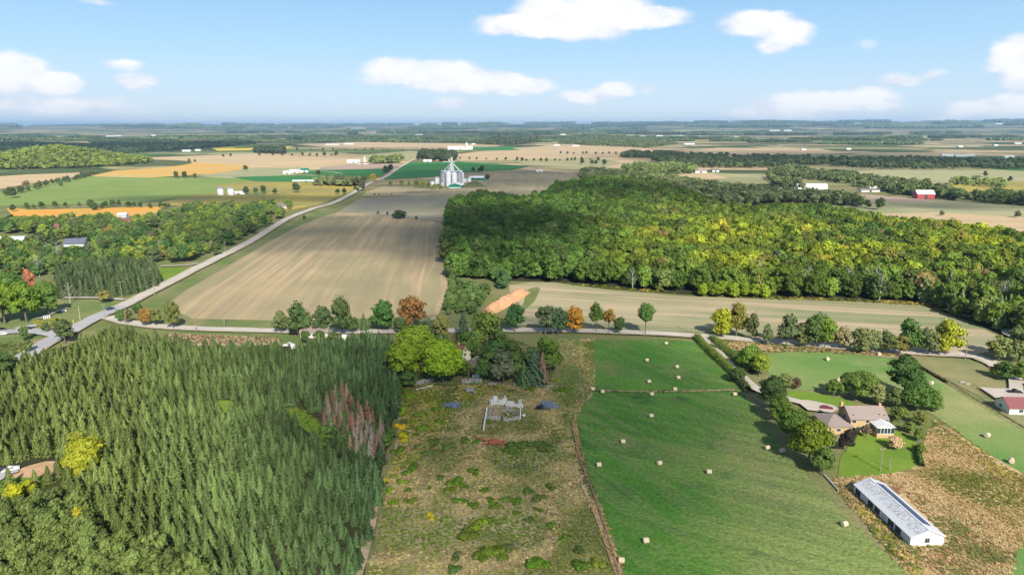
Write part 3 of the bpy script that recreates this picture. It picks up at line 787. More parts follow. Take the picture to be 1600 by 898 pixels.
def crown(seed, rad=0.42, zc=0.60, rz=0.38, nblob=16, nleaf=600, leaf=0.07, shape='round', sparse=0.0, bs=1.0):
    """broadleaf crown of leaf faces round uneven clumps, plus an inner mass coloured darker for the shade inside"""
    rng = np.random.default_rng(seed)
    d = rnd_dirs(rng, nblob * 3); d = d[d[:, 2] > -0.8][:nblob]; nb = len(d)
    rr = 0.50 + 0.32 * rng.random(nb)
    k = np.ones(nb)
    if shape == 'oval': k = 1 - 0.35 * np.clip(d[:, 2], 0, 1)
    C = np.stack([d[:, 0] * rad * rr * k, d[:, 1] * rad * rr * k, zc + d[:, 2] * rz * rr], 1)
    br = rad * (0.32 + 0.26 * rng.random(nb)) * bs
    C = np.concatenate([C, [[0, 0, zc], [0, 0, zc + rz * 0.55]]]); br = np.concatenate([br, [rad * .6, rad * .42]])
    wgt = br ** 2; wgt /= wgt.sum()
    bi = rng.choice(len(br), nleaf, p=wgt)
    dd = rnd_dirs(rng, nleaf); dd[:, 2] = np.where(dd[:, 2] < -0.4, -dd[:, 2] * .6, dd[:, 2])
    r_ = (0.72 + 0.50 * rng.random(nleaf)) * br[bi]
    P = C[bi] + dd * r_[:, None] * [1, 1, 0.85]
    bl = rng.random(len(br))
    N = dd + 0.50 * rnd_dirs(rng, nleaf) + [0, 0, 0.1]
    v, q = quads_at(rng, P, N, np.full(nleaf, leaf), 0.8)
    lvv = np.clip(0.5 * bl[bi] + 0.5 * rng.random(nleaf), 0, 1)
    parts = [(v, q, lvv)]
    core = []
    if sparse < 0.5:
        for i in range(len(br)):
            nz = 1 + 0.25 * (rng.random(len(ICO_V)) - .5)
            core.append((ICO_V * (br[i] * 0.68 * nz)[:, None] * [1, 1, .85] + C[i], ICO_F, np.full(len(ICO_F), 0.15 + 0.25 * bl[i])))  # inner mass set darker: shade inside the crown put into its colour
    return leaf_mesh('crown', parts, core or None)


def spruce(seed, rad=0.2, whorls=15, per=8, leaf=0.085, z0=0.05, droop=0.25, mat='needle', sparse=1.0, open_=0.0):
    rng = np.random.default_rng(seed)
    P = []; N = []; A = []; S = []; L = []
    for wi in range(whorls):
        t_ = (wi + 0.5 * rng.random()) / whorls
        z = z0 + (0.97 - z0) * t_
        Rr = rad * (1 - t_) ** 0.86 * (0.85 + 0.3 * rng.random()) + 0.008
        n = max(4, int(per * (1 - 0.45 * t_)))
        a0 = rng.random() * 6.28
        for b_ in range(n):
            if rng.random() > sparse: continue
            an = a0 + 6.2832 * b_ / n + 0.35 * (rng.random() - .5)
            ln = Rr * (0.78 + 0.4 * rng.random())
            dr = np.array([math.cos(an), math.sin(an), 0.0])
            bl = rng.random()
            k = 4 if t_ < 0.75 else 2
            for s in range(k):
                f = (s + 0.75) / k
                zz = z - droop * ln * f + 0.35 * droop * ln * f * f
                P.append(dr * ln * f + [0, 0, zz])
                tang = dr * 1.0 + np.array([0, 0, -droop * 0.5 + 0.2 * f]) + 0.25 * rng.normal(size=3)
                N.append(np.array([0, 0, .50]) + dr * 1.05 + 0.27 * rng.normal(size=3))
                A.append(tang); S.append(leaf * (1.25 - 0.35 * f) * (0.6 + 0.6 * (1 - t_)))
                L.append(0.25 * bl + 0.45 * f * rng.random() + 0.3 * rng.random())  # lighter towards the tips: new growth, plus sky-lit tips painted in
    P = np.array(P); N = np.array(N); A = np.array(A)
    v, q = quads_at(rng, P, N, np.array(S) * 1.25, 0.62, A)
    parts = [(v, q, np.array(L))]
    # leader shoot
    tv, tq = tube_np(rng, [(0, 0, 0), (0, 0, 0.5), (0, 0, 1.0)], [0.018, 0.012, 0.003], 4)
    parts.append((tv, tq, np.full(len(tq), 0.3)))
    core = None
    if sparse > 0.6:
        n = 8; cv = []; cf = []
        lev = [0.04, 0.3, 0.6, 0.9]
        for li, zl in enumerate(lev):
            for i in range(n):
                r_ = rad * 0.62 * (1 - zl) ** 0.9 * (0.8 + 0.4 * rng.random())
                cv.append((r_ * math.cos(6.28 * i / n), r_ * math.sin(6.28 * i / n), zl + 0.02 * rng.random()))
        for li in range(3):
            for i in range(n):
                a = li * n + i; b2 = li * n + (i + 1) % n
                cf += [(a, b2, b2 + n), (a, b2 + n, a + n)]
        core = [(np.array(cv), np.array(cf), np.full(len(cf), 0.1))]  # core darker in colour, painting the shade near the trunk
    return leaf_mesh('spruce', parts, core, mat)


def trunk_mesh(seed, h=0.62, r=0.022, limbs=6, reach=0.28, mat='bark'):
    rng = np.random.default_rng(seed)
    V = []; Q = []; off = 0
    def add(pts, rads, n=6):
        nonlocal off
        v, q = tube_np(rng, pts, rads, n); V.append(v); Q.append(q + off); off += len(v)
    add([(0, 0, -0.02), (0.004, 0.003, h * .3), (0.01, -0.006, h * .65), (0, 0, h)], [r * 1.35, r, r * .75, r * .35], 8)
    for i in range(limbs):
        z = h * (0.38 + 0.55 * i / limbs); an = 2.4 * i + rng.random()
        ln = reach * (0.7 + 0.5 * rng.random())
        p0 = (0, 0, z); p1 = (math.cos(an) * ln * .5, math.sin(an) * ln * .5, z + ln * .45); p2 = (math.cos(an) * ln, math.sin(an) * ln, z + ln * 1.0)
        add([p0, p1, p2], [r * .5, r * .32, r * .1], 5)
    return mesh_np('trunk', np.concatenate(V), np.concatenate(Q), [M[mat]])


def bare_tree_mesh(seed, mat='palebark', n1=12):
    """dead broadleaf tree: forked trunk and bare limbs"""
    rng = np.random.default_rng(seed)
    V = []; Q = []; off = 0
    def add(pts, rads, n=4):
        nonlocal off
        v, q = tube_np(rng, pts, rads, n); V.append(v); Q.append(q + off); off += len(v)
    add([(0, 0, 0), (0.01, 0, .35), (-0.01, .01, .7), (0, 0, .97)], [.022, .018, .010, .003], 6)
    for i in range(n1):
        z = 0.22 + 0.65 * i / n1; an = 2.4 * i + rng.random(); ln = (0.30 * (1.1 - z)) + 0.06
        p = np.array([0, 0, z]); dr = np.array([math.cos(an), math.sin(an), 0.75])
        m_ = p + dr * ln * .5; e = p + dr * ln + [0, 0, ln * .25]
        add([p, m_, e], [.009, .006, .002])
        for k in range(4):
            q0 = p + dr * ln * (0.35 + 0.18 * k); a2 = an + (1 if k % 2 else -1) * (0.5 + 0.5 * rng.random())
            add([q0, q0 + np.array([math.cos(a2), math.sin(a2), 0.8]) * ln * .45], [.004, .0015], 3)
    return mesh_np('bare_tree', np.concatenate(V), np.concatenate(Q), [M[mat]])


def bush_mesh(seed, nleaf=260, leaf=0.20, flat=0.6):
    rng = np.random.default_rng(seed)
    nb = 6
    C = np.stack([(rng.random(nb) - .5) * 1.1, (rng.random(nb) - .5) * 1.1, 0.2 + 0.3 * rng.random(nb)], 1)
    br = 0.28 + 0.25 * rng.random(nb)
    bi = rng.integers(0, nb, nleaf)
    dd = rnd_dirs(rng, nleaf); dd[:, 2] = np.abs(dd[:, 2])
    P = C[bi] + dd * (br[bi] * (0.8 + .35 * rng.random(nleaf)))[:, None]; P[:, 2] *= flat
    v, q = quads_at(rng, P, dd + 0.6 * rnd_dirs(rng, nleaf), np.full(nleaf, leaf), 0.7)
    core = [(ICO_V * (br[i] * .82) * [1, 1, flat] + C[i] * [1, 1, flat], ICO_F, np.full(len(ICO_F), .2)) for i in range(nb)]  # cores darker than the leaves: inner shade put into colour
    return leaf_mesh('bush', [(v, q, rng.random(nleaf))], core)


def tuft_mesh(seed, n=16, h=1.0):
    """clump of weed stems and leaves, about 1 m wide"""
    rng = np.random.default_rng(seed)
    P = np.stack([(rng.random(n) - .5) * 1.0, (rng.random(n) - .5) * 1.0, 0.25 + 0.35 * rng.random(n)], 1)
    N = np.stack([.34 * rng.normal(size=n), .34 * rng.normal(size=n) - .35, 0.9 + 0.3 * rng.random(n)], 1)
    A = np.stack([0.8 * rng.normal(size=n), 0.8 * rng.normal(size=n), np.ones(n)], 1)
    v, q = quads_at(rng, P, N, np.full(n, 0.7), 0.5, A)
    return leaf_mesh('weed_tuft', [(v, q, rng.random(n))], mat='weed')


BROAD = [crown(11 + i, nblob=22 + i % 4, nleaf=1100, leaf=0.082, rad=(0.34, 0.40, 0.31, 0.43, 0.36, 0.38)[i], zc=0.54, rz=0.46, shape=('round', 'oval')[i % 2], bs=.9) for i in range(6)]
WALL = [crown(211 + i, nblob=26, nleaf=1000, leaf=0.085, rad=(0.34, 0.38, 0.32, 0.40, 0.35, 0.37)[i], zc=0.47, rz=0.53, shape=('oval', 'round')[i % 2], bs=.9) for i in range(6)]
BIG = [crown(61 + i, nblob=46, nleaf=5200, leaf=0.052, rad=(0.44, 0.40, 0.36, 0.46)[i], zc=0.53, rz=0.46, shape=('round', 'round', 'oval', 'round')[i], bs=.72) for i in range(4)]
FAR = [crown(91 + i, nblob=8, nleaf=110, leaf=0.20, rad=0.46, zc=0.52, rz=0.42) for i in range(4)]
SPR = [spruce(31 + i, rad=(0.28, 0.33, 0.30, 0.36, 0.31)[i], whorls=14, per=11, leaf=0.092, droop=.05 - .02 * i) for i in range(5)]
SPRL = [spruce(41 + i, rad=0.24, whorls=18, per=10, leaf=0.085, droop=.15) for i in range(3)]
PINE = [spruce(51 + i, rad=0.27, whorls=13, per=7, leaf=0.13, z0=0.22, droop=0.05) for i in range(3)]
DEADSPR = [spruce(71 + i, rad=0.21, whorls=17, per=10, leaf=0.055, sparse=0.9, droop=0.1) for i in range(2)]
BUSH = [bush_mesh(81 + i) for i in range(4)]
TUFT = [tuft_mesh(101 + i) for i in range(4)]
TRUNK = [trunk_mesh(111 + i) for i in range(3)]
TALLTRUNK = [trunk_mesh(121 + i, h=0.75, r=0.016) for i in range(2)]
BARE = [bare_tree_mesh(131 + i) for i in range(2)]


def grove_mesh(seed, n=26):
    """a grove of far tree crowns on one footing, 1 unit wide"""
    rng = np.random.default_rng(seed)
    parts = []; core = []
    for i in range(n):
        c = np.array([(rng.random() - .5), (rng.random() - .5), 0.10 + 0.05 * rng.random()]); r_ = 0.10 + 0.05 * rng.random()
        l = rng.random()
        m_ = 14
        dd = rnd_dirs(rng, m_); dd[:, 2] = np.abs(dd[:, 2])
        v, q = quads_at(rng, c + dd * r_ * [1, 1, 1.1], dd + .4 * rnd_dirs(rng, m_), np.full(m_, r_ * .9), .8)
        parts.append((v, q, np.clip(l * .7 + .3 * rng.random(m_), 0, 1)))
        vv, ff = ICO1
        core.append((vv * r_ * .9 * [1, 1, 1.2] + c, ff, np.full(len(ff), l * .6)))  # darker cores paint the shade behind the leaf faces
    return leaf_mesh('grove', parts, core)


ICO1 = icos(1)
GROVE = [grove_mesh(141 + i) for i in range(4)]


def source_collection(name, meshes):
    c = bpy.data.collections.new(name)
    for i, me in enumerate(meshes):
        o = bpy.data.objects.new(name, me); c.objects.link(o)
    return c


def scatter(name, pts, z, scale, idx, tint, coll, label, cat, sy=None):
    """ONE stuff object that scatters a collection of plant meshes over given points"""
    n = len(pts)
    me = bpy.data.meshes.new(name)
    me.vertices.add(n)
    co = np.zeros((n, 3), np.float32); co[:, :2] = pts; co[:, 2] = z
    me.vertices.foreach_set('co', co.ravel())
    rng = np.random.default_rng(n)
    for an, dt in (('sc', np.asarray(scale)), ('ro', rng.random(n) * 6.2832)):
        a = me.attributes.new(an, 'FLOAT', 'POINT'); a.data.foreach_set('value', dt.astype(np.float32))
    a = me.attributes.new('pick', 'INT', 'POINT'); a.data.foreach_set('value', np.asarray(idx).astype(np.int32))
    a = me.attributes.new('tint', 'FLOAT_COLOR', 'POINT')
    t4 = np.ones((n, 4), np.float32); t4[:, :3] = tint
    a.data.foreach_set('color', t4.ravel())
    ng = bpy.data.node_groups.new(name + '_scatter', 'GeometryNodeTree')
    ng.interface.new_socket('Geometry', in_out='INPUT', socket_type='NodeSocketGeometry')
    ng.interface.new_socket('Geometry', in_out='OUTPUT', socket_type='NodeSocketGeometry')
    N = ng.nodes; Lk = ng.links
    gi = N.new('NodeGroupInput'); go = N.new('NodeGroupOutput')
    iop = N.new('GeometryNodeInstanceOnPoints')
    ci = N.new('GeometryNodeCollectionInfo'); ci.inputs['Collection'].default_value = coll
    ci.inputs['Separate Children'].default_value = True; ci.inputs['Reset Children'].default_value = True
    def na(nm, typ):
        x = N.new('GeometryNodeInputNamedAttribute'); x.data_type = typ; x.inputs['Name'].default_value = nm
        return x.outputs['Attribute']
    mtp = N.new('GeometryNodeMeshToPoints')
    Lk.new(gi.outputs[0], mtp.inputs['Mesh'])
    Lk.new(mtp.outputs[0], iop.inputs['Points']); Lk.new(ci.outputs[0], iop.inputs['Instance'])
    iop.inputs['Pick Instance'].default_value = True
    Lk.new(na('pick', 'INT'), iop.inputs['Instance Index'])
    cx = N.new('ShaderNodeCombineXYZ'); Lk.new(na('ro', 'FLOAT'), cx.inputs[2])
    Lk.new(cx.outputs[0], iop.inputs['Rotation'])
    Lk.new(na('sc', 'FLOAT'), iop.inputs['Scale'])
    Lk.new(iop.outputs[0], go.inputs[0])
    o = link(name, me)
    md = o.modifiers.new('scatter', 'NODES'); md.node_group = ng
    return put(o, label, cat, kind='stuff')


rng = np.random.default_rng(5)


def tree_one(name, me, x, y, h, tint, label, cat='tree', group=None, trunk=None, z=0.0, wide=1.0, parts=True, rz=None):
    """one tree of its own; with parts: an Empty at its foot, trunk and crown"""
    rz = random.random() * 6.28 if rz is None else rz
    tv = [float(c) for c in tint]
    if parts:
        o = empty(name, x, y, z, rz)
        c = link('crown', me, o); c['tint'] = tv
        link('trunk', trunk or random.choice(TRUNK), o)
    else:
        o = link(name, me); o.location = (x, y, z); o.rotation_euler = (0, 0, rz); o['tint'] = tv
    o.scale = (h * wide, h * wide, h)
    return put(o, label, cat, group)


# ---- spruce plantation (front and left)
PLANT = [(-260, 640), (-120, 600), (0, 562), (40, 556), (110, 545), (165, 512), (260, 520), (300, 533), (430, 537), (560, 526), (608, 522), (622, 560), (624, 605), (612, 655), (600, 700), (585, 720), (590, 770), (575, 820), (560, 905), (545, 1060), (-400, 1060), (-400, 700)]
HOLES = [[(440, 640), (470, 634), (505, 655), (520, 700), (510, 722), (495, 710), (478, 682), (450, 665)],
         [(332, 634), (350, 624), (385, 630), (390, 646), (345, 646)],
         [(500, 630), (535, 610), (562, 650), (604, 660), (606, 722), (560, 732), (530, 700), (508, 680)],
         [(-60, 738), (20, 728), (60, 717), (108, 714), (98, 734), (72, 748), (20, 762), (-60, 790)],
         [(110, 690), (165, 685), (165, 745), (110, 745)],
         [(-200, 765), (20, 765), (95, 752), (110, 790), (170, 830), (240, 860), (330, 905), (330, 1060), (-300, 1060)]]
ca, sa = math.cos(R(27)), math.sin(R(27))
gi_, gj_ = np.meshgrid(np.arange(-150, 150), np.arange(-160, 160))
X0 = gi_.ravel() * 3.0 + rng.normal(0, .65, gi_.size); Y0 = gj_.ravel() * 2.6 + rng.normal(0, .65, gi_.size)
PX = X0 * ca - Y0 * sa - 60; PY = X0 * sa + Y0 * ca + 220
ok = (PY > 108) & (PY < 420) & (PX > -330) & (PX < 60)
PX, PY = PX[ok], PY[ok]
HT = 6.2 + 1.8 * (vnoise(PX, PY, 28, 11) - .5) * 2 + rng.normal(0, .9, len(PX))
HT = np.clip(HT, 4.0, 11)
U, V_ = proj(PX, PY, 4.0)
UB, VB = proj(PX, PY, 0.0)
ok = inpoly(U, V_, PLANT)
for hp in HOLES: ok &= ~inpoly(UB, VB, hp)
UT, VT = proj(PX, PY, HT)
ok &= (UT > -160) & (VT < 960)
ok &= ~inpoly(UB, VB, [(444, 510), (520, 505), (516, 538), (466, 542), (462, 556), (444, 556)])
ok &= rng.random(len(PX)) > 0.03
# keep the paved road clear
RP = np.array([gp(u, v) for u, v in [(-60, 606), (37, 560), (75, 536), (108, 520), (150, 498), (190, 480)]])
def dseg(px, py, P):
    d = np.full(len(px), 1e9)
    for a, b_ in zip(P[:-1], P[1:]):
        ab = b_ - a; t_ = np.clip(((px - a[0]) * ab[0] + (py - a[1]) * ab[1]) / (ab @ ab), 0, 1)
        d = np.minimum(d, np.hypot(px - a[0] - t_ * ab[0], py - a[1] - t_ * ab[1]))
    return d
ok &= dseg(PX, PY, RP) > 7.0
PX, PY, HT, U, V_ = PX[ok], PY[ok], HT[ok], U[ok], V_[ok]
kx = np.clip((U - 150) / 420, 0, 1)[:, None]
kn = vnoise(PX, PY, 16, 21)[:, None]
TI = (1 - kx) * np.array([0.082, 0.106, 0.034]) + kx * np.array([0.046, 0.080, 0.037])  # needle colour, with sunlit left and cloud-shaded right partly painted in
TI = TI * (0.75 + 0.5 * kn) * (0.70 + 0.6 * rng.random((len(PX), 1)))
d_cam = np.hypot(PX, PY); UT, VT = proj(PX, PY, HT)
inview = (UT > 0) & (UT < 1600) & (VT < 880) 
order = np.argsort(np.where(inview, d_cam, 1e6))
sel = order[:300]; rest = order[300:]
for i in sel:
    tall = 'tall' if HT[i] > 6.8 else ('short' if HT[i] < 5.5 else 'middling')
    lab = tall + (' spruce in the outermost row beside the dirt track' if U[i] > 520 else (' spruce a few rows in from the dirt track' if U[i] > 440 else (' yellowish green spruce next to the mixed corner trees' if U[i] < 300 else ' green spruce in the middle of the nearest plantation rows')))
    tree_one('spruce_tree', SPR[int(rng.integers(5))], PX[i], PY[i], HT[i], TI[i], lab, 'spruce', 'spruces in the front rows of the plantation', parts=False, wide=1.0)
C_SPR = source_collection('spruce', SPR)
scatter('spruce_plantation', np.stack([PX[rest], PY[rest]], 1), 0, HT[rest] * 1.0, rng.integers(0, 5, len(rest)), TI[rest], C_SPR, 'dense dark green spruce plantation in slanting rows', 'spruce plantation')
print('plantation', len(PX))

# ---- mixed broadleaf corner at the bottom left
MIXP = [(-120, 800), (20, 778), (95, 760), (115, 790), (170, 832), (240, 862), (330, 905), (330, 1000), (-260, 1000)]
xs = rng.uniform(-170, -20, 3000); ys = rng.uniform(100, 200, 3000)
uu, vv = proj(xs, ys, 3.0); ok = inpoly(uu, vv, MIXP)
xs, ys, uu = xs[ok], ys[ok], uu[ok]
keep = []
for i in range(len(xs)):
    if all((xs[i] - xs[j]) ** 2 + (ys[i] - ys[j]) ** 2 > 3.1 ** 2 for j in keep): keep.append(i)
    if len(keep) > 130: break
for i in keep:
    yel = float(vnoise(xs[i], ys[i], 9, 31)) > .80 and uu[i] < 130
    tin = (0.24, 0.21, 0.02) if yel else np.array([0.092, 0.122, 0.040]) * (0.7 + .55 * rng.random())
    tree_one('broadleaf_tree', BROAD[int(rng.integers(6))], xs[i], ys[i], (7.5 + 2.5 * rng.random()) * (.6 if ys[i] > 160 else 1), tin,
             ('yellow leaved' if yel else 'dull green') + ' tree in the mixed corner ' + ('just below the needle-covered clearing' if ys[i] > 160 else ('against the first spruce rows' if uu[i] > 190 else ('at its near edge' if ys[i] < 132 else 'in its middle'))), 'tree', 'trees of the mixed corner below the clearing', parts=False, wide=0.85)

# ---- big broadleaf forest
FOR = [(702, 436), (697, 400), (700, 335), (740, 316), (800, 318), (838, 322), (870, 298), (950, 284), (1010, 280), (1060, 296), (1130, 322), (1180, 318), (1290, 322), (1340, 328), (1400, 344), (1470, 344), (1510, 352), (1590, 372), (1700, 390), (1700, 535), (1598, 530), (1584, 526), (1560, 518), (1520, 505), (1475, 488), (1440, 474), (1330, 468), (1200, 463), (1060, 459), (960, 448), (870, 441), (800, 438), (740, 436)]
xs, ys = np.meshgrid(np.arange(-70, 1000, 7.3), np.arange(280, 1500, 7.0))
xs = xs.ravel() + rng.normal(0, 1.9, xs.size); ys = ys.ravel() + rng.normal(0, 1.8, ys.size)
FH = 14.2 + 5 * (vnoise(xs, ys, 40, 41) - .5) + rng.normal(0, 2.3, len(xs))
ub, vb = proj(xs, ys, 0.0); ut, vt = proj(xs, ys, FH)
ok = inpoly(ub, vb, FOR) & inpoly(ut, vt + 3, [(680, 440), (680, 300), (860, 284), (950, 274), (1010, 274), (1060, 290), (1130, 318), (1290, 318), (1400, 338), (1510, 346), (1720, 380), (1720, 560), (680, 560)])
xs, ys, FH, ub, vb, ut, vt = [q[ok] for q in (xs, ys, FH, ub, vb, ut, vt)]
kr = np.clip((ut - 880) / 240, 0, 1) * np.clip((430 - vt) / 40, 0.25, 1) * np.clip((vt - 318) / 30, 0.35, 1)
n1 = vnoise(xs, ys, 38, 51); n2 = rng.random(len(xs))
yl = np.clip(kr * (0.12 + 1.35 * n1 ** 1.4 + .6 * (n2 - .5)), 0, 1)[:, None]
TF = (1 - yl) * np.array([0.064, 0.118, 0.026]) + yl * np.array([0.220, 0.252, 0.022])  # crown colours, with the sunlit side painted in as yellow green
far_k = np.clip((1480 - ut) / -250 + 1, 0, 1)[:, None] * 0
TF = TF * (0.50 + 0.72 * rng.random((len(xs), 1)) ** 1.3)
rusty = (rng.random(len(xs)) < 0.010) & (ut > 1000)
TF[rusty] = np.array([0.16, 0.125, 0.055])
oliv = rng.random(len(xs)) < 0.12
TF[oliv] = TF[oliv] * [1.2, .92, 1.5]
inv = (ut > 0) & (ut < 1590)
o_ = np.argsort(np.where(inv, np.hypot(xs, ys), 1e6)); sel = o_[:290]; rest = o_[290:]
bin_names = ((0, 860, 'between the thicket and the orange soil heap'), (860, 1090, 'above the middle of the strip field'), (1090, 1330, 'above the sunny end of the strip field'), (1330, 1500, 'at the tapering end of the strip field'), (1500, 3000, 'by the pale lane at the forest corner'))
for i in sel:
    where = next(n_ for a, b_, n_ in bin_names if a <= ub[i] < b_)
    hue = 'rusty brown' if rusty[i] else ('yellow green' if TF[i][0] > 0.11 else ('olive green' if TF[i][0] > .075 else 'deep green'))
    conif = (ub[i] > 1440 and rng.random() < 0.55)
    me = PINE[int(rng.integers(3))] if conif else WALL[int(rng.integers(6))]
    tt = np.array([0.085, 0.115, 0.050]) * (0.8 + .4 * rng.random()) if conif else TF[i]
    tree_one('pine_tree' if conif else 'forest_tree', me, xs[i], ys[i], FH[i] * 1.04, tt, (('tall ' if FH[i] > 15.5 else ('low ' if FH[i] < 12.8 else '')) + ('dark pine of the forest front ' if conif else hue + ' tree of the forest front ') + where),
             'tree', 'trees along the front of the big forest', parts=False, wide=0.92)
C_BR = source_collection('forest_crown', WALL)
scatter('forest', np.stack([xs[rest], ys[rest]], 1), 0, FH[rest] * 1.02, rng.integers(0, 6, len(rest)), TF[rest], C_BR, 'big broadleaf forest, deep green on one side and tinted yellow green as if sunlit on the other', 'forest')
print('forest', len(xs))


# ---- generic region and line fillers
def region_pts(poly, spacing, seed=0, hmid=4.0, jit=0.3):
    rg = np.random.default_rng(seed + 1000)
    P = [gp(u, max(v, 203)) for u, v in poly]
    x0, x1 = min(p[0] for p in P), max(p[0] for p in P); y0, y1 = min(p[1] for p in P), max(p[1] for p in P)
    a, b_ = np.meshgrid(np.arange(x0, x1 + spacing, spacing), np.arange(y0, y1 + spacing, spacing))
    a = a.ravel() + rg.normal(0, spacing * jit, a.size); b_ = b_.ravel() + rg.normal(0, spacing * jit, b_.size)
    k = inpoly(a, b_, P)
    return a[k], b_[k]


def line_pts(px, spacing, seed=0, wob=0.25, rows=1, w_=4.0):
    rg = np.random.default_rng(seed + 500)
    Q = [Vector(gp(u, v)) for u, v in px]
    out = []
    for r_ in range(rows):
        for a, b_ in zip(Q[:-1], Q[1:]):
            L = (b_ - a).length; n = max(1, int(L / spacing)); d = (b_ - a).normalized(); s = Vector((-d.y, d.x))
            for i in range(n):
                p = a + d * (L * (i + .5 + wob * rg.normal()) / n) + s * (w_ * (r_ - (rows - 1) / 2) + wob * spacing * rg.normal() * .6)
                out.append((p.x, p.y))
    o = np.array(out); return o[:, 0], o[:, 1]


# far and middle woods, traced; each one a mass
C_FAR = source_collection('far_crown', FAR)
C_GR = source_collection('far_grove', GROVE)
WOODS = [
    ('hill_wood', [(2, 262), (40, 270), (110, 272), (180, 266), (212, 256), (214, 247), (180, 243), (110, 241), (50, 246), (0, 254)], 8.0, 11, (0.115, 0.145, 0.04), 'sunlit green wood covering a low round hill', 1),
    ('silver_tree_belt', [(490, 291), (500, 286), (540, 285), (566, 286), (562, 291), (545, 292)], 8.0, 11, (0.10, 0.115, 0.06), 'belt of grey green trees left of the road junction', 0),
    ('far_barn_wood', [(578, 257), (625, 255), (628, 250), (585, 250)], 9.0, 13, (0.10, 0.125, 0.05), 'grey green wood beside the far barn', 0),
    ('dark_farm_wood', [(652, 250), (700, 254), (712, 250), (712, 244), (690, 240), (660, 240)], 10.0, 15, (0.04, 0.055, 0.035), 'dark wood behind the grain elevator', 0),
    ('forest_tail', [(905, 276), (930, 290), (1000, 300), (1060, 310), (1130, 322), (1230, 318), (1350, 324), (1330, 314), (1240, 308), (1180, 300), (1100, 292), (1040, 282), (960, 272), (915, 268)], 8.0, 11, (0.12, 0.14, 0.07), 'greyish wood trailing away behind the forest', 0),
    ('wood_patch', [(1000, 276), (1080, 272), (1090, 266), (1050, 262), (1000, 262), (970, 268)], 9.0, 12, (0.10, 0.13, 0.05), 'pale green wood before the dark band', 0),
    ('dark_wood', [(965, 246), (1010, 250), (1060, 262), (1180, 264), (1300, 258), (1340, 262), (1440, 262), (1440, 254), (1300, 250), (1180, 246), (1060, 243), (985, 240)], 15.0, 12, (0.055, 0.075, 0.040), 'long dark wood across the middle distance', 0),
    ('dark_wood', [(1290, 260), (1400, 266), (1560, 265), (1720, 264), (1720, 256), (1560, 254), (1420, 250), (1340, 250)], 17.0, 12, (0.055, 0.075, 0.040), 'dark wood running out behind the pale field', 0),
    ('valley_wood', [(1200, 290), (1260, 300), (1230, 278), (1330, 288), (1350, 300), (1380, 304), (1440, 306), (1450, 290), (1380, 284), (1300, 272), (1240, 262), (1200, 268)], 11.0, 10, (0.075, 0.095, 0.045), 'scattered trees round the farms of the valley', 0),
    ('barn_wood', [(1370, 306), (1440, 311), (1560, 320), (1720, 334), (1720, 318), (1600, 312), (1500, 304), (1440, 300), (1385, 296)], 9.0, 11, (0.06, 0.085, 0.035), 'dark belt of trees round the red barn', 0),
    ('orchard_wood', [(1480, 290), (1570, 296), (1570, 286), (1500, 282)], 13.0, 8, (0.12, 0.15, 0.06), 'loose green orchard trees beyond the red barn', 0),
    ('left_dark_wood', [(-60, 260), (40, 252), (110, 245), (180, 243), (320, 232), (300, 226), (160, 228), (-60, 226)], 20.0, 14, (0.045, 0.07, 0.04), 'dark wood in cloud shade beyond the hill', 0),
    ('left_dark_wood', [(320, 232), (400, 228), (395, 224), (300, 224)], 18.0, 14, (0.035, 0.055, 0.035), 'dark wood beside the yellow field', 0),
    ('mid_dark_wood', [(735, 226), (800, 228), (850, 222), (840, 214), (780, 215)], 20.0, 16, (0.045, 0.06, 0.035), 'dark wood on the rise beyond the long white barn', 0),
    ('mid_dark_wood', [(395, 239), (445, 241), (445, 235), (400, 235)], 12.0, 14, (0.04, 0.055, 0.035), 'dark wood below the yellow field', 0),
    ('far_grey_wood', [(870, 226), (1010, 232), (1060, 226), (1000, 217), (900, 214)], 22.0, 14, (0.08, 0.10, 0.05), 'pale wood in the far middle', 0),
]
for k, (nm, poly, sp, h, tint, lab, onhill) in enumerate(WOODS):
    if onhill:
        a = rng.uniform(-1, 1, (2600, 2)); a = a[(a ** 2).sum(1) < 1]
        x = HILLC[0] + a[:, 0] * 215; y = HILLC[1] + a[:, 1] * 245
    else:
        x, y = region_pts(poly, sp, k)
    if not onhill and sp > 8.5:
        kk = vnoise(x, y, 85, 300 + k) * .6 + vnoise(x, y, 30, 310 + k) * .4 > .34; x, y = x[kk], y[kk]
    for (bu, bv) in ((1447, 311), (1271, 296), (475, 270), (552, 255), (1360, 300)):      # keep farmyards clear of trees
        bx, by = gp(bu, bv); kk = ~((np.abs(x - bx) < 24) & (y > by - 75) & (y < by + 34)); x, y = x[kk], y[kk]
    n = len(x)
    if n == 0: print('EMPTY', nm); continue
    hh = h * (0.6 + 0.75 * rng.random(n))
    tt = np.array(tint) * (0.6 + 0.95 * rng.random((n, 1))) * (0.85 + .3 * vnoise(x, y, 60, 77)[:, None])
    scatter(nm, np.stack([x, y], 1), height(x, y), hh * 1.15, rng.integers(0, 4, n), tt, C_FAR, lab, 'wood')
    print(nm, n)

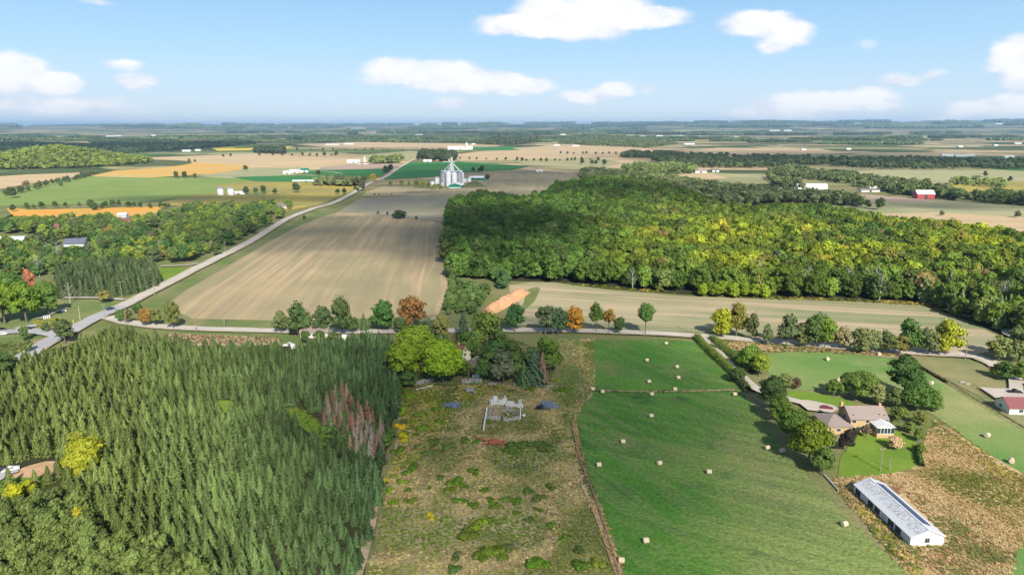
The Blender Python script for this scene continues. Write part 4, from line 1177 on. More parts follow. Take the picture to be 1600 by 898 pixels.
# far plain beyond: groves in strips, growing with distance
gx, gy, gs, gt = [], [], [], []
for k in range(480):
    Y = 3000 * (24000 / 3000) ** (rng.random() ** 0.75)
    X = rng.uniform(-0.86, 0.86) * Y
    L = rng.uniform(60, 700) * (Y / 5000) ** .7; D = rng.uniform(30, 160) * (Y / 5000) ** .7
    s = max(38, 0.012 * Y)
    n = int(min(60, max(2, L * D / (s * s) * 2.2)))
    u_, v_ = proj(X, Y, 0)
    # keep the open fields open
    if 1.0 * v_ > 224 and 430 < u_ < 1330: continue
    if float(vnoise(X, Y * 2.5, 3600, 61)) < 0.45: continue
    tk = np.array([0.05, 0.07, 0.035]) * (0.8 + 1.3 * rng.random())
    for i in range(n):
        gx.append(X + (rng.random() - .5) * L); gy.append(Y + (rng.random() - .5) * D); gs.append(s * (.8 + .5 * rng.random())); gt.append(tk * (.85 + .3 * rng.random()))
gx, gy = np.array(gx), np.array(gy)
scatter('far_woodland', np.stack([gx, gy], 1), height(gx, gy) - 1, np.array(gs), rng.integers(0, 4, len(gx)), np.array(gt), C_GR, 'blue green woods scattered over the far plain', 'woodland')
print('groves', len(gx))

# ---- middle-distance field trees and hedgerows (individual trees)
FT = [  # polyline, spacing, height, tint, label
    ([(265, 279), (298, 279)], 17, 15, (0.06, 0.085, 0.04), 'tree in the small clump on the bright green field'),
    ([(302, 279), (313, 279)], 16, 13, (0.06, 0.085, 0.04), 'tree just beside the small clump on the bright green field'),
    ([(290, 254), (312, 254)], 20, 12, (0.06, 0.085, 0.04), 'tree in the clump behind the golden field'),
    ([(0, 308), (40, 300), (70, 291), (110, 284), (150, 272)], 15, 10, (0.07, 0.085, 0.045), 'hedgerow tree between the pale field and the bright green crop'),
    ([(12, 332), (60, 326), (145, 322), (145, 330), (180, 322), (240, 326), (330, 330)], 11, 8, (0.05, 0.075, 0.03), 'dark hedgerow tree above the orange field'),
    ([(375, 303), (390, 304), (405, 303), (436, 304)], 14, 11, (0.045, 0.065, 0.035), 'dark tree beside the two silver grain bins'),
    ([(455, 302), (470, 301)], 11, 14, (0.04, 0.065, 0.035), 'dark tree standing alone on the mustard field'),
    ([(524, 304), (539, 304)], 7, 10, (0.03, 0.055, 0.03), 'dark conifer in the small square clump by the road'),
    ([(552, 302), (566, 288), (590, 276)], 30, 8, (0.06, 0.07, 0.035), 'small roadside tree on the far stretch of road'),
    ([(600, 290), (620, 290), (650, 290), (655, 292), (690, 296)], 15, 10, (0.13, 0.15, 0.035), 'yellow green tree between the road and the grain elevator'),
    ([(598, 272), (612, 268)], 18, 15, (0.04, 0.06, 0.035), 'dark tree at the bend by the deep green field'),
    ([(672, 297), (684, 297)], 9, 9, (0.12, 0.13, 0.04), 'bush before the grain elevator bins'),
    ([(735, 269), (760, 270)], 14, 13, (0.04, 0.06, 0.035), 'tree in the clump behind the grain elevator'),
    ([(480, 275), (515, 273)], 38, 14, (0.05, 0.06, 0.035), 'tree beside the green roofed farm silo'),
    ([(400, 244), (450, 244), (520, 245), (530, 241)], 34, 13, (0.055, 0.07, 0.04), 'tree in the hedgerow across the tan field'),
    ([(420, 237), (480, 235), (560, 236), (640, 237)], 46, 12, (0.06, 0.075, 0.04), 'hedgerow tree below the far tan fields'),
    ([(800, 252), (850, 253), (905, 252), (940, 252)], 17, 11, (0.045, 0.065, 0.035), 'tree in the broken line right of the grain elevator'),
    ([(905, 257), (950, 258)], 19, 16, (0.04, 0.06, 0.035), 'dark tree in the clump before the forest tail'),
    ([(715, 249), (780, 251), (800, 251)], 30, 10, (0.06, 0.08, 0.04), 'small tree below the corn field'),
    ([(870, 241), (960, 242), (1060, 246)], 24, 12, (0.07, 0.09, 0.045), 'tree in the far hedgerow across the tan field'),
    ([(580, 334), (600, 335), (640, 341), (668, 344)], 14, 4, (0.04, 0.065, 0.025), 'low bush on the boundary above the stubble field'),
    ([(575, 306), (610, 305), (620, 305)], 12, 3.5, (0.05, 0.06, 0.03), 'low bush on the strip across the brown field'),
    ([(1465, 338), (1475, 338)], 20, 7, (0.10, 0.13, 0.05), 'lone round tree on the pale field before the red barn'),
    ([(1574, 340), (1600, 341)], 14, 8, (0.05, 0.07, 0.03), 'dark tree at the end of the pale field'),
    ([(1380, 347), (1400, 350)], 12, 9, (0.10, 0.10, 0.05), 'greyish tree at the top edge of the forest'),
    ([(1538, 277), (1548, 277)], 12, 12, (0.08, 0.05, 0.035), 'lone dark red tree on the far pale field'),
    ([(1570, 285), (1600, 286)], 16, 12, (0.04, 0.06, 0.03), 'dark tree beyond the golden rough ground'),
    ([(1380, 330), (1340, 324), (1300, 320)], 13, 14, (0.05, 0.08, 0.03), 'deep green tree on the back edge of the forest'),
]
for k, (pl, sp, h, tint, lab) in enumerate(FT):
    x, y = line_pts(pl, sp, k, 0.22)
    for i in range(len(x)):
        tree_one('field_tree', BROAD[int(rng.integers(6))], x[i], y[i], h * (0.75 + .5 * rng.random()), np.array(tint) * (0.75 + .5 * rng.random()), lab, 'tree', 'trees and hedgerows among the far fields', parts=False, wide=1.0)
for (u, v, h, tint, me, lab, w_) in [
    (95, 291, 17, (0.045, 0.08, 0.035), PINE[0], 'lone dark conifer on the bright green field', .9),
    (42, 293, 12, (0.15, 0.13, 0.09), BROAD[3], 'lone greyish tree at the top of the bright green field', 1.1),
    (20, 310, 17, (0.055, 0.075, 0.04), BROAD[5], 'spreading dark tree at the near end of the green crop', 1.1),
    (384, 267, 13, (0.05, 0.075, 0.035), BROAD[1], 'lone round tree left of the green roofed farm', 1.1),
    (349, 246, 12, (0.045, 0.07, 0.035), BROAD[2], 'first of two lone trees on the far tan field', 1.1),
    (361, 245, 12, (0.045, 0.07, 0.035), BROAD[4], 'second of two lone trees on the far tan field', 1.1),
    (567, 298, 15, (0.05, 0.05, 0.04), BROAD[0], 'dark trunked tree right at the roadside bend', .8),
    (583, 284, 15, (0.30, 0.24, 0.05), BROAD[3], 'golden yellow tree at the road junction', 1.1),
    (762, 284, 15, (0.035, 0.05, 0.03), BROAD[2], 'lone dark tree right of the elevator sheds', .9),
    (625, 341, 9, (0.035, 0.06, 0.03), BROAD[3], 'broad dark bush above the stubble field', 2.4),
    (476, 343, 5, (0.05, 0.07, 0.03), BROAD[1], 'small dark bush at the roadside', 1.0),
    (835, 312, 13, (0.03, 0.06, 0.03), BROAD[1], 'dark tree at the forest shoulder', 1.0)]:
    x, y = gp(u, v)
    tree_one('field_tree', me, x, y, h, tint, lab, 'tree', parts=False, wide=w_)

def far_patch(x0, y0, L, D, mat):
    n, m_ = 10, 4; V = []; q = []
    sk = rng.uniform(-.3, .3)
    for j in range(m_ + 1):
        for i in range(n + 1):
            xx = x0 + (i / n - .5) * L * (1 + .2 * math.sin(j + x0)) + sk * D * j / m_; yy = y0 + (j / m_ - .5) * D * (1 + .15 * math.sin(i * .7 + y0))
            V.append((xx, yy, float(height(xx, yy)) + .9 + yy * .00025))
    for j in range(m_):
        for i in range(n):
            k = j * (n + 1) + i; q.append((k, k + 1, k + n + 2, k + n + 1))
    o = link('field', mesh_np('field', V, q, [M[mat]]))
    put(o, 'one of the small far-off fields showing between the woods of the plain', 'field', kind='structure')


for k in range(95):
    Y = 4300 * (17000 / 4300) ** rng.random(); X = rng.uniform(-.8, .8) * Y
    far_patch(X, Y, rng.uniform(150, 800) * (Y / 6000) ** .5, rng.uniform(60, 220) * (Y / 6000) ** 1.0, ['farTan', 'farTanGreen', 'green3', 'farTan', 'green1', 'yellowcrop' if k % 6 == 0 else 'farTan', 'pinksoil'][int(rng.integers(7))])

# ---- village trees left of the road
VIL = [(-40, 352), (60, 350), (150, 351), (260, 343), (300, 330), (390, 328), (425, 322), (455, 322), (450, 336), (425, 352), (420, 358), (395, 372), (360, 392), (330, 408), (300, 412), (250, 412), (235, 420), (170, 420), (110, 424), (80, 440), (60, 412), (-40, 420)]
VHOLE = [[(-40, 366), (62, 366), (60, 388), (-40, 388)], [(70, 376), (142, 372), (150, 390), (145, 402), (98, 405), (66, 400)], [(355, 352), (400, 346), (432, 340), (432, 348), (380, 358)], [(100, 340), (250, 322), (250, 334), (100, 342)], [(182, 344), (212, 344), (212, 358), (186, 360)], [(82, 355), (100, 355), (100, 368), (84, 368)], [(428, 322), (448, 320), (448, 332), (428, 334)], [(225, 355), (262, 362), (255, 376), (232, 372)]]
x, y = region_pts(VIL, 9.0, 3)
ub, vb = proj(x, y, 0)
ok = np.ones(len(x), bool)
for hp in VHOLE: ok &= ~inpoly(ub, vb, hp)
ok &= ub > -60
R1P = np.array([gp(u, v) for u, v in ROAD1])
ok &= dseg(x, y, R1P) > 9
x, y, ub, vb = x[ok], y[ok], ub[ok], vb[ok]
o_ = np.argsort(y)
PAL = [(0.05, 0.09, 0.03), (0.09, 0.12, 0.04), (0.13, 0.16, 0.04), (0.16, 0.17, 0.035), (0.085, 0.095, 0.05), (0.12, 0.11, 0.07), (0.22, 0.12, 0.06)]
PN = ['dark green', 'mid green', 'light green', 'yellow green', 'grey green', 'brownish', 'reddish']
PAL = [(p[0] * .9, p[1] * 1.02, p[2]) for p in PAL]
PW = [.22, .28, .24, .12, .10, .035, .005]
C_VIL = source_collection('village_crown', BROAD)
cnt = 0; rs = []
for i in o_:
    c = int(rng.choice(7, p=PW)); h = 8.5 + 5.5 * rng.random()
    tt = np.array(PAL[c]) * (.8 + .35 * rng.random())
    if cnt < 150 and ub[i] > -10:
        where = 'beside the long road' if ub[i] > 280 else ('near the white village houses' if ub[i] < 150 else 'in the middle of the village trees')
        tree_one('village_tree', BROAD[int(rng.integers(6))], x[i], y[i], h, tt, f'{PN[c]} tree {where}', 'tree', 'trees round the village left of the road', parts=False, wide=.95)
        cnt += 1
    else:
        rs.append((x[i], y[i], h, tt))
if rs:
    scatter('village_wood', np.array([(a[0], a[1]) for a in rs]), 0, np.array([a[2] for a in rs]), rng.integers(0, 6, len(rs)), np.array([a[3] for a in rs]), C_VIL, 'farther trees of the village merging together', 'trees')
print('village', len(x))
for (u, v, h, k, tint, lab, w_) in [
    (62, 385, 13, 'o', (0.035, 0.055, 0.03), 'dark round tree left of the white village house', 1.0),
    (83, 384, 17, 'p', (0.04, 0.065, 0.03), 'tall dark conifer beside the white village house', 0.9),
    (150, 398, 10, 'o', (0.22, 0.09, 0.06), 'reddish tree right of the grey village roof', 0.9),
    (395, 366, 11, 'o', (0.05, 0.07, 0.03), 'roadside tree at the last house before the fields', 1.0),
    (340, 400, 12, 'o', (0.05, 0.075, 0.03), 'dark tree overhanging the road verge', 1.0)]:
    xx, yy = gp(u, v)
    tree_one('village_tree', PINE[1] if k == 'p' else BROAD[2], xx, yy, h, tint, lab, 'tree', parts=False, wide=w_)

x, y = region_pts([(-60, 404), (60, 404), (92, 414), (88, 432), (60, 436), (-60, 428)], 10.0, 33)
for i in range(len(x)):
    tree_one('village_tree', BROAD[int(rng.integers(6))], x[i], y[i], 8 + 4 * rng.random(), np.array(PAL[int(rng.choice(3))]) * (.8 + .4 * rng.random()), 'green tree between the village houses and the big corner trees', 'tree', 'trees behind the corner trees', parts=False)
# ---- conifer block beside the road
x, y = region_pts([(96, 466), (90, 440), (112, 428), (170, 424), (236, 424), (250, 436), (246, 448), (200, 462)], 4.2, 9, jit=.25)
ub_, _ = proj(x, y, 0)
for i in range(len(x)):
    d = (y[i] - y.min()) / (y.max() - y.min())
    tree_one('conifer_tree', SPRL[int(rng.integers(3))], x[i], y[i], 10.5 + 3 * rng.random(), np.array([0.052, 0.074, 0.038]) * (.7 + .5 * rng.random()), ('front row conifer' if d < .2 else ('inner conifer' if d < .6 else 'back row conifer')) + ' of the square block ' + ('nearest the road' if ub_[i] > 200 else ('by the bare pale tree' if ub_[i] < 135 else 'above the spreading olive tree')), 'conifer', 'conifers of the square block by the road', parts=False, wide=1.15)
print('block', len(x))

# ---- thicket between stubble field and strip field
for k, (poly, sp, h, tint, lab) in enumerate([
    ([(703, 420), (740, 425), (795, 436), (800, 442), (760, 440), (700, 432)], 4.5, 8, (0.055, 0.10, 0.03), 'young tree of the thicket at the forest foot'),
    ([(704, 440), (724, 446), (765, 458), (752, 476), (742, 492), (695, 494), (697, 470)], 3.6, 5, (0.07, 0.11, 0.04), 'young bushy tree in the thicket by the orange soil heap'),
    ([(780, 440), (798, 440), (790, 452), (778, 455)], 4.0, 9, (0.045, 0.085, 0.035), 'dark young tree above the orange soil heap')]):
    x, y = region_pts(poly, sp, 40 + k, jit=.3)
    for i in range(len(x)):
        tree_one('young_tree', BROAD[int(rng.integers(6))], x[i], y[i], h * (.6 + .7 * rng.random()), np.array(tint) * (.7 + .6 * rng.random()), lab, 'tree', 'young trees of the thicket', parts=False, wide=.95)

# ---- roadside and farmyard trees: each its own
HERO = [  # u, v(foot), height, kind, tint, width, label
    (188, 505, 8, 'b', (0.06, 0.11, 0.035), .85, 'small green tree standing between road and crossroad'),
    (200, 506, 8, 'b', (0.10, 0.10, 0.045), .8, 'thin olive tree beside the small green crossroad tree'),
    (216, 490, 6, 'b', (0.05, 0.10, 0.03), 1.2, 'round green bush at the corner of the stubble field'),
    (229, 511, 11, 'b', (0.20, 0.12, 0.04), .95, 'orange tinged maple right of the road corner'),
    (244, 511, 10, 'b', (0.10, 0.11, 0.04), .9, 'green tree touching the orange tinged maple'),
    (271, 515, 15, 'b', (0.10, 0.11, 0.035), .62, 'tall narrow brownish green tree beside the crossroad'),
    (440, 522, 12, 'b', (0.07, 0.09, 0.04), .7, 'slim olive tree by the grey farm roof'),
    (461, 524, 8, 'b', (0.15, 0.11, 0.09), .9, 'greyish brown bare-looking tree by the grey farm roof'),
    (470, 525, 17, 'b', (0.055, 0.09, 0.035), .85, 'broad dark tree left of the grey farm roof'),
    (505, 524, 15, 'b', (0.055, 0.085, 0.04), .78, 'dark tree right of the grey farm roof'),
    (535, 525, 20, 'b', (0.055, 0.085, 0.035), .62, 'tall dark tree with a bare brown top'),
    (569, 518, 10, 's', (0.05, 0.085, 0.04), 1.2, 'small conifer between two broad roadside trees'),
    (599, 518, 16, 'b', (0.045, 0.10, 0.03), .95, 'rounded deep green tree beside the orange maple'),
    (645, 517, 18, 'b', (0.165, 0.085, 0.035), .98, 'big rusty orange maple at the edge of the stubble field'),
    (668, 533, 11, 'b', (0.06, 0.085, 0.05), 1.1, 'grey green tree before the rusty maple'),
    (690, 532, 13, 'b', (0.13, 0.13, 0.05), .8, 'olive brown tree right of the rusty maple'),
    (724, 532, 15, 's', (0.045, 0.07, 0.045), 1.35, 'dark layered conifer in the farmyard'),
    (762, 545, 18, 'b', (0.09, 0.13, 0.03), 1.0, 'broad yellow green tree in front of the soil heap'),
    (755, 515, 9, 'b', (0.17, 0.10, 0.05), .8, 'small brown shrub at the foot of the soil heap'),
    (804, 520, 15, 'b', (0.035, 0.085, 0.03), .80, 'deep green round tree right of the soil heap'),
    (852, 524, 16, 'b', (0.075, 0.10, 0.06), .95, 'grey green willow-like tree beside the orange maple'),
    (872, 524, 14, 'b', (0.045, 0.075, 0.04), .85, 'dark green tree wedged against the orange maple'),
    (896, 522, 14, 'b', (0.34, 0.17, 0.03), .95, 'bright orange and green maple on the crossroad'),
    (932, 520, 15, 't', (0.07, 0.12, 0.03), .62, 'slender green tree left of the small orange maple'),
    (951, 522, 13, 't', (0.22, 0.13, 0.035), .75, 'small orange brown maple with a pale trunk'),
    (968, 522, 9, 'b', (0.05, 0.08, 0.03), .95, 'low dark round tree right of the small orange maple'),
    (1008, 524, 17, 't', (0.055, 0.10, 0.03), .75, 'tall green tree alone above the hay meadow'),
    (1127, 527, 15, 'b', (0.19, 0.20, 0.02), .9, 'yellow green maple at the driveway entrance'),
    (1150, 527, 18, 'b', (0.13, 0.12, 0.03), .75, 'tall brown tipped maple beside the yellow green maple'),
    (1175, 533, 14, 'b', (0.075, 0.085, 0.04), .5, 'narrow dark hedgerow tree by the driveway maples'),
    (1198, 540, 11, 'b', (0.075, 0.095, 0.045), .7, 'short olive hedgerow tree beside the narrow dark one'),
    (1228, 542, 16, 'b', (0.065, 0.085, 0.045), .85, 'dark grey green hedgerow tree with a spreading top'),
    (1250, 542, 12, 'b', (0.09, 0.10, 0.045), .85, 'olive hedgerow tree in the middle of the row'),
    (1272, 544, 17, 'b', (0.055, 0.09, 0.03), .75, 'tall dark hedgerow tree with a pointed top'),
    (1288, 545, 16, 'b', (0.10, 0.15, 0.025), .75, 'bright green hedgerow tree against the pointed one'),
    (1316, 547, 11, 'b', (0.18, 0.15, 0.09), .9, 'pale brown bushy hedgerow tree'),
    (1345, 551, 12, 'b', (0.12, 0.13, 0.06), 1.1, 'wide pale olive hedgerow tree'),
    (1362, 551, 12, 'b', (0.10, 0.12, 0.05), .95, 'olive tree next to the wide pale one'),
    (1384, 553, 11, 'b', (0.09, 0.11, 0.045), .9, 'low olive tree left of the big round tree'),
    (1405, 556, 10, 'b', (0.13, 0.12, 0.04), 1.0, 'brownish low tree below the big round tree'),
    (1421, 552, 17, 'b', (0.06, 0.11, 0.03), .95, 'big round dark green tree near the end of the hedgerow'),
    (1450, 556, 14, 'b', (0.10, 0.12, 0.06), .95, 'grey green tree before the yellow maple'),
    (1477, 556, 17, 'b', (0.19, 0.20, 0.02), .85, 'yellow green maple ending the hedgerow'),
    (1560, 565, 13, 'b', (0.11, 0.13, 0.05), 1.2, 'wide pale green tree by the bend of the road'),
    (1592, 566, 17, 'b', (0.08, 0.10, 0.04), 1.1, 'olive tree overhanging the road bend'),
    (1572, 594, 8, 'b', (0.05, 0.09, 0.025), 1.2, 'low dark tree casting a long shadow on the paddock'),
    (1598, 598, 9, 'b', (0.07, 0.11, 0.025), 1.2, 'low tree beside the pale loop driveway'),
    (1556, 590, 6, 'b', (0.16, 0.14, 0.03), 1.3, 'small yellowish tree behind the low dark one'),
    # farmyard
    (634, 592, 17, 'B', (0.145, 0.205, 0.020), 1.0, 'huge yellow green maple at the plantation corner'),
    (650, 570, 19, 'B', (0.135, 0.195, 0.022), 1.0, 'tall yellow green maple behind the first one'),
    (692, 600, 19, 'B', (0.145, 0.215, 0.018), 1.02, 'bright yellow green maple beside the rubble wall'),
    (638, 605, 7, 'b', (0.05, 0.09, 0.03), 1.3, 'low green shrub under the huge maple'),
    (716, 583, 9, 'D', (0, 0, 0), 1.2, 'bare grey tree beside the bright maple'),
    (712, 575, 10, 'b', (0.11, 0.11, 0.08), .9, 'grey brown tree by the red farmhouse roof'),
    (752, 597, 11, 'b', (0.05, 0.10, 0.03), .95, 'green shrubby tree before the farm sheds'),
    (787, 600, 14, 'b', (0.10, 0.115, 0.075), 1.1, 'grey leaved wide tree at the field edge'),
    (770, 575, 12, 'b', (0.04, 0.085, 0.03), 1.2, 'dark green tree behind the grey leaved one'),
    (800, 575, 12, 'b', (0.055, 0.09, 0.03), 1.1, 'mid green tree right of the dark farmyard tree'),
    (818, 602, 11, 's', (0.05, 0.09, 0.04), 1.5, 'shaggy green conifer at the field edge'),
    (834, 600, 16, 's', (0.045, 0.075, 0.05), 1.5, 'tall blue green spruce in the farmyard group'),
    (847, 598, 14, 'x', (0.16, 0.10, 0.08), 1.4, 'reddish brown dying spruce in the farmyard group'),
    (860, 585, 14, 'b', (0.08, 0.13, 0.025), .95, 'bright green tree flanking the dying spruce'),
    (852, 570, 13, 'b', (0.10, 0.15, 0.03), .8, 'light green tree at the back of the farmyard group'),
    (733, 560, 7, 'b', (0.05, 0.08, 0.035), 1.2, 'low dark shrub near the farmhouse'),
    (690, 548, 8, 'b', (0.06, 0.10, 0.03), 1.2, 'low green tree behind the maples'),
    (727, 560, 13, 'b', (0.07, 0.12, 0.03), 1.0, 'leafy green tree shading the farmhouse yard'),
    (742, 556, 12, 'b', (0.09, 0.13, 0.035), 1.0, 'light green tree behind the grey roofed shed'),
    (778, 556, 12, 'b', (0.06, 0.10, 0.03), 1.0, 'dark green tree behind the soil-side maple'),
    (765, 592, 12, 'b', (0.065, 0.115, 0.03), 1.0, 'leafy tree filling the gap by the tank'),
    (805, 597, 12, 'b', (0.075, 0.12, 0.03), 1.0, 'leafy tree beside the shaggy conifer'),
    (725, 590, 9, 'b', (0.07, 0.115, 0.03), 1.0, 'round green tree above the rubble wall'),
    (830, 580, 12, 'b', (0.06, 0.11, 0.035), 1.0, 'green tree behind the tall blue green spruce'),
    (478, 537, 7, 'b', (0.06, 0.095, 0.03), 1.0, 'green tree in front of the pinkish grey farm roof'),
    (500, 536, 6.5, 'b', (0.06, 0.10, 0.03), 1.1, 'bushy tree before the pinkish grey farm roof'),
    (520, 540, 7, 'b', (0.07, 0.10, 0.035), 1.0, 'green tree right of the blue pool'),
    (552, 522, 9, 'b', (0.06, 0.09, 0.03), .9, 'small tree between tall brown topped tree and conifer'),
    (625, 522, 9, 'b', (0.07, 0.10, 0.04), 1.0, 'small olive tree left of the rusty maple'),
    # corner trees at the paved road
    (42, 504, 23, 'B', (0.095, 0.155, 0.020), .85, 'huge light green tree clump by the street corner'),
    (8, 506, 24, 'B', (0.11, 0.165, 0.022), .9, 'yellow green big tree at the picture edge'),
    (76, 494, 21, 'B', (0.07, 0.125, 0.025), .8, 'big green tree throwing dark shade on the lawn'),
    (22, 482, 22, 'B', (0.06, 0.11, 0.025), 1.1, 'big green tree behind the corner clump'),
    (48, 462, 17, 'b', (0.27, 0.11, 0.075), .5, 'red leaved maple rising behind the big green trees'),
    (15, 458, 15, 'b', (0.26, 0.10, 0.07), .5, 'second red leaved maple near the picture edge'),
    (110, 475, 13, 'D', (0, 0, 0), 1.0, 'bare pale tree at the edge of the conifer block'),
    (163, 474, 8, 'b', (0.14, 0.13, 0.05), 1.5, 'low spreading olive tree on the corner lawn'),
    (102, 536, 12, 'b', (0.06, 0.085, 0.035), 1.0, 'dark tree leaning over the paved road'),
    (72, 520, 6, 'b', (0.06, 0.10, 0.035), 1.0, 'small round tree on the corner verge'),
    (40, 533, 8, 'b', (0.06, 0.10, 0.03), .8, 'young green tree beside the side street'),
    (45, 552, 7, 'b', (0.08, 0.11, 0.04), .8, 'loose green sapling on the grass bank'),
    (5, 590, 11, 'b', (0.06, 0.10, 0.035), 1.2, 'dark green shrubby tree on the grass bank'),
    (25, 575, 5, 'b', (0.05, 0.08, 0.03), 1.2, 'small dark bush on the grass bank'),
    # house surroundings
    (1170, 580, 12, 'B', (0.085, 0.14, 0.025), 1.1, 'broad light green tree left of the driveway'),
    (1186, 588, 11, 'B', (0.13, 0.17, 0.025), 1.0, 'yellow green tree beside the driveway'),
    (1152, 598, 7, 'b', (0.05, 0.075, 0.03), 1.4, 'low dark bush at the end of the hedge'),
    (1206, 638, 13, 'B', (0.045, 0.075, 0.03), 1.05, 'dark green tree over the driveway'),
    (1218, 660, 11, 'B', (0.075, 0.115, 0.025), 1.0, 'mid green tree in the row beside the meadow'),
    (1238, 690, 12, 'B', (0.07, 0.12, 0.025), 1.0, 'green tree in the row left of the garage'),
    (1263, 725, 15, 'B', (0.125, 0.165, 0.020), 1.05, 'biggest yellow green tree beside the garage'),
    (1284, 742, 9, 'b', (0.07, 0.11, 0.03), 1.0, 'small green tree at the foot of the biggest one'),
    (1322, 706, 8, 'B', (0.032, 0.024, 0.03), .8, 'dark purple leaved tree at the garage corner'),
    (1352, 684, 5, 'b', (0.10, 0.07, 0.06), 1.0, 'low reddish shrub against the sunroom wall'),
    (1398, 702, 4.5, 'b', (0.34, 0.24, 0.17), 1.3, 'pinkish pampas-like bush on the mown lawn'),
    (1244, 608, 5, 'b', (0.08, 0.05, 0.04), .9, 'small dark red shrub at the lawn corner'),
    (1225, 606, 6, 'b', (0.11, 0.12, 0.05), 1.2, 'loose pale shrub by the driveway bend'),
    (1302, 620, 7, 'b', (0.08, 0.12, 0.03), 1.2, 'light green tree at the end of the narrow lawn'),
    (1325, 622, 11, 'B', (0.065, 0.105, 0.03), 1.1, 'green tree behind the house roof'),
    (1348, 626, 12, 'B', (0.08, 0.12, 0.03), 1.1, 'wide mid green tree behind the house'),
    (1372, 634, 9, 'b', (0.14, 0.15, 0.07), 1.1, 'pale olive shrubby tree by the chimney'),
    (1412, 620, 17, 'B', (0.045, 0.085, 0.025), .95, 'tall dark green tree right of the house'),
    (1396, 638, 8, 'b', (0.08, 0.11, 0.04), 1.1, 'low green tree beside the tall dark one'),
    (1432, 642, 11, 'B', (0.055, 0.10, 0.025), 1.15, 'broad dark tree on the meadow edge'),
    (1455, 642, 8, 'b', (0.06, 0.105, 0.025), 1.2, 'low dark tree touching the meadow edge'),
    (1405, 660, 6, 'b', (0.09, 0.12, 0.035), 1.3, 'green bush right of the sunroom'),
    (1420, 676, 4.5, 'b', (0.10, 0.13, 0.04), 1.4, 'green bush on the back edge of the lawn'),
    (1435, 690, 4.5, 'b', (0.08, 0.12, 0.03), 1.1, 'bush at the lawn corner'),
    (1438, 710, 4, 'b', (0.10, 0.13, 0.03), 1.0, 'bush halfway down the lawn edge'),
    (1437, 664, 5, 'b', (0.12, 0.13, 0.04), 1.3, 'yellowish bush between lawn and dry weeds'),
    # plantation accents
    (135, 742, 12, 'B', (0.19, 0.20, 0.018), 1.0, 'golden yellow tree rising in the plantation'),
    (124, 722, 11, 'b', (0.14, 0.15, 0.025), .9, 'yellow green tree behind the golden one'),
    (148, 728, 10, 'b', (0.15, 0.17, 0.025), .9, 'second golden tree in the plantation'),
    (128, 758, 6, 'b', (0.21, 0.21, 0.02), 1.0, 'small yellow tree below the golden one'),
    (25, 786, 6, 'b', (0.23, 0.23, 0.015), 1.1, 'bright yellow tree below the clearing'),
    (45, 772, 4.5, 'b', (0.20, 0.22, 0.015), 1.1, 'yellow tree at the edge of the clearing lawn'),
]
for (u, v, h, k, tint, w_, lab) in HERO:
    x, y = gp(u, v)
    me = {'b': BROAD, 'B': BIG, 't': BROAD, 's': SPRL, 'x': DEADSPR}.get(k, BROAD)
    me = me[int(rng.integers(len(me)))]
    if k == 'D':
        o = link('dead_tree', BARE[int(rng.integers(2))]); o.location = (x, y, 0); o.scale = (h, h, h); put(o, lab, 'dead tree'); continue
    if k == 's' or k == 'x': w_ *= .9
    nm = 'conifer_tree' if k in 'sx' else ('shrub' if ('bush' in lab or 'shrub' in lab) and h < 9 else 'broadleaf_tree')
    o = tree_one(nm, me, x, y, h, tint, lab, 'shrub' if nm == 'shrub' else 'tree', parts=True, wide=w_, trunk=(TALLTRUNK[0] if k == 't' else None))
    if k == 't':
        for c in o.children:
            if c.name.startswith('crown'): c.location = (0, 0, 0.24); c.scale = (1, 1, .78)

# bare brown top of the tall dark tree
# dying spruces by the grass lane
DS = [(520, 640, 9, (0.13, 0.12, 0.05)), (514, 652, 9, (0.27, 0.19, 0.16)), (528, 660, 9.5, (0.29, 0.20, 0.17)), (536, 648, 8, (0.24, 0.17, 0.13)), (524, 676, 8, (0.30, 0.16, 0.12)), (552, 680, 10, (0.32, 0.14, 0.12)), (560, 694, 10, (0.30, 0.22, 0.20)), (574, 690, 9, (0.29, 0.23, 0.21)), (566, 706, 9, (0.28, 0.20, 0.18)), (582, 712, 10, (0.27, 0.21, 0.19)), (592, 706, 9, (0.26, 0.20, 0.18)), (578, 724, 9, (0.28, 0.22, 0.20)), (596, 718, 8, (0.25, 0.19, 0.17)), (596, 690, 10, (0.22, 0.16, 0.15)), (553, 720, 5, (0.36, 0.14, 0.05)), (508, 668, 8, (0.26, 0.17, 0.14)), (545, 696, 9, (0.25, 0.15, 0.13))]
dn = ['yellowing spruce first in the dying group', 'pale dead spruce behind the grass lane', 'tall pinkish dead spruce by the grass lane', 'brown dying spruce behind the pinkish one', 'reddish dying spruce at the lane edge', 'tall red needled dead spruce', 'grey pink dead spruce below the red one', 'grey dead spruce right of the red one', 'brownish dead spruce between grey ones', 'tall grey dead spruce near the field', 'slim grey dead spruce near the field', 'lowest grey dead spruce of the dying group', 'short grey dead spruce at the field edge', 'mauve dead spruce at the field edge', 'tiny orange dead spruce below the group', 'brown dead spruce against the green rows', 'brown dead spruce below the red one']
for i, (u, v, h, tint) in enumerate(DS):
    x, y = gp(u, v)
    tree_one('dead_spruce', DEADSPR[i % 2], x, y, h * .92, (tint[0] * .62, tint[1] * .70, tint[2] * .78), dn[i], 'dead spruce', 'dying spruces at the plantation edge', parts=True, wide=1.15, trunk=TALLTRUNK[1])
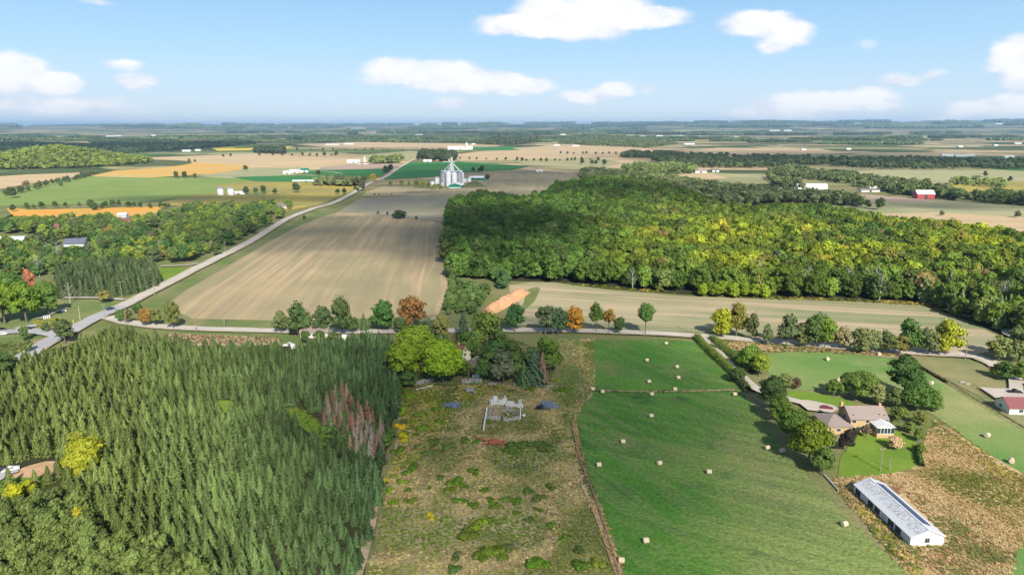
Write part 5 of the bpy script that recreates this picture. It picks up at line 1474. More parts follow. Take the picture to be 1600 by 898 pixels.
for i, (u, v, h, w_) in enumerate([(540, 668, 6, 1.2), (600, 700, 5, 1.3), (612, 690, 5, 1.3), (508, 690, 6, 1.1), (536, 705, 6, 1.1)]):
    x, y = gp(u, v)
    tree_one('shrub', BROAD[i], x, y, h, (0.07, 0.12, 0.03), ['green shrub between the dying spruces', 'green shrub at the field edge by the dying spruces', 'light green shrub beside the weed field', 'green shrub at the bend of the grass lane', 'green shrub under the red dead spruce'][i], 'shrub', parts=False, wide=w_)

xd, yd = region_pts([(508, 632), (535, 616), (556, 650), (600, 664), (604, 716), (562, 726), (535, 700), (512, 680)], 3.0, 55, jit=.3)
placed = [gp(u, v) for (u, v, h, tint) in DS]
for i in range(len(xd)):
    if any((xd[i] - a) ** 2 + (yd[i] - b2) ** 2 < 2.2 for a, b2 in placed): continue
    c = int(rng.choice(4, p=[.34, .26, .16, .24]))
    tt = np.array([(0.15, 0.11, 0.085), (0.17, 0.145, 0.13), (0.17, 0.095, 0.075), (0.06, 0.09, 0.035)][c]) * (.75 + .5 * rng.random())
    tree_one('dead_spruce' if c < 3 else 'young_spruce', DEADSPR[i % 2] if c < 3 else SPR[i % 5], xd[i], yd[i], 6.2 + 2.6 * rng.random(), tt,
             ['rusty brown dying spruce crowded among the dead ones', 'greyish dead spruce crowded among the dying ones', 'reddish dying spruce crowded among the dead ones', 'still green spruce among the dead ones'][c], 'dead spruce' if c < 3 else 'spruce', 'dying spruces at the plantation edge', parts=False, wide=1.25)

# dead trees inside the forest front
for i, (u, v, h) in enumerate([(1185, 452, 17), (1322, 462, 17), (1365, 465, 18), (1374, 470, 16), (1215, 430, 16), (1212, 458, 12), (988, 452, 13), (1380, 460, 14), (1262, 455, 15), (1170, 440, 15), (1240, 415, 14), (1565, 480, 15), (92, 412, 16), (75, 408, 14), (62, 432, 13)]):
    x, y = gp(u, v)
    o = link('dead_tree', BARE[i % 2]); o.location = (x, y, 0); o.scale = (h * .8, h * .8, h * 1.12); o.rotation_euler = (0, 0, i)
    put(o, 'bare pale dead tree among the front trees of the big forest' if i < 12 else 'bare whitish tree top behind the conifer block', 'dead tree', 'dead trees of the forest front' if i < 12 else 'whitish bare trees by the conifer block')
x, y = gp(1183, 462)
tree_one('dead_spruce', DEADSPR[0], x, y, 18, (0.22, 0.13, 0.09), 'pinkish dead conifer standing out of the forest front', 'dead spruce', parts=True, trunk=TALLTRUNK[1], wide=1.3)

# bright bushy belt at the forest foot
x, y = line_pts([(1090, 463), (1200, 465)], 5.5, 7, .2, 2, 5)
for i in range(len(x)):
    tree_one('forest_tree', BROAD[int(rng.integers(6))], x[i], y[i], 8 + 2 * rng.random(), np.array([0.13, 0.18, 0.015]) * (.8 + .4 * rng.random()), 'bright yellow green young tree at the forest foot', 'tree', 'bright young trees at the forest foot', parts=False)


# ---- hedge along the driveway
def hedge(name, px, wdt, h, tint, lab, seed):
    rg = np.random.default_rng(seed)
    Q = resample(path_px(px), 1.2)
    n = len(Q); P = []; N = []
    core_v = []; core_f = []
    per = 34
    for i in range(n):
        p = Q[i]; d = (Q[min(i + 1, n - 1)] - Q[max(i - 1, 0)]).normalized(); s = Vector((-d.y, d.x))
        hh = h * (.85 + .35 * float(vnoise(p.x, p.y, 4, seed))); ww = wdt / 2 * (.85 + .3 * float(vnoise(p.x, p.y, 3, seed + 1)))
        for k in range(per):
            a = rg.random() * 3.1416
            off = math.cos(a) * ww * (.92 + .2 * rg.random()); z = min(1, math.sin(a) * 1.35) * hh * (.92 + .2 * rg.random())
            q = p + s * off + d * (rg.random() - .5) * 1.3
            P.append((q.x, q.y, z)); N.append((s.x * math.cos(a), s.y * math.cos(a), math.sin(a) + .2))
        for a in (0, .9, 1.57, 2.24, 3.14):
            core_v.append(((p + s * math.cos(a) * ww * .86).x, (p + s * math.cos(a) * ww * .86).y, min(1, math.sin(a) * 1.35) * hh * .86))
    for i in range(n - 1):
        for k in range(4):
            a = i * 5 + k; core_f += [(a, a + 1, a + 6), (a, a + 6, a + 5)]
    P = np.array(P); N = np.array(N) + .6 * rnd_dirs(rg, len(P))
    v, q = quads_at(rg, P, N, np.full(len(P), .5), .75)
    me = leaf_mesh(name, [(v, q, rg.random(len(P)))], [(np.array(core_v), np.array(core_f), np.full(len(core_f), .25))])  # core coloured darker as shade inside the hedge
    o = link(name, me); o['tint'] = [float(c) for c in tint]
    return put(o, lab, 'hedge')


hedge('hedge', [(1088, 530), (1110, 552), (1135, 575), (1150, 590)], 3.4, 3.0, (0.105, 0.14, 0.03), 'long trimmed hedge between the meadow and the driveway', 3)
hedge('hedge', [(1150, 592), (1160, 603), (1168, 612)], 4.0, 2.6, (0.06, 0.09, 0.035), 'dark ragged end of the hedge by the meadow corner', 4)
hedge('hedge', [(1112, 532), (1130, 548), (1150, 560), (1175, 582)], 4.4, 3.0, (0.075, 0.11, 0.03), 'loose green hedge on the far side of the driveway', 5)
hedge('hedge', [(1108, 541), (1140, 552), (1170, 556)], 2.5, 1.5, (0.05, 0.08, 0.03), 'low hedge behind the driveway lawn', 6)
hedge('hedge', [(1434, 700), (1437, 722), (1441, 730)], 1.6, 1.6, (0.05, 0.075, 0.025), 'dark low hedge down the right edge of the mown lawn', 8)

# ---- bushes of the weed field: each its own shrub
SB = [(648, 727, 3.2, 'g'), (640, 738, 4.5, 'g'), (614, 745, 2.6, 'y'), (628, 753, 3.6, 'y'), (603, 751, 2.4, 'Y'), (609, 768, 3.2, 'y'), (636, 767, 2.4, 'g'), (640, 783, 3.8, 'g'), (613, 786, 3.4, 'y'), (674, 808, 3.0, 'Y'), (698, 809, 1.6, 'g'), (708, 754, 5.0, 'g'), (703, 766, 3.6, 'g'), (726, 760, 3.0, 'g'), (688, 748, 3.0, 'd'), (669, 763, 1.8, 'g'), (756, 767, 3.0, 'g'), (720, 783, 3.6, 'g'), (742, 792, 3.6, 'g'), (765, 783, 2.8, 'g'), (772, 792, 3.4, 'g'), (788, 780, 2.6, 'g'), (776, 722, 2.2, 'g'), (740, 740, 4.2, 'g'), (766, 815, 3.0, 'g'), (748, 820, 5.0, 'y'), (735, 838, 5.5, 'g'), (775, 870, 6.5, 'g'), (752, 872, 4.2, 'g'), (712, 870, 3.2, 'd'), (712, 890, 3.6, 'd'), (843, 885, 5.5, 'g'), (828, 769, 3.5, 'd'), (858, 762, 3.4, 'g'), (808, 783, 3.4, 'g'), (845, 780, 4.2, 'd'), (808, 802, 2.4, 'g'), (840, 797, 2.6, 'g'), (828, 812, 3.0, 'd'), (862, 821, 2.8, 'g'), (810, 700, 7.0, 'd'), (830, 697, 6.0, 'd'), (850, 700, 6.5, 'd'), (800, 704, 5.0, 'g'), (893, 685, 2.2, 'g'), (890, 699, 1.8, 'g'), (903, 885, 4.5, 'g'), (935, 880, 4.2, 'y'), (905, 860, 3.2, 'd'), (880, 843, 2.8, 'g'), (790, 858, 4.0, 'd'), (640, 620, 5, 'y'), (670, 625, 4.5, 'y'), (630, 645, 5, 'y'), (655, 650, 5, 'y'), (680, 640, 4, 'g'), (625, 668, 4.5, 'Y'), (632, 685, 5, 'Y'), (660, 672, 5, 'y'), (620, 705, 4.5, 'g'), (678, 690, 4, 'd'), (690, 660, 4, 'g'), (700, 640, 3, 'g'), (640, 662, 4, 'y'), (760, 660, 3.5, 'g'), (748, 612, 3, 'y'), (800, 612, 3, 'g'), (725, 690, 4, 'd'), (700, 700, 5, 'd'), (672, 708, 4, 'd'), (830, 610, 4, 'g'), (880, 612, 3, 'g'), (870, 595, 3.5, 'y'), (745, 690, 3, 'g'), (885, 650, 2.5, 'g')]
SCOL = {'g': ((0.068, 0.118, 0.014), 'green'), 'y': ((0.12, 0.165, 0.02), 'yellow green'), 'Y': ((0.36, 0.31, 0.02), 'bright yellow flowering'), 'd': ((0.065, 0.10, 0.03), 'dull dark green')}
for i, (u, v, w_, c) in enumerate(SB):
    x, y = gp(u, v)
    wh = 'beside the dirt track' if u < 650 and v > 715 else ('by the ruined walls' if 590 < v < 715 and u > 690 else ('in the yellowish upper corner of the weed field' if v < 715 else ('near the meadow fence' if u > 850 else ('in the middle of the weed field' if v < 830 else 'at the near end of the weed field'))))
    sz = 'wide' if w_ >= 4.5 else ('small' if w_ < 2.6 else 'middling')
    o = link('shrub', BUSH[i % 4]); o.location = (x, y, -0.05); o.scale = (w_ * .62, w_ * .62, w_ * .5 + .2); o.rotation_euler = (0, 0, i * 1.7)
    o['tint'] = [q * (.85 + .3 * random.random()) for q in SCOL[c][0]]
    put(o, f'{sz} {SCOL[c][1]} shrub {wh}', 'shrub', 'low shrubs scattered over the weed field')

# ---- weeds: stuff
C_TU = source_collection('tuft', TUFT)
def weeds(name, poly, spacing, h, cols, wts, lab, holes=(), seed=0, pn=22):
    x, y = region_pts(poly, spacing, seed, jit=.35)
    u, v = proj(x, y, 0)
    ok = (v < 915) & (u > -20) & (u < 1625)
    for hp in holes: ok &= ~inpoly(u, v, hp)
    x, y = x[ok], y[ok]; n = len(x)
    cols = np.array(cols)
    nz = vnoise(x, y, pn, 71 + seed) * .65 + vnoise(x, y, pn / 3.5, 72 + seed) * .2 + rng.random(n) * .07
    nz = (np.argsort(np.argsort(nz)) + .5) / n
    ci = np.searchsorted(np.cumsum(wts) / sum(wts), nz)
    cols = cols * ([.84, .80, .98] if 'dry' in name else [.95, .90, .88])
    tt = cols[np.clip(ci, 0, len(cols) - 1)] * (.90 + .2 * rng.random((n, 1)))
    scatter(name, np.stack([x, y], 1), 0.0, h * (.6 + .8 * rng.random(n)), rng.integers(0, 4, n), tt, C_TU, lab, 'weeds')
    print(name, n)
weeds('weeds', [(628, 602), (700, 600), (790, 604), (740, 625), (700, 650), (680, 700), (650, 722), (612, 745), (606, 738), (622, 700)], .95, .75, [(0.16, 0.20, 0.025), (0.10, 0.15, 0.025), (0.24, 0.25, 0.03), (0.28, 0.24, 0.12), (0.09, 0.13, 0.03)], [.3, .22, .16, .17, .15], 'yellow green weeds in the upper corner of the rough field', (), 21)
WH = []
weeds('weeds', [(575, 905), (596, 810), (605, 740), (622, 700), (628, 640), (640, 598), (780, 602), (875, 602), (872, 530), (928, 530), (930, 600), (905, 645), (898, 690), (930, 790), (962, 880), (968, 915)], .8, .55,
      [(0.10, 0.165, 0.025), (0.18, 0.20, 0.06), (0.34, 0.29, 0.15), (0.40, 0.335, 0.19), (0.31, 0.24, 0.135), (0.20, 0.21, 0.07), (0.12, 0.15, 0.04)], [.17, .17, .19, .14, .11, .13, .09], 'brown and green weeds covering the rough field', WH, 1)
weeds('dry_weeds', [(1292, 748), (1340, 744), (1432, 740), (1447, 680), (1462, 660), (1560, 726), (1640, 760), (1640, 830), (1590, 862), (1582, 915), (1435, 915), (1400, 878)], .66, .55,
      [(0.15, 0.17, 0.035), (0.29, 0.24, 0.09), (0.40, 0.30, 0.15), (0.42, 0.33, 0.18), (0.32, 0.22, 0.11), (0.17, 0.18, 0.06)], [.17, .2, .22, .17, .09, .15], 'dry tan and rusty weeds round the white barn', [[(1330, 752), (1392, 755), (1480, 838), (1478, 852), (1420, 852)]], 2)
weeds('goldenrod', [(1455, 655), (1475, 655), (1590, 740), (1578, 748), (1545, 735), (1500, 700)], 1.7, .7, [(0.32, 0.29, 0.03), (0.17, 0.20, 0.04), (0.33, 0.26, 0.13)], [.4, .35, .25], 'line of yellow goldenrod along the meadow edge', (), 3)
weeds('goldenrod', [(1335, 790), (1350, 785), (1400, 840), (1450, 900), (1430, 905), (1385, 860)], 1.2, .8, [(0.24, 0.24, 0.03), (0.12, 0.16, 0.03), (0.33, 0.25, 0.12)], [.35, .4, .25], 'yellow green goldenrod along the long wall of the barn', (), 4)
weeds('goldenrod', [(50, 503), (95, 497), (102, 503), (95, 512), (50, 510)], 1.3, .8, [(0.34, 0.29, 0.02), (0.24, 0.23, 0.03)], [.6, .4], 'yellow goldenrod patch beside the corner trees', (), 5)
weeds('reeds', [(262, 522), (436, 527), (440, 538), (270, 538)], 1.3, .9, [(0.15, 0.11, 0.07), (0.19, 0.14, 0.08), (0.12, 0.12, 0.05)], [.4, .3, .3], 'brown weeds between the crossroad and the spruces', (), 6)
weeds('verge_weeds', [(1095, 528), (1180, 529), (1300, 538), (1400, 550), (1470, 556), (1400, 558), (1290, 551), (1200, 550), (1140, 546)], 1.5, 1.2, [(0.22, 0.18, 0.09), (0.13, 0.15, 0.04), (0.30, 0.24, 0.14)], [.4, .3, .3], 'brown undergrowth below the roadside hedgerow', (), 7)
weeds('verge_weeds', [(1090, 462), (1330, 468), (1440, 474), (1480, 488), (1440, 479), (1330, 472), (1200, 468), (950, 453), (860, 441), (950, 448)], 2.0, 1.5, [(0.12, 0.15, 0.03), (0.26, 0.22, 0.06)], [.6, .4], 'weedy margin at the forest foot', (), 8)
weeds('farmyard_weeds', [(640, 596), (780, 598), (865, 598), (868, 560), (790, 525), (620, 525), (620, 560)], 1.6, 1.0, [(0.09, 0.13, 0.03), (0.18, 0.16, 0.08)], [.6, .4], 'rank grass in the old farmyard', (), 9)
weeds('bank_weeds', [(-40, 540), (20, 535), (85, 545), (30, 590), (-40, 620)], 1.6, 1.1, [(0.09, 0.12, 0.035), (0.16, 0.16, 0.06)], [.7, .3], 'green weeds on the bank below the side street', (), 10)
weeds('lane_weeds', [(440, 640), (470, 636), (500, 660), (515, 690), (500, 700), (480, 672), (450, 656)], 1.1, .8, [(0.12, 0.18, 0.03), (0.08, 0.13, 0.025), (0.18, 0.19, 0.05)], [.4, .35, .25], 'tall bright grass in the lane among the spruces', (), 31)
weeds('camp_weeds', [(-40, 762), (20, 752), (85, 742), (105, 752), (40, 772), (-40, 800)], 1.2, .9, [(0.10, 0.16, 0.03), (0.07, 0.10, 0.03)], [.5, .5], 'green undergrowth below the needle-covered clearing', (), 32)
# meadow fence line and divider tufts
weeds('fence_weeds', [(893, 658), (900, 664), (912, 722), (938, 790), (962, 862), (980, 905), (966, 905), (946, 850), (920, 780), (902, 715)], .7, .9, [(0.30, 0.22, 0.13), (0.22, 0.16, 0.09), (0.10, 0.11, 0.04)], [.4, .35, .25], 'brown dry growth along the meadow fence', (), 11)
weeds('meadow_tufts', [(925, 608), (1000, 611), (1080, 610), (1150, 608), (1150, 611), (1080, 613), (1000, 614), (925, 611)], 1.2, .8, [(0.04, 0.07, 0.02), (0.20, 0.17, 0.09)], [.5, .5], 'tufts left standing along the line across the meadow', (), 12)

# ------------------------------------------------------------------ buildings
def base_of(u, v, z=0.0): return gp(u, v, z)


def gable_house(name, label, x, y, rz, L, W, eave, ridge, wall, roof, cat='house', over=0.4, windows=(), doors=(), chimney=None, z=0.0, group=None, trim='white_paint'):
    """L along local x (ridge), W along local y; windows (face, pos, z, w, h): face 's' near long side, 'n', 'e', 'w' gable ends"""
    o = put(empty(name, x, y, z, rz), label, cat, group)
    m = MB()
    m.prism([(-W / 2, 0), (W / 2, 0), (W / 2, eave), (0, ridge - .12), (-W / 2, eave)], -L / 2, L / 2, 'x')
    m.build('wall', M[wall], o)
    m = MB(); s = (ridge - eave) / (W / 2); t_ = .16
    for sg in (-1, 1):
        a = (sg * (W / 2 + over), eave - s * over + .05); b_ = (0, ridge + .05)
        m.prism([a, b_, (0, ridge + .05 + t_), (a[0], a[1] + t_)][::sg], -L / 2 - over, L / 2 + over, 'x')
    rf = m.build('roof', M[roof], o)
    if chimney:
        c = MB(); c.box(chimney - .35, chimney + .35, -.35, .35, ridge - .9, ridge + 1.0); c.box(chimney - .42, chimney + .42, -.42, .42, ridge + 1.0, ridge + 1.12)
        c.build('chimney', M['brick'], rf)
    def face_box(face, p, z0, w_, h, out, thick=.05):
        d = out
        if face == 's': return (p - w_ / 2, p + w_ / 2, -W / 2 - d, -W / 2 - d + thick)
        if face == 'n': return (p - w_ / 2, p + w_ / 2, W / 2 + d - thick, W / 2 + d)
        if face == 'e': return (L / 2 + d - thick, L / 2 + d, p - w_ / 2, p + w_ / 2)
        return (-L / 2 - d, -L / 2 - d + thick, p - w_ / 2, p + w_ / 2)
    for (f, p, z0, w_, h) in windows:
        fr = MB().box(*face_box(f, p, z0, w_ + .16, h, .04), z0 - .08, z0 + h + .08).build('window', M[trim], o)
        MB().box(*face_box(f, p, z0, w_, h, .06), z0, z0 + h).build('pane', M['glass'], fr)
    for (f, p, w_, h, mt) in doors:
        dr = MB().box(*face_box(f, p, 0, w_, h, .05, .06), 0.02, h).build('door', M[mt], o)
        MB().box(*face_box(f, p + w_ * .35, 0, .1, .1, .09, .05), 1.0, 1.1).build('handle', M['steel'], dr)
    return o


def hip_roof(x0, x1, y0, y1, eave, ridge, over=.5):
    m = MB(); x0 -= over; x1 += over; y0 -= over; y1 += over
    inset = min((y1 - y0) / 2, (x1 - x0) / 2 - .1)
    ym = (y0 + y1) / 2
    A = [(x0, y0, eave), (x1, y0, eave), (x1, y1, eave), (x0, y1, eave)]; r0 = (x0 + inset, ym, ridge); r1 = (x1 - inset, ym, ridge)
    B = [(a[0], a[1], eave - .2) for a in A]
    m.poly([A[0], A[1], r1, r0]); m.poly([A[1], A[2], r1]); m.poly([A[2], A[3], r0, r1]); m.poly([A[3], A[0], r0])
    for i in range(4): m.poly([B[i], B[(i + 1) % 4], A[(i + 1) % 4], A[i]])
    m.poly(B[::-1])
    bmesh.ops.remove_doubles(m.b, verts=m.b.verts[:], dist=.001)
    return m


# --- the long white barn
ez = 2.5
nl = Vector(gp(1423, 839.7, ez)); fl = Vector(gp(1332.8, 755.7, ez)); nr = Vector(gp(1478, 837, ez))
ax = (fl - nl).normalized(); Lb = (fl - nl).length; Wb = (nr - nl).length
cx = (nl + fl) / 2 + Vector((ax.y, -ax.x)) * Wb / 2
rz = math.atan2(ax.y, ax.x) - math.pi / 2
print('barn', Lb, Wb, rz)
o = put(empty('barn', cx.x, cx.y, 0, rz), 'long low white metal barn with a blue grey strip along its roof', 'barn')
W2 = Wb / 2 - .3; L2 = Lb / 2 - .3; rh = ez + 1.75
MB().prism([(-W2, 0), (W2, 0), (W2, ez - .05), (0, rh - .1), (-W2, ez - .05)], -L2, L2, 'y').build('wall', M['white_paint'], o)
m = MB()
for sg in (-1, 1):
    m.prism([(sg * Wb / 2, ez - .1), (0, rh), (0, rh + .12), (sg * Wb / 2, ez + .02)][::sg], -Lb / 2, Lb / 2, 'y')
rf = m.build('roof', M['barnroof'], o)
m = MB(); m.box(-.16, .16, -Lb / 2, Lb / 2, rh + .10, rh + .2); m.build('ridge_cap', M['steel_bright'], rf)
sl = (rh - ez) / (Wb / 2)
for k in range(3):
    y0 = -Lb / 2 + Lb * .13 + k * (Lb * .78 / 3); y1 = y0 + Lb * .78 / 3 - .12
    m = MB()
    xa, xb = .5, Wb / 2 * .62
    m.poly([(xa, y0, rh - sl * xa + .16), (xb, y0, rh - sl * xb + .16), (xb, y1, rh - sl * xb + .16), (xa, y1, rh - sl * xa + .16)])
    r_ = bmesh.ops.extrude_face_region(m.b, geom=m.b.faces[:])
    bmesh.ops.translate(m.b, verts=[v for v in r_['geom'] if isinstance(v, bmesh.types.BMVert)], vec=(0, 0, .06))
    m.build('solar_panel', M['solar'], rf)
w_ = MB().box(-.65, .65, -L2 - .05, -L2 + .02, .75, 2.05).build('window', M['timber'], o)
MB().box(-.5, -.05, -L2 - .07, -L2 - .03, .88, 1.92).build('pane', M['glass'], w_)
MB().box(.05, .5, -L2 - .07, -L2 - .03, .88, 1.92).build('pane', M['glass'], w_)
for k in range(8):
    yy = -L2 + 2 + k * (2 * L2 - 4) / 7
    d_ = MB().box(-W2 - .05, -W2 + .02, yy - 1.2, yy + 1.2, .35, 2.0).build('side_opening', M['rubber'] if k % 3 else M['concrete'], o)
MB().box(W2 - .02, W2 + .05, -1, 1, 0, 2.1).build('door', M['cream'], o)
# gable trim boards
m = MB(); m.tube((-Wb / 2, -Lb / 2 - .02, ez - .05), (0, -Lb / 2 - .02, rh + .03), .07); m.tube((Wb / 2, -Lb / 2 - .02, ez - .05), (0, -Lb / 2 - .02, rh + .03), .07)
m.build('gable_trim', M['white_paint'], o)

# --- brick house with garage wing and sunroom
e2 = 5.0
a = Vector(gp(1329, 655, e2)); b_ = Vector(gp(1390.5, 655, e2))
Lh = (b_ - a).length; Wh = 10.0
hx = (a.x + b_.x) / 2; hy = (a.y + b_.y) / 2 + Wh / 2; hrz = math.atan2((b_ - a).y, (b_ - a).x)
print('house', Lh, hx, hy)
H = gable_house('brick_house', 'two storey tan brick house with brown roof, garage wing and white sunroom', hx, hy, hrz, Lh - 1.0, Wh - 1, e2, e2 + 2.6, 'brick', 'brown_roof', over=.5,
                windows=[('s', -5, 3.6, 1.3, .9), ('s', -.5, 3.6, 1.2, .9), ('s', 2.6, 3.6, 1.2, .9), ('s', 5.6, 3.6, 1.6, 1.0), ('s', -5, .9, 1.3, 1.1), ('s', -2.2, .9, 1.2, 1.0), ('w', 0, 3.5, 1.2, 1.1), ('w', -2.5, .9, 1.0, 1.0), ('n', -4, 3.5, 1.2, 1.0), ('n', 3, 3.5, 1.2, 1.0), ('e', 0, 3.4, 1.2, 1.1)],
                doors=[('s', 1.2, 1.0, 2.1, 'white_paint')], chimney=Lh / 2 - 1.2)
# garage wing, left
g0 = Vector(gp(1264, 645, 2.8)); xl = g0.x - hx
W = Vector(gp(1318, 668, 2.8))
y0 = W.y - hy + 1.0; y1 = y0 + 10.5
gx0, gx1 = xl + 1.6, -Lh / 2 + .45
MB().box(gx0, gx1, y0, y1, 0, 2.7).build('garage_wall', M['brick'], H)
hip_roof(gx0, gx1, y0, y1, 2.85, 5.0).build('garage_roof', M['brown_roof'], H)
gd = MB().box(gx0 + 1.2, gx0 + 6, y1 - .02, y1 + .05, .05, 2.3).build('garage_door', M['white_paint'], H)
MB().box(gx0 + 1.4, gx0 + 5.8, y1 + .05, y1 + .08, 1.5, 1.9).build('pane', M['glass'], gd)
wn = MB().box(gx0 + 3, gx0 + 4.6, y0 - .05, y0 + .02, 1.0, 2.1).build('window', M['white_paint'], H)
MB().box(gx0 + 3.1, gx0 + 4.5, y0 - .07, y0 - .03, 1.1, 2.0).build('pane', M['glass'], wn)
c = MB(); c.box(-Lh / 2 - .1, -Lh / 2 + .8, 2.2, 3.1, 5.0, 8.1); c.build('chimney', M['brick'], H)
# sunroom
s0 = Vector(gp(1370, 685, 0)); s1 = Vector(gp(1396.5, 685, 0))
sx0, sx1 = s0.x - hx, s1.x - hx; sy0 = s0.y - hy + .3; sy1 = -Wh / 2 + .5
print('sunroom', sx0, sx1, sy0, sy1)
MB().box(sx0, sx1, sy0, sy1, 0, 1.5).build('sunroom_base', M['brick'], H)
m = MB(); mid = (sx0 + sx1) / 2; zt = 3.7
for xx in np.linspace(sx0 + .06, sx1 - .06, 6): m.box(xx - .07, xx + .07, sy0, sy0 + .14, 1.5, zt)
for yy in np.linspace(sy0 + .07, sy1 - .1, 4):
    m.box(sx0, sx0 + .14, yy - .07, yy + .07, 1.5, zt); m.box(sx1 - .14, sx1, yy - .07, yy + .07, 1.5, zt)
m.box(sx0 - .02, sx1 + .02, sy0 - .02, sy0 + .16, zt - .12, zt + .12); m.box(sx0 - .02, sx1 + .02, sy0 - .02, sy0 + .16, 1.5, 1.66)
m.box(sx0 - .02, sx0 + .16, sy0 + .16, sy1, zt - .12, zt + .12); m.box(sx1 - .16, sx1 + .02, sy0 + .16, sy1, zt - .12, zt + .12)
m.prism([(sx0, zt + .12), (sx1, zt + .12), (mid, zt + 1.25)], sy0 + .02, sy0 + .1, 'y')
sf = m.build('sunroom_frame', M['white_paint'], H)
xs_ = np.linspace(sx0 + .06, sx1 - .06, 6)
for k in range(5): MB().box(xs_[k] + .07, xs_[k + 1] - .07, sy0 + .05, sy0 + .09, 1.66, zt - .12).build('pane', M['glass'], sf)
m = MB(); m.box(sx0 + .05, sx0 + .09, sy0 + .14, sy1 - .1, 1.66, zt - .12); m.build('pane', M['glass'], sf)
m = MB(); m.box(sx1 - .09, sx1 - .05, sy0 + .14, sy1 - .1, 1.66, zt - .12); m.build('pane', M['glass'], sf)
m = MB()
for sg in (-1, 1):
    hw = (sx1 - sx0) / 2 + .35
    m.prism([(mid + sg * hw, zt + .05), (mid, zt + 1.35), (mid, zt + 1.5), (mid + sg * hw, zt + .2)][::sg], sy0 - .35, sy1 + .6, 'y')
m.build('sunroom_roof', M['white_paint'], H)
# roof vents
for k, (vx, vy) in enumerate([(-5, -3.4), (3.8, -3.2), (5.4, -3.5)]):
    zz = e2 + 2.6 - abs(vy) * 2.6 / (Wh / 2 - .5)
    MB().box(vx - .15, vx + .15, vy - .15, vy + .15, zz, zz + .5).build('roof_vent', M['darktimber'], H)

# --- red roofed building at the right edge
q0 = Vector(gp(1581.7, 638.6, 2.7)); L = 22.0
gable_house('outbuilding', 'long low building with a faded red roof and white walls beside the concrete yard', q0.x + L / 2 + .3, q0.y + 4.5, R(-4), L, 8.2, 2.7, 5.0, 'cream', 'pinkred', 'building', .5,
            windows=[('s', -7, 1, 1.4, 1), ('s', -2, 1, 1.4, 1), ('w', 1, 1, 1.2, 1)], doors=[('s', 3, 1.0, 2.1, 'white_paint'), ('w', -2, 1, 2.1, 'white_paint')])

# --- farmhouse and sheds in the trees
x, y = gp(708, 566)
gable_house('farmhouse', 'old farmhouse with a red and mauve roof hidden among the maples', x, y + 4, R(-38), 13, 8, 4.0, 7.4, 'cream', 'pinkred', 'house', .4, windows=[('s', -3, 1, 1, 1.2), ('s', 2, 1, 1, 1.2), ('e', 0, 3, 1, 1.1)], doors=[('s', 0, 1, 2.1, 'timber')], chimney=3)
x, y = gp(744, 574)
gable_house('shed', 'grey roofed shed among the farmyard trees', x, y + 2, R(60), 8, 5, 2.5, 4.2, 'timber', 'grey_roof', 'shed', .3, doors=[('s', 0, 1.6, 2, 'darktimber')])
x, y = gp(745, 588)
gable_house('shed', 'small maroon shed in front of the grey roofed one', x, y + 1, R(10), 4, 3.2, 2.2, 3.4, 'red_metal', 'pinkred', 'shed', .3, doors=[('s', 0, .9, 1.9, 'white_paint')])
x, y = gp(491, 527)
gable_house('farmhouse', 'low house with a pinkish grey roof behind the plantation', x, y + 3, R(4), 13, 9, 2.9, 5.4, 'cream', 'brown_roof', 'house', .5, windows=[('s', -4, 1, 1.4, 1), ('s', 0, 1, 1.4, 1), ('s', 4, 1, 1.4, 1)], doors=[('s', 2, 1, 2.1, 'white_paint')])

# --- village houses
for (u, v, L, Wd, ev, rg_, rz, wl, rf_, lab) in [
    (18, 380, 26, 11, 3.0, 5.2, R(4), 'cream', 'steel_bright', 'long pale roofed village building at the picture edge'),
    (115, 389, 16, 10, 4.4, 8.2, R(8), 'white_paint', 'dark_roof', 'white village house with a dark slate roof'),
    (135, 384, 12, 9, 3.4, 6.4, R(-5), 'white_paint', 'dark_roof', 'dark roofed garage wing behind the white village house'),
    (91, 361, 9, 8, 3.4, 6.6, R(20), 'white_paint', 'pinkred', 'small white village house with a pink red roof'),
    (196, 350, 18, 9, 3.0, 5.6, R(-6), 'cream', 'pinkred', 'long village house with a mauve red roof'),
    (436, 326, 16, 10, 3.2, 5.8, R(10), 'cream', 'grey_roof', 'grey roofed house at the last bend before the fields'),
    (190, 340, 9, 7, 3.0, 5.0, R(5), 'white_paint', 'steel_bright', 'small white shed beside the orange field')]:
    x, y = gp(u, v)
    gable_house('house', lab, x, y + Wd / 2, rz, L, Wd, ev, rg_, wl, rf_, 'house', .5, windows=[('s', -L * .3, 1.0, 1.4, 1.2), ('s', L * .05, 1.0, 1.4, 1.2), ('s', L * .33, 1.0, 1.4, 1.2), ('e', 0, 1, 1.2, 1.2)], doors=[('s', -L * .12, 1.1, 2.1, 'timber')])

# --- grain elevator
gxx, gyy = gp(706, 291)
S_ = gyy / F_PX * 1.02       # metres per photo pixel out there
print('elevator px metres', S_)
el = put(empty('grain_elevator', gxx, gyy, 0, R(-5)), 'tall silver grain elevator with clustered silos and conveyor legs', 'grain elevator')
def silo(mb, x, y, r, h):
    mb.cyl(x, y, 0, h, r, r, 24); mb.cyl(x, y, h, h + r * .5, r * 1.03, r * .12, 24)
bins = [(-15, 0, 4.8, 22), (-5.5, -1, 4.8, 23), (5, -1, 4.8, 22), (14, 0, 4.8, 22), (-14, 10, 4.8, 22), (-4, 10, 4.8, 22), (6, 10, 4.8, 22), (15, 10, 4.8, 22)]
for i, (x, y, r, h) in enumerate(bins):
    m = MB(); silo(m, x, y, r, h)
    sv = m.build('silo', M['steel_bright'] if i % 3 else M['steel'], el)
    m = MB()
    for k in range(1, 6): m.cyl(x, y, h * k / 6, h * k / 6 + .25, r + .07, r + .07, 24)
    m.build('hoop', M['steel'], sv)
m = MB()
TH = 45
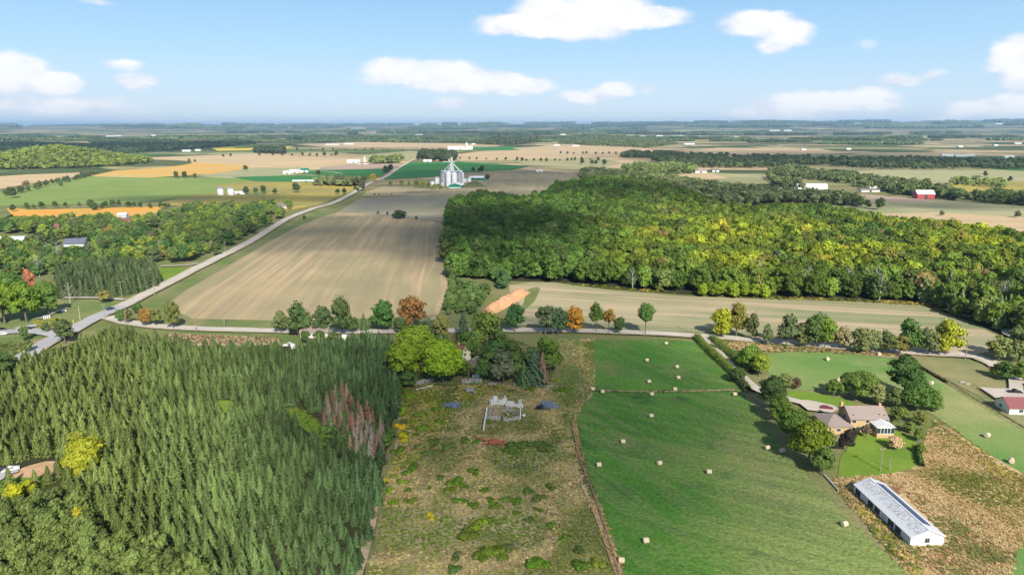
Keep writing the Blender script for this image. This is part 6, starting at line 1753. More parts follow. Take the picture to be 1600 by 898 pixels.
for (x, y) in ((-2.2, 3), (2.2, 3), (-2.2, 7), (2.2, 7)): m.tube((x, y, 0), (x, y, TH - 4), .35)
for k in range(1, 9):
    z = k * (TH - 4) / 9
    m.tube((-2.2, 3, z), (2.2, 3, z), .16); m.tube((-2.2, 3, z), (2.2, 3, z + 4), .13); m.tube((-2.2, 7, z), (2.2, 7, z), .16); m.tube((-2.2, 3, z), (-2.2, 7, z), .16); m.tube((2.2, 3, z), (2.2, 7, z), .16)
m.build('leg_tower', M['steel_bright'], el)
m = MB(); m.box(-1.2, 1.2, 4, 6, 0, TH - 2); m.build('bucket_leg', M['steel_bright'], el)
m = MB(); m.box(-5, 5.5, 3, 7.5, TH - 4.5, TH - 3.4); m.box(-16, -3, 4.4, 5.6, TH - 4.2, TH - 3.0); m.build('head_platform', M['white_paint'], el)
m = MB(); m.cyl(-.5, 5, TH - 3, TH + 3.0, 2.1, 2.1, 18); m.cyl(-.5, 5, TH + 3, TH + 4.2, 2.2, .4, 18); m.build('head_house', M['cream'], el)
m = MB(); m.cyl(-5, 5, TH - 3, TH + .3, 1.5, 1.5, 14); m.cyl(-5, 5, TH + .3, TH + 1, 1.6, .3, 14); m.build('head_house', M['white_paint'], el)
for (x, y) in ((-15, 3), (-9, 8), (14, 3), (15.5, 9), (5, 1), (-5, 1)):
    m = MB(); m.tube((0, 5, TH - 5), (x, y, 25), .5); m.build('spout', M['steel_bright'], el)
m = MB(); m.box(-19, 19, 1.5, 2.6, 25.2, 26.2); m.build('conveyor_gallery', M['steel_bright'], el)
m = MB()
for k in range(14): m.box(-19 + k * 2.8, -18.8 + k * 2.8, 1.4, 2.7, 24.9, 27); 
m.build('gallery_rail', M['steel'], el)
m = MB(); m.box(-17, -13, -7.5, -5, 0, 6); m.build('control_cabin', M['white_paint'], el)
# green fronted building
x, y = gp(711, 294)
gf = put(empty('grain_store', x, y, 0, R(-6)), 'white roofed grain store with a green front before the silos', 'building')
MB().prism([(-11, 0), (11, 0), (11, 4.4), (0, 7.6), (-11, 4.4)], 0, 24, 'y').build('wall', M['green_metal'], gf)
m = MB()
for sg in (-1, 1): m.prism([(sg * 12.2, 4.3), (0, 8), (0, 8.5), (sg * 12.2, 4.8)][::sg], -1.2, 25, 'y')
m.build('roof', M['white_paint'], gf)
MB().box(-10.5, 10.5, -.3, -.05, 0, 1.3).build('apron_wall', M['white_paint'], gf)
MB().box(-3, 3, -.25, -.05, 1.4, 5.0).build('door', M['green_metal'], gf)
for k, (u, v, r, h, lab) in enumerate([(676, 292, 3.6, 9, 'short silver bin left of the grain elevator'), (683, 288, 4.0, 12, 'taller silver bin left of the grain elevator'), (345, 305, 4.6, 10, 'first of two silver bins on the bright green crop'), (361, 305, 4.6, 10, 'second of two silver bins on the bright green crop'), (726, 285, 3.6, 7, 'first small silver bin right of the green fronted store'), (733, 284, 3.6, 7, 'second small silver bin right of the green fronted store')]):
    x, y = gp(u, v); o = put(empty('grain_bin', x, y), lab, 'grain bin')
    m = MB(); m.cyl(0, 0, 0, h, r, r, 20); bd = m.build('bin_wall', M['steel_bright'], o)
    m = MB(); m.cyl(0, 0, h, h + r * .6, r * 1.05, r * .15, 20); m.build('roof', M['steel'], o)
    m = MB(); m.box(-.5, .5, -r - .08, -r + .3, .3, 2.3); m.build('hatch', M['steel'], o)
FB = [  # u, v, L, W, eave, ridge, rz, wall, roof, label
    (748, 282, 20, 14, 5, 8, -6, 'green_metal', 'steel_bright', 'shed with a pale roof right of the elevator'),
    (739, 281, 14, 10, 4, 6.5, -6, 'blue_metal', 'steel_bright', 'blue shed right of the elevator'),
    (372, 304, 20, 8, 2.6, 4.5, 5, 'white_paint', 'steel_bright', 'low white shed beside the two silver bins'),
    (448, 272, 16, 10, 3.5, 6, 10, 'white_paint', 'steel_bright', 'white farm shed left of the green roofed one'),
    (459, 271, 20, 12, 4, 8, 20, 'white_paint', 'steel_bright', 'white farmhouse at the small farm'),
    (475, 270, 16, 14, 6, 10, 5, 'white_paint', 'green_metal', 'white farm building with a green roof'),
    (478, 284, 50, 5, 2, 3, 3, 'white_paint', 'steel_bright', 'long low white row at the edge of the mustard field'),
    (552, 255, 36, 14, 5, 9, 4, 'white_paint', 'steel_bright', 'long white barn before the grey green wood'),
    (566, 257, 30, 10, 3, 5, -8, 'cream', 'grey_roof', 'low shed beside the long white barn'),
    (719, 234, 110, 24, 8, 15, 2, 'white_paint', 'steel_bright', 'very long white barn on the far corn field'),
    (1271, 296, 46, 16, 4.5, 8.5, -8, 'white_paint', 'steel_bright', 'long white barn behind the forest'),
    (1447, 311, 24, 14, 7, 12, -3, 'red_metal', 'white_paint', 'red barn with a white roof'),
    (1248, 270, 18, 12, 4, 7, 5, 'white_paint', 'steel_bright', 'white farm building in the valley trees'),
    (1305, 270, 14, 12, 5, 8, 30, 'white_paint', 'grey_roof', 'white house in the valley trees'),
    (1352, 284, 14, 10, 5, 8, 20, 'white_paint', 'grey_roof', 'white house right of the valley trees'),
    (1360, 300, 30, 10, 3, 5, 4, 'cream', 'grey_roof', 'grey farm shed left of the red barn'),
    (1372, 297, 20, 10, 3, 5, -20, 'cream', 'steel_bright', 'small pale shed left of the red barn'),
    (975, 269, 14, 10, 4, 7, 5, 'white_paint', 'steel_bright', 'white house behind the forest tail'),
    (931, 292, 8, 7, 3, 5, 5, 'white_paint', 'steel_bright', 'tiny white shed at the forest shoulder'),
    (1095, 270, 26, 14, 4, 7, 3, 'cream', 'brown_roof', 'pale farm building at the wood patch'),
    (1118, 269, 16, 12, 4, 7, 3, 'white_paint', 'grey_roof', 'white farmhouse at the wood patch'),
    (1070, 255, 16, 12, 4, 7, 3, 'white_paint', 'steel_bright', 'white house within the long dark wood'),
    (690, 252, 40, 14, 3, 6, 3, 'red_metal', 'brown_roof', 'dark red farm sheds under the dark farm wood'),
    (668, 253, 24, 12, 3, 6, 3, 'white_paint', 'steel_bright', 'pale barn under the dark farm wood'),
    (843, 289 - 20, 14, 9, 3, 5, 3, 'white_paint', 'steel_bright', 'small white shed on the brown field edge'),
]
for (u, v, L, Wd, ev, rg_, rz, wl, rf_, lab) in FB:
    x, y = gp(u, v)
    gable_house('farm_building', lab, x, y + Wd / 2, R(rz), L, Wd, ev, rg_, wl, rf_, 'farm building', .5, doors=[('s', 0, min(4, L * .2), ev * .8, 'darktimber')])
# far specks of farms and sheds on the plain
rg2 = np.random.default_rng(77)
SP = [(1030, 214, 14), (1060, 214, 18), (985, 214, 26), (1005, 215, 22), (1045, 216, 16), (1077, 226, 22), (922, 214, 20), (880, 213, 12), (1210, 208, 22), (1230, 208, 18), (1325, 234, 10), (1480, 244, 30), (1500, 245, 22), (1515, 244, 18), (1575, 247, 24), (1555, 228, 10), (1500, 230, 10), (520, 227, 30), (545, 226, 20), (175, 214, 24), (185, 212, 14), (165, 216, 20), (240, 212, 10), (650, 210, 26), (655, 213, 16), (590, 222, 8), (740, 226, 8), (760, 225, 9), (900, 229, 14), (870, 228, 12), (690, 206, 20), (1120, 217, 14), (1150, 215, 10), (1090, 215, 16), (10, 222, 20), (95, 228, 14), (195, 226, 12), (310, 236, 12), (292, 237, 18), (460, 220, 5), (1400, 222, 10), (1255, 235, 10), (1590, 225, 14), (1560, 206, 20), (1340, 205, 18), (1110, 204, 14), (1380, 206, 20), (820, 204, 20), (560, 206, 30), (1000, 205, 14)]
proto = None
for i, (u, v, wpx) in enumerate(SP):
    x, y = gp(u, v); zz = float(height(x, y)); sc = y / F_PX
    L = wpx * sc * .7; Wd = max(14, L * .25); ev = max(6, 1.1 * sc)
    o = empty('distant_building', x, y, zz - 1, R(rg2.uniform(-12, 12)))
    put(o, 'tiny white building far out on the plain', 'building', 'far white buildings on the plain')
    if proto is None:
        m = MB(); m.prism([(-.5, 0), (.5, 0), (.5, .7), (0, 1), (-.5, .7)], -.5, .5, 'x'); wm = m.mesh('wall', M['white_paint'])
        m = MB()
        for sg in (-1, 1): m.prism([(sg * .54, .68), (0, 1.01), (0, 1.08), (sg * .54, .75)][::sg], -.52, .52, 'x')
        rm = m.mesh('roof', M['steel_bright']); proto = 1
    link('wall', wm, o); link('roof', rm, o)
    o.scale = (L, Wd, ev * 1.3)

# farm silos (towers) far
for (u, v, h, r, lab) in [(570, 254, 16, 3, 'pale tower silo beside the long white far barn'), (729, 234, 30, 5, 'white tower silo at the end of the very long barn'), (466, 271, 15, 1.0, 'thin dark mast at the small farm')]:
    x, y = gp(u, v); o = put(empty('tower_silo', x, y), lab, 'silo')
    m = MB(); m.cyl(0, 0, 0, h, r, r, 16); m.build('shaft', M['cream'] if r > 2 else M['timber'], o)
    m = MB(); m.cyl(0, 0, h, h + r * .6, r * 1.03, r * .2, 16); m.build('cap', M['steel'], o)

# ------------------------------------------------------------------ utility poles
def pole(u, v, h=10, arm=True, lab='', lean=0.0, mat='timber', rz=0.0):
    x, y = gp(u, v)
    o = put(empty('utility_pole', x, y, 0, rz), lab, 'utility pole')
    m = MB(); m.cyl(0, 0, -.2, h, .17, .11, 8); m.build('pole', M[mat], o)
    if arm:
        cm_ = MB().box(-1.1, 1.1, -.06, .06, h - .9, h - .72).build('crossarm', M['timber'], o)
        for k in (-1, 0, 1):
            m = MB(); m.cyl(k * .95, 0, h - .72, h - .42, .07, .05, 6); m.build('insulator', M['concrete'], cm_)
    o.rotation_euler = (lean, 0, rz)
    return o


PL = [(191, 467, 11, True, 'utility pole at the foot of the conifer block'), (238, 447, 12, True, 'utility pole at the corner of the conifer block'), (242, 463, 9, False, 'bare pole on the field side of the road'), (164, 500, 9, True, 'utility pole beside the dark blue car'), (126, 504, 9, False, 'pale pole on the corner lawn verge'), (306, 519, 7, False, 'short pole beside the crossroad'), (351, 512, 11, True, 'utility pole casting a shadow on the stubble'), (353, 398, 11, True, 'utility pole by the village trees along the road'), (397, 363, 11, True, 'utility pole farther along the village road'), (1083, 524, 12, True, 'utility pole at the top corner of the hay meadow'), (1375, 736, 8, True, 'weathered pole at the near edge of the mown lawn'), (1389.5, 734, 4.5, False, 'thin pole right of the weathered one'), (1508, 561, 10, False, 'pole beside the road bend'), (198, 511, 10, False, 'pole beside the thin olive tree'), (690, 558, 10, False, 'pale pole among the maples'), (500, 325, 12, True, 'pole at the bend by the fields'), (496, 326, 11, False, 'second pole at the bend by the fields')]
for (u, v, h, a_, lab) in PL: pole(u, v, h, a_, lab, rz=R(20), mat='palebark' if 'pale' in lab else 'timber')

# ------------------------------------------------------------------ vehicles
def car(u, v, rz, body, lab, truck=False, name='parked_car'):
    x, y = gp(u, v); o = put(empty(name, x, y, 0.95 if 'road' in lab else .3, rz), lab, 'truck' if truck else 'car')
    bm = MB()
    prof = [(-2.2, .35), (2.2, .35), (2.25, .75), (1.9, .95), (.9, 1.0), (.35, 1.45), (-1.2, 1.48), (-1.9, 1.0), (-2.25, .9)]
    if truck: prof = [(-2.6, .45), (2.5, .45), (2.55, .95), (2.2, 1.15), (1.1, 1.2), (.6, 1.85), (-.6, 1.87), (-.8, 1.15), (-2.6, 1.15)]
    bm.prism(prof, -.88, .88, 'y')
    bmesh.ops.bevel(bm.b, geom=bm.b.edges[:], offset=.06, segments=2, affect='EDGES')
    bm.build('body', body, o)
    g = MB()
    if truck: g.prism([(1.0, 1.27), (.58, 1.78), (-.55, 1.80), (-.66, 1.27)], -.90, .90, 'y')
    else: g.prism([(.8, 1.05), (.32, 1.38), (-1.15, 1.41), (-1.7, 1.05)], -.90, .90, 'y')
    g.build('window', M['glass'], o)
    for sx in (-1.4, 1.4):
        for sy in (-.8, .8):
            wm = MB(); wm.tube((sx, sy - .12, .34), (sx, sy + .12, .34), .34, .34, 14); wh = wm.build('wheel', M['rubber'], o)
            rm_ = MB(); rm_.tube((sx, sy - .13, .34), (sx, sy + .13, .34), .18, .18, 10); rm_.build('rim', M['steel'], wh)
    for sy in (-.6, .6): MB().box(2.17 if not truck else 2.45, 2.29 if not truck else 2.58, sy - .18, sy + .18, .68, .82).build('headlight', M['white_paint'], o)
    return o


M['navy'] = simple('navy_paint', (0.03, 0.05, 0.13), 0.25, .3, var=0)
M['blackp'] = simple('black_paint', (0.02, 0.02, 0.025), 0.25, .2, var=0)
M['redp'] = simple('dark_red_paint', (0.20, 0.02, 0.03), 0.25, .2, var=0)
M['bluep'] = simple('blue_paint', (0.08, 0.18, 0.5), 0.3, .2, var=0)
car(173, 486, R(62), M['navy'], 'dark blue car driving on the road by the corner lawn', name='car')
car(45, 516, R(8), M['blackp'], 'black car parked at the mouth of the side street')
car(2, 517, R(10), M['blackp'], 'black car at the far side of the side street')
car(4, 524, R(10), M['white_paint'], 'white car on the side street at the picture edge')
car(1291, 641, R(-15), M['redp'], 'dark red car on the pale parking pad')
car(1585, 616, R(-8), M['blackp'], 'dark pickup behind the red roofed building', True, 'pickup_truck')
car(6, 739, R(30), M['blackp'], 'black pickup on the lane of the needle-covered clearing', True, 'pickup_truck')
car(17, 737, R(35), M['white_paint'], 'white car beside the black pickup')
car(110, 728, R(60), M['bluep'], 'blue car tucked under the spruces of the clearing')
car(452, 542, R(5), M['white_paint'], 'white van behind the plantation', True, 'parked_van')
car(459, 546, R(70), M['white_paint'], 'white car beside the van behind the plantation')
car(56, 388, R(10), M['white_paint'], 'white car on the village drive')
# pool and tarps
x, y = gp(505, 540)
o = put(empty('swimming_pool', x, y), 'small round blue pool behind the plantation', 'pool')
m = MB(); m.cyl(0, 0, 0, 1.2, 3.2, 3.2, 24); m.build('pool_wall', M['white_paint'], o)
m = MB(); m.cyl(0, 0, 1.2, 1.23, 3.0, 3.0, 24); m.build('water', M['teal'], o)
x, y = gp(521, 531)
gable_house('shed', 'small white shed right of the blue pool', x, y, R(5), 3, 2.4, 2, 2.8, 'white_paint', 'steel_bright', 'shed', .2)
x, y = gp(540, 531)
gable_house('shed', 'smaller pale shed beside the white shed', x, y, R(-8), 2.6, 2.2, 1.8, 2.6, 'cream', 'steel_bright', 'shed', .2)
x, y = gp(757, 572)
gable_house('shed', 'pale blue roofed shelter behind the maroon shed', x, y, R(-30), 5, 3, 2, 2.8, 'white_paint', 'blue_tarp', 'shed', .3)
x, y = gp(744, 592)
o = put(link('storage_tank', MB().tube((-1.5, 0, 1), (1.5, 0, 1), 1.0, 1.0, 18).box(-1.2, -.9, -.7, .7, 0, .4).box(.9, 1.2, -.7, .7, 0, .4).mesh('tank', M['white_paint'])), 'white tank at the foot of the maroon shed', 'tank')
o.location = (x, y, 0)

# ------------------------------------------------------------------ hay bales
BALES = [(1013.8, 599, 'bale just above the line across the hay meadow'), (1059.4, 593, 'bale upper right of the one above the meadow line'), (926.6, 611, 'bale at the left end of the meadow line'), (941.4, 615, 'second bale from the left end of the meadow line'), (1018, 619, 'bale just below the middle of the meadow line'), (1054.6, 611, 'bale sitting on the meadow line right of the middle'), (1147.6, 619, 'bale at the right end of the meadow line'), (1017, 653, 'lone bale below the middle of the meadow line'), (973.7, 693.5, 'bale beside the pale scratch marks in the meadow'), (935.6, 730, 'bale close to the meadow fence'), (1030, 727.5, 'bale in the middle of the hay meadow'), (1107.8, 741, 'bale on the brownish patch of the hay meadow'), (1198.5, 703, 'left bale of the pair below the big trees'), (1222, 707.5, 'right bale of the pair below the big trees'), (1041, 539, 'bale nearest the crossroad in the hay meadow'), (1010.5, 565.5, 'upper bale of three in the top of the hay meadow'), (1057.4, 576, 'middle bale of three in the top of the hay meadow'), (971, 880, 'nearest bale by the meadow fence'), (1008.8, 849, 'bale near the bottom of the hay meadow'), (1319, 823, 'bale at the sunny edge near the dry weeds'),
         (1292.7, 563.5, 'bale alone at the top of the sunny meadow'), (1373, 556, 'bale beside the hedgerow at the sunny meadow'), (1310.8, 596, 'bale behind the house trees'), (1454.6, 602, 'bale beside the dark fence line'), (1542, 684, 'bale in the middle of the sloping sunny meadow'), (1579.7, 724, 'bale beside the goldenrod line')]
def bale_mesh():
    bm = bmesh.new()
    n = 24; rr = [(-.74, .60), (-.70, .69), (-.4, .71), (0, .72), (.4, .71), (.70, .69), (.74, .60)]
    rng_ = random.Random(4); rings = []
    for (xx, r_) in rr:
        rings.append([bm.verts.new((xx, r_ * math.cos(6.2832 * k / n) * (1 + .02 * rng_.random()), .70 + max(-.68, r_ * math.sin(6.2832 * k / n)) * (1 + .02 * rng_.random()))) for k in range(n)])
    for a, b_ in zip(rings[:-1], rings[1:]):
        for k in range(n): bm.faces.new((a[k], a[(k + 1) % n], b_[(k + 1) % n], b_[k]))
    bm.faces.new(rings[0][::-1]); bm.faces.new(rings[-1])
    bmesh.ops.recalc_face_normals(bm, faces=bm.faces[:])
    me = bpy.data.meshes.new('hay_bale'); bm.to_mesh(me); bm.free(); me.materials.append(M['hay'])
    return me
bme = bale_mesh()
for i, (u, v, lab) in enumerate(BALES):
    x, y = gp(u, v); o = link('hay_bale', bme); o.location = (x, y, .3); k = .95 if i < 20 else 1.05
    o.scale = (k, k, k); o.rotation_euler = (0, 0, (R(8) + .3 * math.sin(i * 2.1)) if i < 20 else R(60) + .5 * math.sin(i))
    put(o, 'round hay ' + lab, 'hay bale', 'round hay bales on the meadows')

# ------------------------------------------------------------------ ruin, scrap and machine
def ruin():
    A = gp(757, 672); 
    o = put(empty('ruined_foundation', *gp(790, 655)), 'roofless ruin of crumbling whitish walls in the weed field', 'ruin')
    ox, oy = gp(790, 655)
    def wall(pts, h0, h1, th, mat, nm, seed):
        rg = random.Random(seed)
        V = []; q = []
        P = [Vector(gp(*p)) - Vector((ox, oy)) for p in pts]
        Q = []
        for a, b_ in zip(P[:-1], P[1:]):
            n = max(2, int((b_ - a).length / .55))
            for k in range(n): Q.append(a.lerp(b_, k / n))
        Q.append(P[-1]); m = MB()
        n = len(Q); run = 0; cur = h1
        for i in range(n - 1):
            if run <= 0: run = rg.randint(1, 4); cur = h0 + (h1 - h0) * rg.random()
            run -= 1
            hh = cur * (.9 + .15 * rg.random())
            if hh < .25: continue
            d = (Q[i + 1] - Q[i]).normalized(); s = Vector((-d.y, d.x)) * th / 2 * (.9 + .3 * rg.random())
            a, b_ = Q[i], Q[i + 1] - d * .01
            vs = [m.b.verts.new((p.x, p.y, z)) for z in (-.1, hh + .1 * rg.random()) for p in (a - s, b_ - s, b_ + s, a + s)]
            for f in ((3, 2, 1, 0), (4, 5, 6, 7), (0, 1, 5, 4), (1, 2, 6, 5), (2, 3, 7, 6), (3, 0, 4, 7)): m.b.faces.new([vs[j] for j in f])
        m.build(nm, M[mat], o)
    wall([(755.5, 674), (758, 660), (761, 641)], 1.2, 1.7, .35, 'white_paint', 'side_wall', 1)
    wall([(760, 656), (782, 657)], 1.3, 2.0, .4, 'stone', 'front_wall', 2)
    wall([(786, 658), (812, 656)], .5, 2.3, .4, 'stone', 'front_wall', 3)
    wall([(813, 655), (813, 641)], .2, 2.0, .3, 'white_paint', 'side_wall', 4)
    wall([(813, 650), (821, 650)], .3, 1.1, .4, 'white_paint', 'side_wall', 8)
    wall([(766, 634), (772, 632), (792, 632)], 1.0, 2.6, 1.0, 'concrete', 'back_wall', 5)
    wall([(790, 634), (818, 636)], .3, 1.9, 1.3, 'concrete', 'back_wall', 6)
    wall([(770, 628), (792, 628)], .8, 2.4, .5, 'white_paint', 'inner_wall', 7)
    m = MB()
    for (u, v, h) in ((773, 632, 3.6), (789, 631, 3.4), (811, 636, 3.0), (814, 636, 3.2)):
        x, y = gp(u, v); m.box(x - ox - .15, x - ox + .15, y - oy - .15, y - oy + .15, 0, h)
    m.build('standing_post', M['white_paint'], o)
    rg = random.Random(9); m = MB()
    for k in range(70):
        x, y = gp(rg.uniform(764, 815), rg.uniform(634, 654)); s = .2 + .5 * rg.random()
        m.box(x - ox - s, x - ox + s, y - oy - s * .5, y - oy + s * .5, 0, .2 + .5 * rg.random(), rg.random() * 3)
    m.build('rubble', M['stone'], o)


ruin()


def scrap(u, v, w_, d, n, mat, lab, name='scrap_pile', seed=0):
    rg = random.Random(seed); x, y = gp(u, v); m = MB()
    for k in range(n):
        a = rg.gauss(0, w_ / 3.2); b_ = rg.gauss(0, d / 3.2); s = .25 + .55 * rg.random()
        z = max(0, .9 - abs(a) / w_ * 1.2) * rg.random()
        m.box(a - s, a + s, b_ - s * .45, b_ + s * .45, z, z + .12 + .3 * rg.random(), rg.random() * 3.1)
        if k % 4 == 0: m.tube((a, b_, .1), (a + rg.uniform(-1.5, 1.5), b_ + rg.uniform(-1, 1), .5 + 1.0 * rg.random()), .06)
    o = link(name, m.mesh(name, M[mat])); o.location = (x, y, 0)
    return put(o, lab, 'scrap pile')


scrap(707, 635, 5.0, 4.2, 90, 'blue_tarp', 'pale blue heap of scrap left of the ruin', seed=1)
scrap(857, 634, 5.2, 4.6, 90, 'blue_tarp', 'blue grey heap of scrap right of the ruin', seed=2)
scrap(845, 638, 2.6, 2.4, 30, 'blackp', 'low black heap of scrap beside the blue grey one', seed=3)
scrap(735, 611, 4.0, 2.4, 60, 'stone', 'spread of pinkish rubble below the stone wall', name='rubble_pile', seed=4)
scrap(1200, 612, 2.0, 1.2, 16, 'white_paint', 'white clutter at the driveway edge', seed=5)


def implement():
    x, y = gp(772, 693)
    o = put(empty('farm_implement', x, y, 0, R(-6)), 'rusty orange farm machine lying folded in the weeds', 'farm machine')
    m = MB(); m.prism([(-1.6, .55), (1.6, .45), (2.1, .9), (1.0, 1.45), (-1.0, 1.55), (-1.9, 1.0)], -1.0, .9, 'y')
    bmesh.ops.bevel(m.b, geom=m.b.edges[:], offset=.18, segments=2, affect='EDGES'); m.build('hopper', M['rust'], o)
    m = MB(); m.tube((-2.5, -.2, 1.1), (-6.2, 1.4, 1.7), .16); m.tube((-2.5, .5, .9), (-6.0, 1.5, 1.5), .13); m.tube((-5.2, 0.9, 1.4), (-3.6, .1, .6), .1); m.build('drawbar', M['rust'], o)
    m = MB(); m.tube((2.4, 0, .8), (6.4, .5, .35), .15); m.tube((2.6, -.6, .6), (5.6, .4, .3), .1); m.build('auger', M['rust'], o)
    m = MB(); m.tube((-3.4, -1.5, .8), (3.6, -1.5, .6), .14); m.tube((-3.0, 1.2, .7), (3.2, 1.1, .5), .14)
    for k in range(5): m.tube((-2.8 + k * 1.4, -1.5, .75), (-2.6 + k * 1.4, 1.2, .6), .1)
    m.build('frame', M['rust'], o)
    for k in range(7):
        m = MB(); m.tube((-3.0 + k * 1.0, -1.4, .7), (-3.4 + k * 1.0, -2.3, .12), .1); m.build('tine', M['rust'], o)
    for sx in (-1.6, 1.4):
        m = MB(); m.tube((sx, -1.75, .5), (sx, -1.45, .5), .5, .5, 16); wl = m.build('wheel', M['rubber'], o)
        m = MB(); m.tube((sx, -1.8, .5), (sx, -1.43, .5), .24, .24, 10); m.build('rim', M['rust'], wl)
    m = MB()
    for k in range(5): m.tube((-4.0 + k * .5, -1.3 + .1 * k, .15), (-3.2 + k * .5, -2.6, .1), .08)
    m.build('rake_bar', M['timber'], o)


implement()


def rubble_wall(px, h, th, lab, seed):
    rg = random.Random(seed); Q = resample(path_px(px), .7); m = MB()
    for i in range(len(Q) - 1):
        for r_ in range(3):
            p = Q[i].lerp(Q[i + 1], rg.random()); s = .25 + .22 * rg.random(); z = r_ * h / 3
            m.box(p.x - s, p.x + s, p.y - th / 2 * (.8 + .5 * rg.random()), p.y + th / 2 * (.8 + .5 * rg.random()), z, z + h / 3 * (.85 + .2 * rg.random()), (rg.random() - .5) * .7, .05)
    o = link('stone_wall', m.mesh('stone_wall', M['stone'])); put(o, lab, 'stone wall')


rubble_wall([(637, 602), (650, 602), (664, 598), (677, 597)], 1.7, 1.2, 'old rubble stone wall under the huge maple', 1)
rubble_wall([(722, 599), (738, 597), (752, 598)], 1.6, 1.6, 'old rubble stone wall right of the bright maple', 2)
rubble_wall([(764, 600), (775, 601)], .8, .8, 'short stump of stone wall below the grey leaved tree', 3)
rubble_wall([(803, 602), (814, 601)], .8, .8, 'short stump of stone wall beside the shaggy conifer', 4)
rubble_wall([(838, 604), (870, 604)], .5, .5, 'low thin stone edging beyond the dying spruce', 5)
x, y = gp(650, 610); x2, y2 = gp(677, 603)
m = MB(); m.tube((x, y, .35), (x2, y2, .35), .25, .2, 8)
put(link('fallen_beam', m.mesh('fallen_beam', M['white_paint'])), 'fallen whitish beam lying below the rubble wall', 'beam')
x, y = gp(1288, 743); x2, y2 = gp(1310, 768)
m = MB(); m.tube((x, y, .35), (x2, y2, .4), .35, .2, 8); m.tube(((x + x2) / 2, (y + y2) / 2, .4), ((x + x2) / 2 + 1.5, (y + y2) / 2 - 1.2, .9), .15)
put(link('fallen_log', m.mesh('fallen_log', M['palebark'])), 'fallen grey log in the dry weeds above the barn', 'log')

for i, (u, v) in enumerate([(69, 497), (72, 496.5), (75, 496), (78, 495.5)]):
    x, y = gp(u, v + 2); o = put(link('gate_post', MB().box(-.25, .25, -.25, .25, 0, 2.0, 0, .04).mesh('gate_post', M['white_paint'])), 'white post in the row of four beside the pale path', 'post', 'white posts beside the pale path'); o.location = (x, y, 0)
for i, (u, v) in enumerate([(97, 488), (100, 487), (103, 487)]):
    x, y = gp(u, v); o = put(link('gate_post', MB().box(-.3, .3, -.3, .3, 0, 1.3, 0, .05).mesh('gate_post', M['white_paint'])), 'white post in the cluster of three at the end of the path', 'post', 'white posts at the end of the path'); o.location = (x, y, 0)
for (u, v, lab) in [(115, 506, 'yellow marker post at the road corner'), (126, 503, 'yellow guy marker at the foot of the pale pole')]:
    x, y = gp(u, v); m = MB(); m.cyl(0, 0, 0, 2.2, .16, .14, 8)
    o = put(link('marker_post', m.mesh('marker_post', M['yellow'])), lab, 'marker post'); o.location = (x, y, 0)
for (u, v, lab) in [(1503, 598, 'larger pale boulder on the dry paddock'), (1511, 601, 'smaller pale boulder beside the larger one')]:
    x, y = gp(u, v); bm = bmesh.new(); bmesh.ops.create_icosphere(bm, subdivisions=2, radius=.8)
    for vv in bm.verts: vv.co *= 1 + .25 * (random.random() - .5); vv.co.z *= .6
    me = bpy.data.meshes.new('boulder'); bm.to_mesh(me); bm.free(); me.materials.append(M['stone']); o = put(link('boulder', me), lab, 'boulder'); o.location = (x, y, .35); o.scale = (1.5, .9, 1)


# ------------------------------------------------------------------ fences
def fence(px, sp, h, lab, rails=2, mat='darktimber', pr=.09):
    Q = resample(path_px(px), sp); o = put(empty('fence', Q[0].x, Q[0].y), lab, 'fence'); ref = Vector((Q[0].x, Q[0].y, 0))
    pm = MB(); pm.cyl(0, 0, 0, h, pr, pr * .9, 6); pme = pm.mesh('post', M[mat])
    for p in Q[:95]:
        c = link('post', pme, o); c.location = (p.x - ref.x, p.y - ref.y, .3); c.rotation_euler = (.05 * random.uniform(-1, 1), .05 * random.uniform(-1, 1), 0)
    for r_ in range(rails):
        m = MB(); z = .3 + h * (.45 + .45 * r_ / max(1, rails - 1))
        for a, b_ in zip(Q[:-1], Q[1:]): m.tube((a.x - ref.x, a.y - ref.y, z), (b_.x - ref.x, b_.y - ref.y, z), .045, .045, 4)
        m.build('rail', M[mat], o)


fence([(1410, 560), (1440, 577), (1475, 595), (1512, 620), (1550, 643), (1600, 672)], 2.6, 1.2, 'dark rail fence running down between sunny meadow and paddock', 3)
hedge('hedgerow', [(1408, 559), (1440, 576), (1478, 598)], .9, .9, (0.07, 0.055, 0.03), 'low brown growth along the top of the dark rail fence', 21)
fence([(894, 662), (905, 716), (933, 790), (955, 856), (968, 900)], 3.0, 1.2, 'old wire fence between weed field and hay meadow', 2, 'timber', .06)
fence([(1521, 604), (1540, 617), (1556, 626)], 2.4, 1.2, 'short dark fence at the edge of the concrete yard', 2)

# ------------------------------------------------------------------ clouds overhead and behind, whose shade crosses the fields
cmat = bpy.data.materials.new('cloud'); cmat.use_nodes = True
t = NT(cmat.node_tree)
oc = t.new('ShaderNodeTexCoord').outputs['Object']
g = t.new('ShaderNodeNewGeometry').outputs['Position']
flat = t.vmath('MULTIPLY', oc, (1, 1, 0))
rad = t.vmath('LENGTH', flat)
nz = t.noise(g, 0.009, 5.0, 0.62)
al = t.ramp(t.math('ADD', rad, t.math('MULTIPLY', t.math('SUBTRACT', nz, .5), 1.1)), 0.92, 0.45, 0.0, 0.45)
d = t.new('ShaderNodeBsdfDiffuse', ins={0: (0.85, 0.86, 0.88, 1)})
tr = t.new('ShaderNodeBsdfTranslucent', ins={0: (0.85, 0.86, 0.88, 1)})
mx = t.new('ShaderNodeMixShader', ins={0: .5, 1: d.outputs[0], 2: tr.outputs[0]})
tp = t.new('ShaderNodeBsdfTransparent')
m2 = t.new('ShaderNodeMixShader', ins={0: al, 1: tp.outputs[0], 2: mx.outputs[0]})
t.l.new(m2.outputs[0], t.new('ShaderNodeOutputMaterial').inputs[0])
CZ = 1150.0
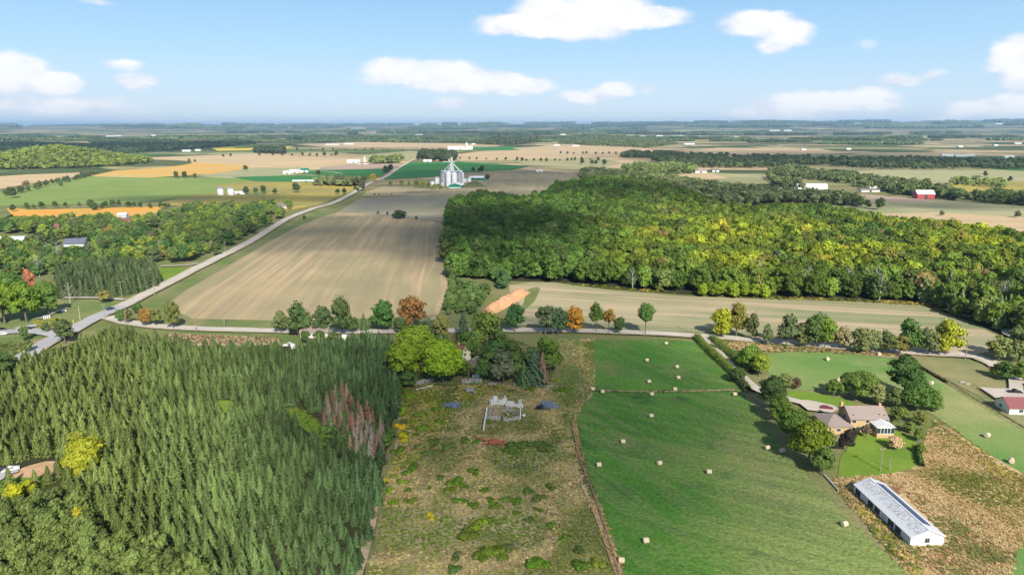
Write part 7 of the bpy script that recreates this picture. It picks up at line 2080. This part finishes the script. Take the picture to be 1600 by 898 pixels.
kx_, ky_ = tosun.x / tosun.z, tosun.y / tosun.z


def cloud_for_shadow(pxs, lab):
    """a flat-based fair-weather cloud standing up-sun of the patch it shades"""
    P = np.array([gp(u, v) for u, v in pxs]); c = (P.min(0) + P.max(0)) / 2; r_ = (P.max(0) - P.min(0)) / 2 * 1.25
    bm = bmesh.new(); bmesh.ops.create_icosphere(bm, subdivisions=4, radius=1.0)
    rs = int(abs(c[0]) + c[1])
    for v in bm.verts:
        n = float(vnoise(v.co.x * 10 + rs, v.co.y * 10 + 50, 2.2, 3)); n2 = float(vnoise(v.co.x * 10 + rs, v.co.y * 10, .9, 4))
        v.co *= 1 + .18 * (n2 - .5)
        v.co.z *= (1.0 + .9 * n) if v.co.z > 0 else .22
    me = bpy.data.meshes.new('cloud'); bm.to_mesh(me); bm.free(); me.materials.append(cmat)
    o = link('cloud', me); o.location = (c[0] + kx_ * CZ, c[1] + ky_ * CZ, CZ)
    o.scale = (r_[0], r_[1], min(r_) * .3)
    put(o, lab, 'cloud', kind='structure')


cloud_for_shadow([(480, 520), (1080, 520), (640, 960), (1130, 850)], 'broad cloud high over the weed field and hay meadow')
cloud_for_shadow([(330, 345), (900, 345), (350, 400), (940, 400)], 'long cloud shading the top of the stubble field')
cloud_for_shadow([(640, 335), (900, 335), (640, 440), (880, 440)], 'cloud shading the deep green side of the forest')
cloud_for_shadow([(820, 295), (1300, 295), (820, 330), (1330, 335)], 'cloud shading the back of the forest')
cloud_for_shadow([(560, 262), (980, 262), (560, 296), (960, 296)], 'cloud shading the fields round the elevator')
cloud_for_shadow([(540, 303), (860, 303), (560, 332), (880, 332)], 'cloud shading the brown harvested field')
cloud_for_shadow([(-100, 224), (420, 224), (-200, 240), (400, 240)], 'cloud shading the woods beyond the hill')
cloud_for_shadow([(960, 238), (1600, 238), (960, 264), (1600, 264)], 'cloud shading the dark wood across the plain')
cloud_for_shadow([(180, 306), (560, 306), (250, 318), (540, 318)], 'small cloud shading the mustard field')
cloud_for_shadow([(1350, 314), (1600, 314), (1380, 330), (1600, 330)], 'small cloud shading the field before the red barn')
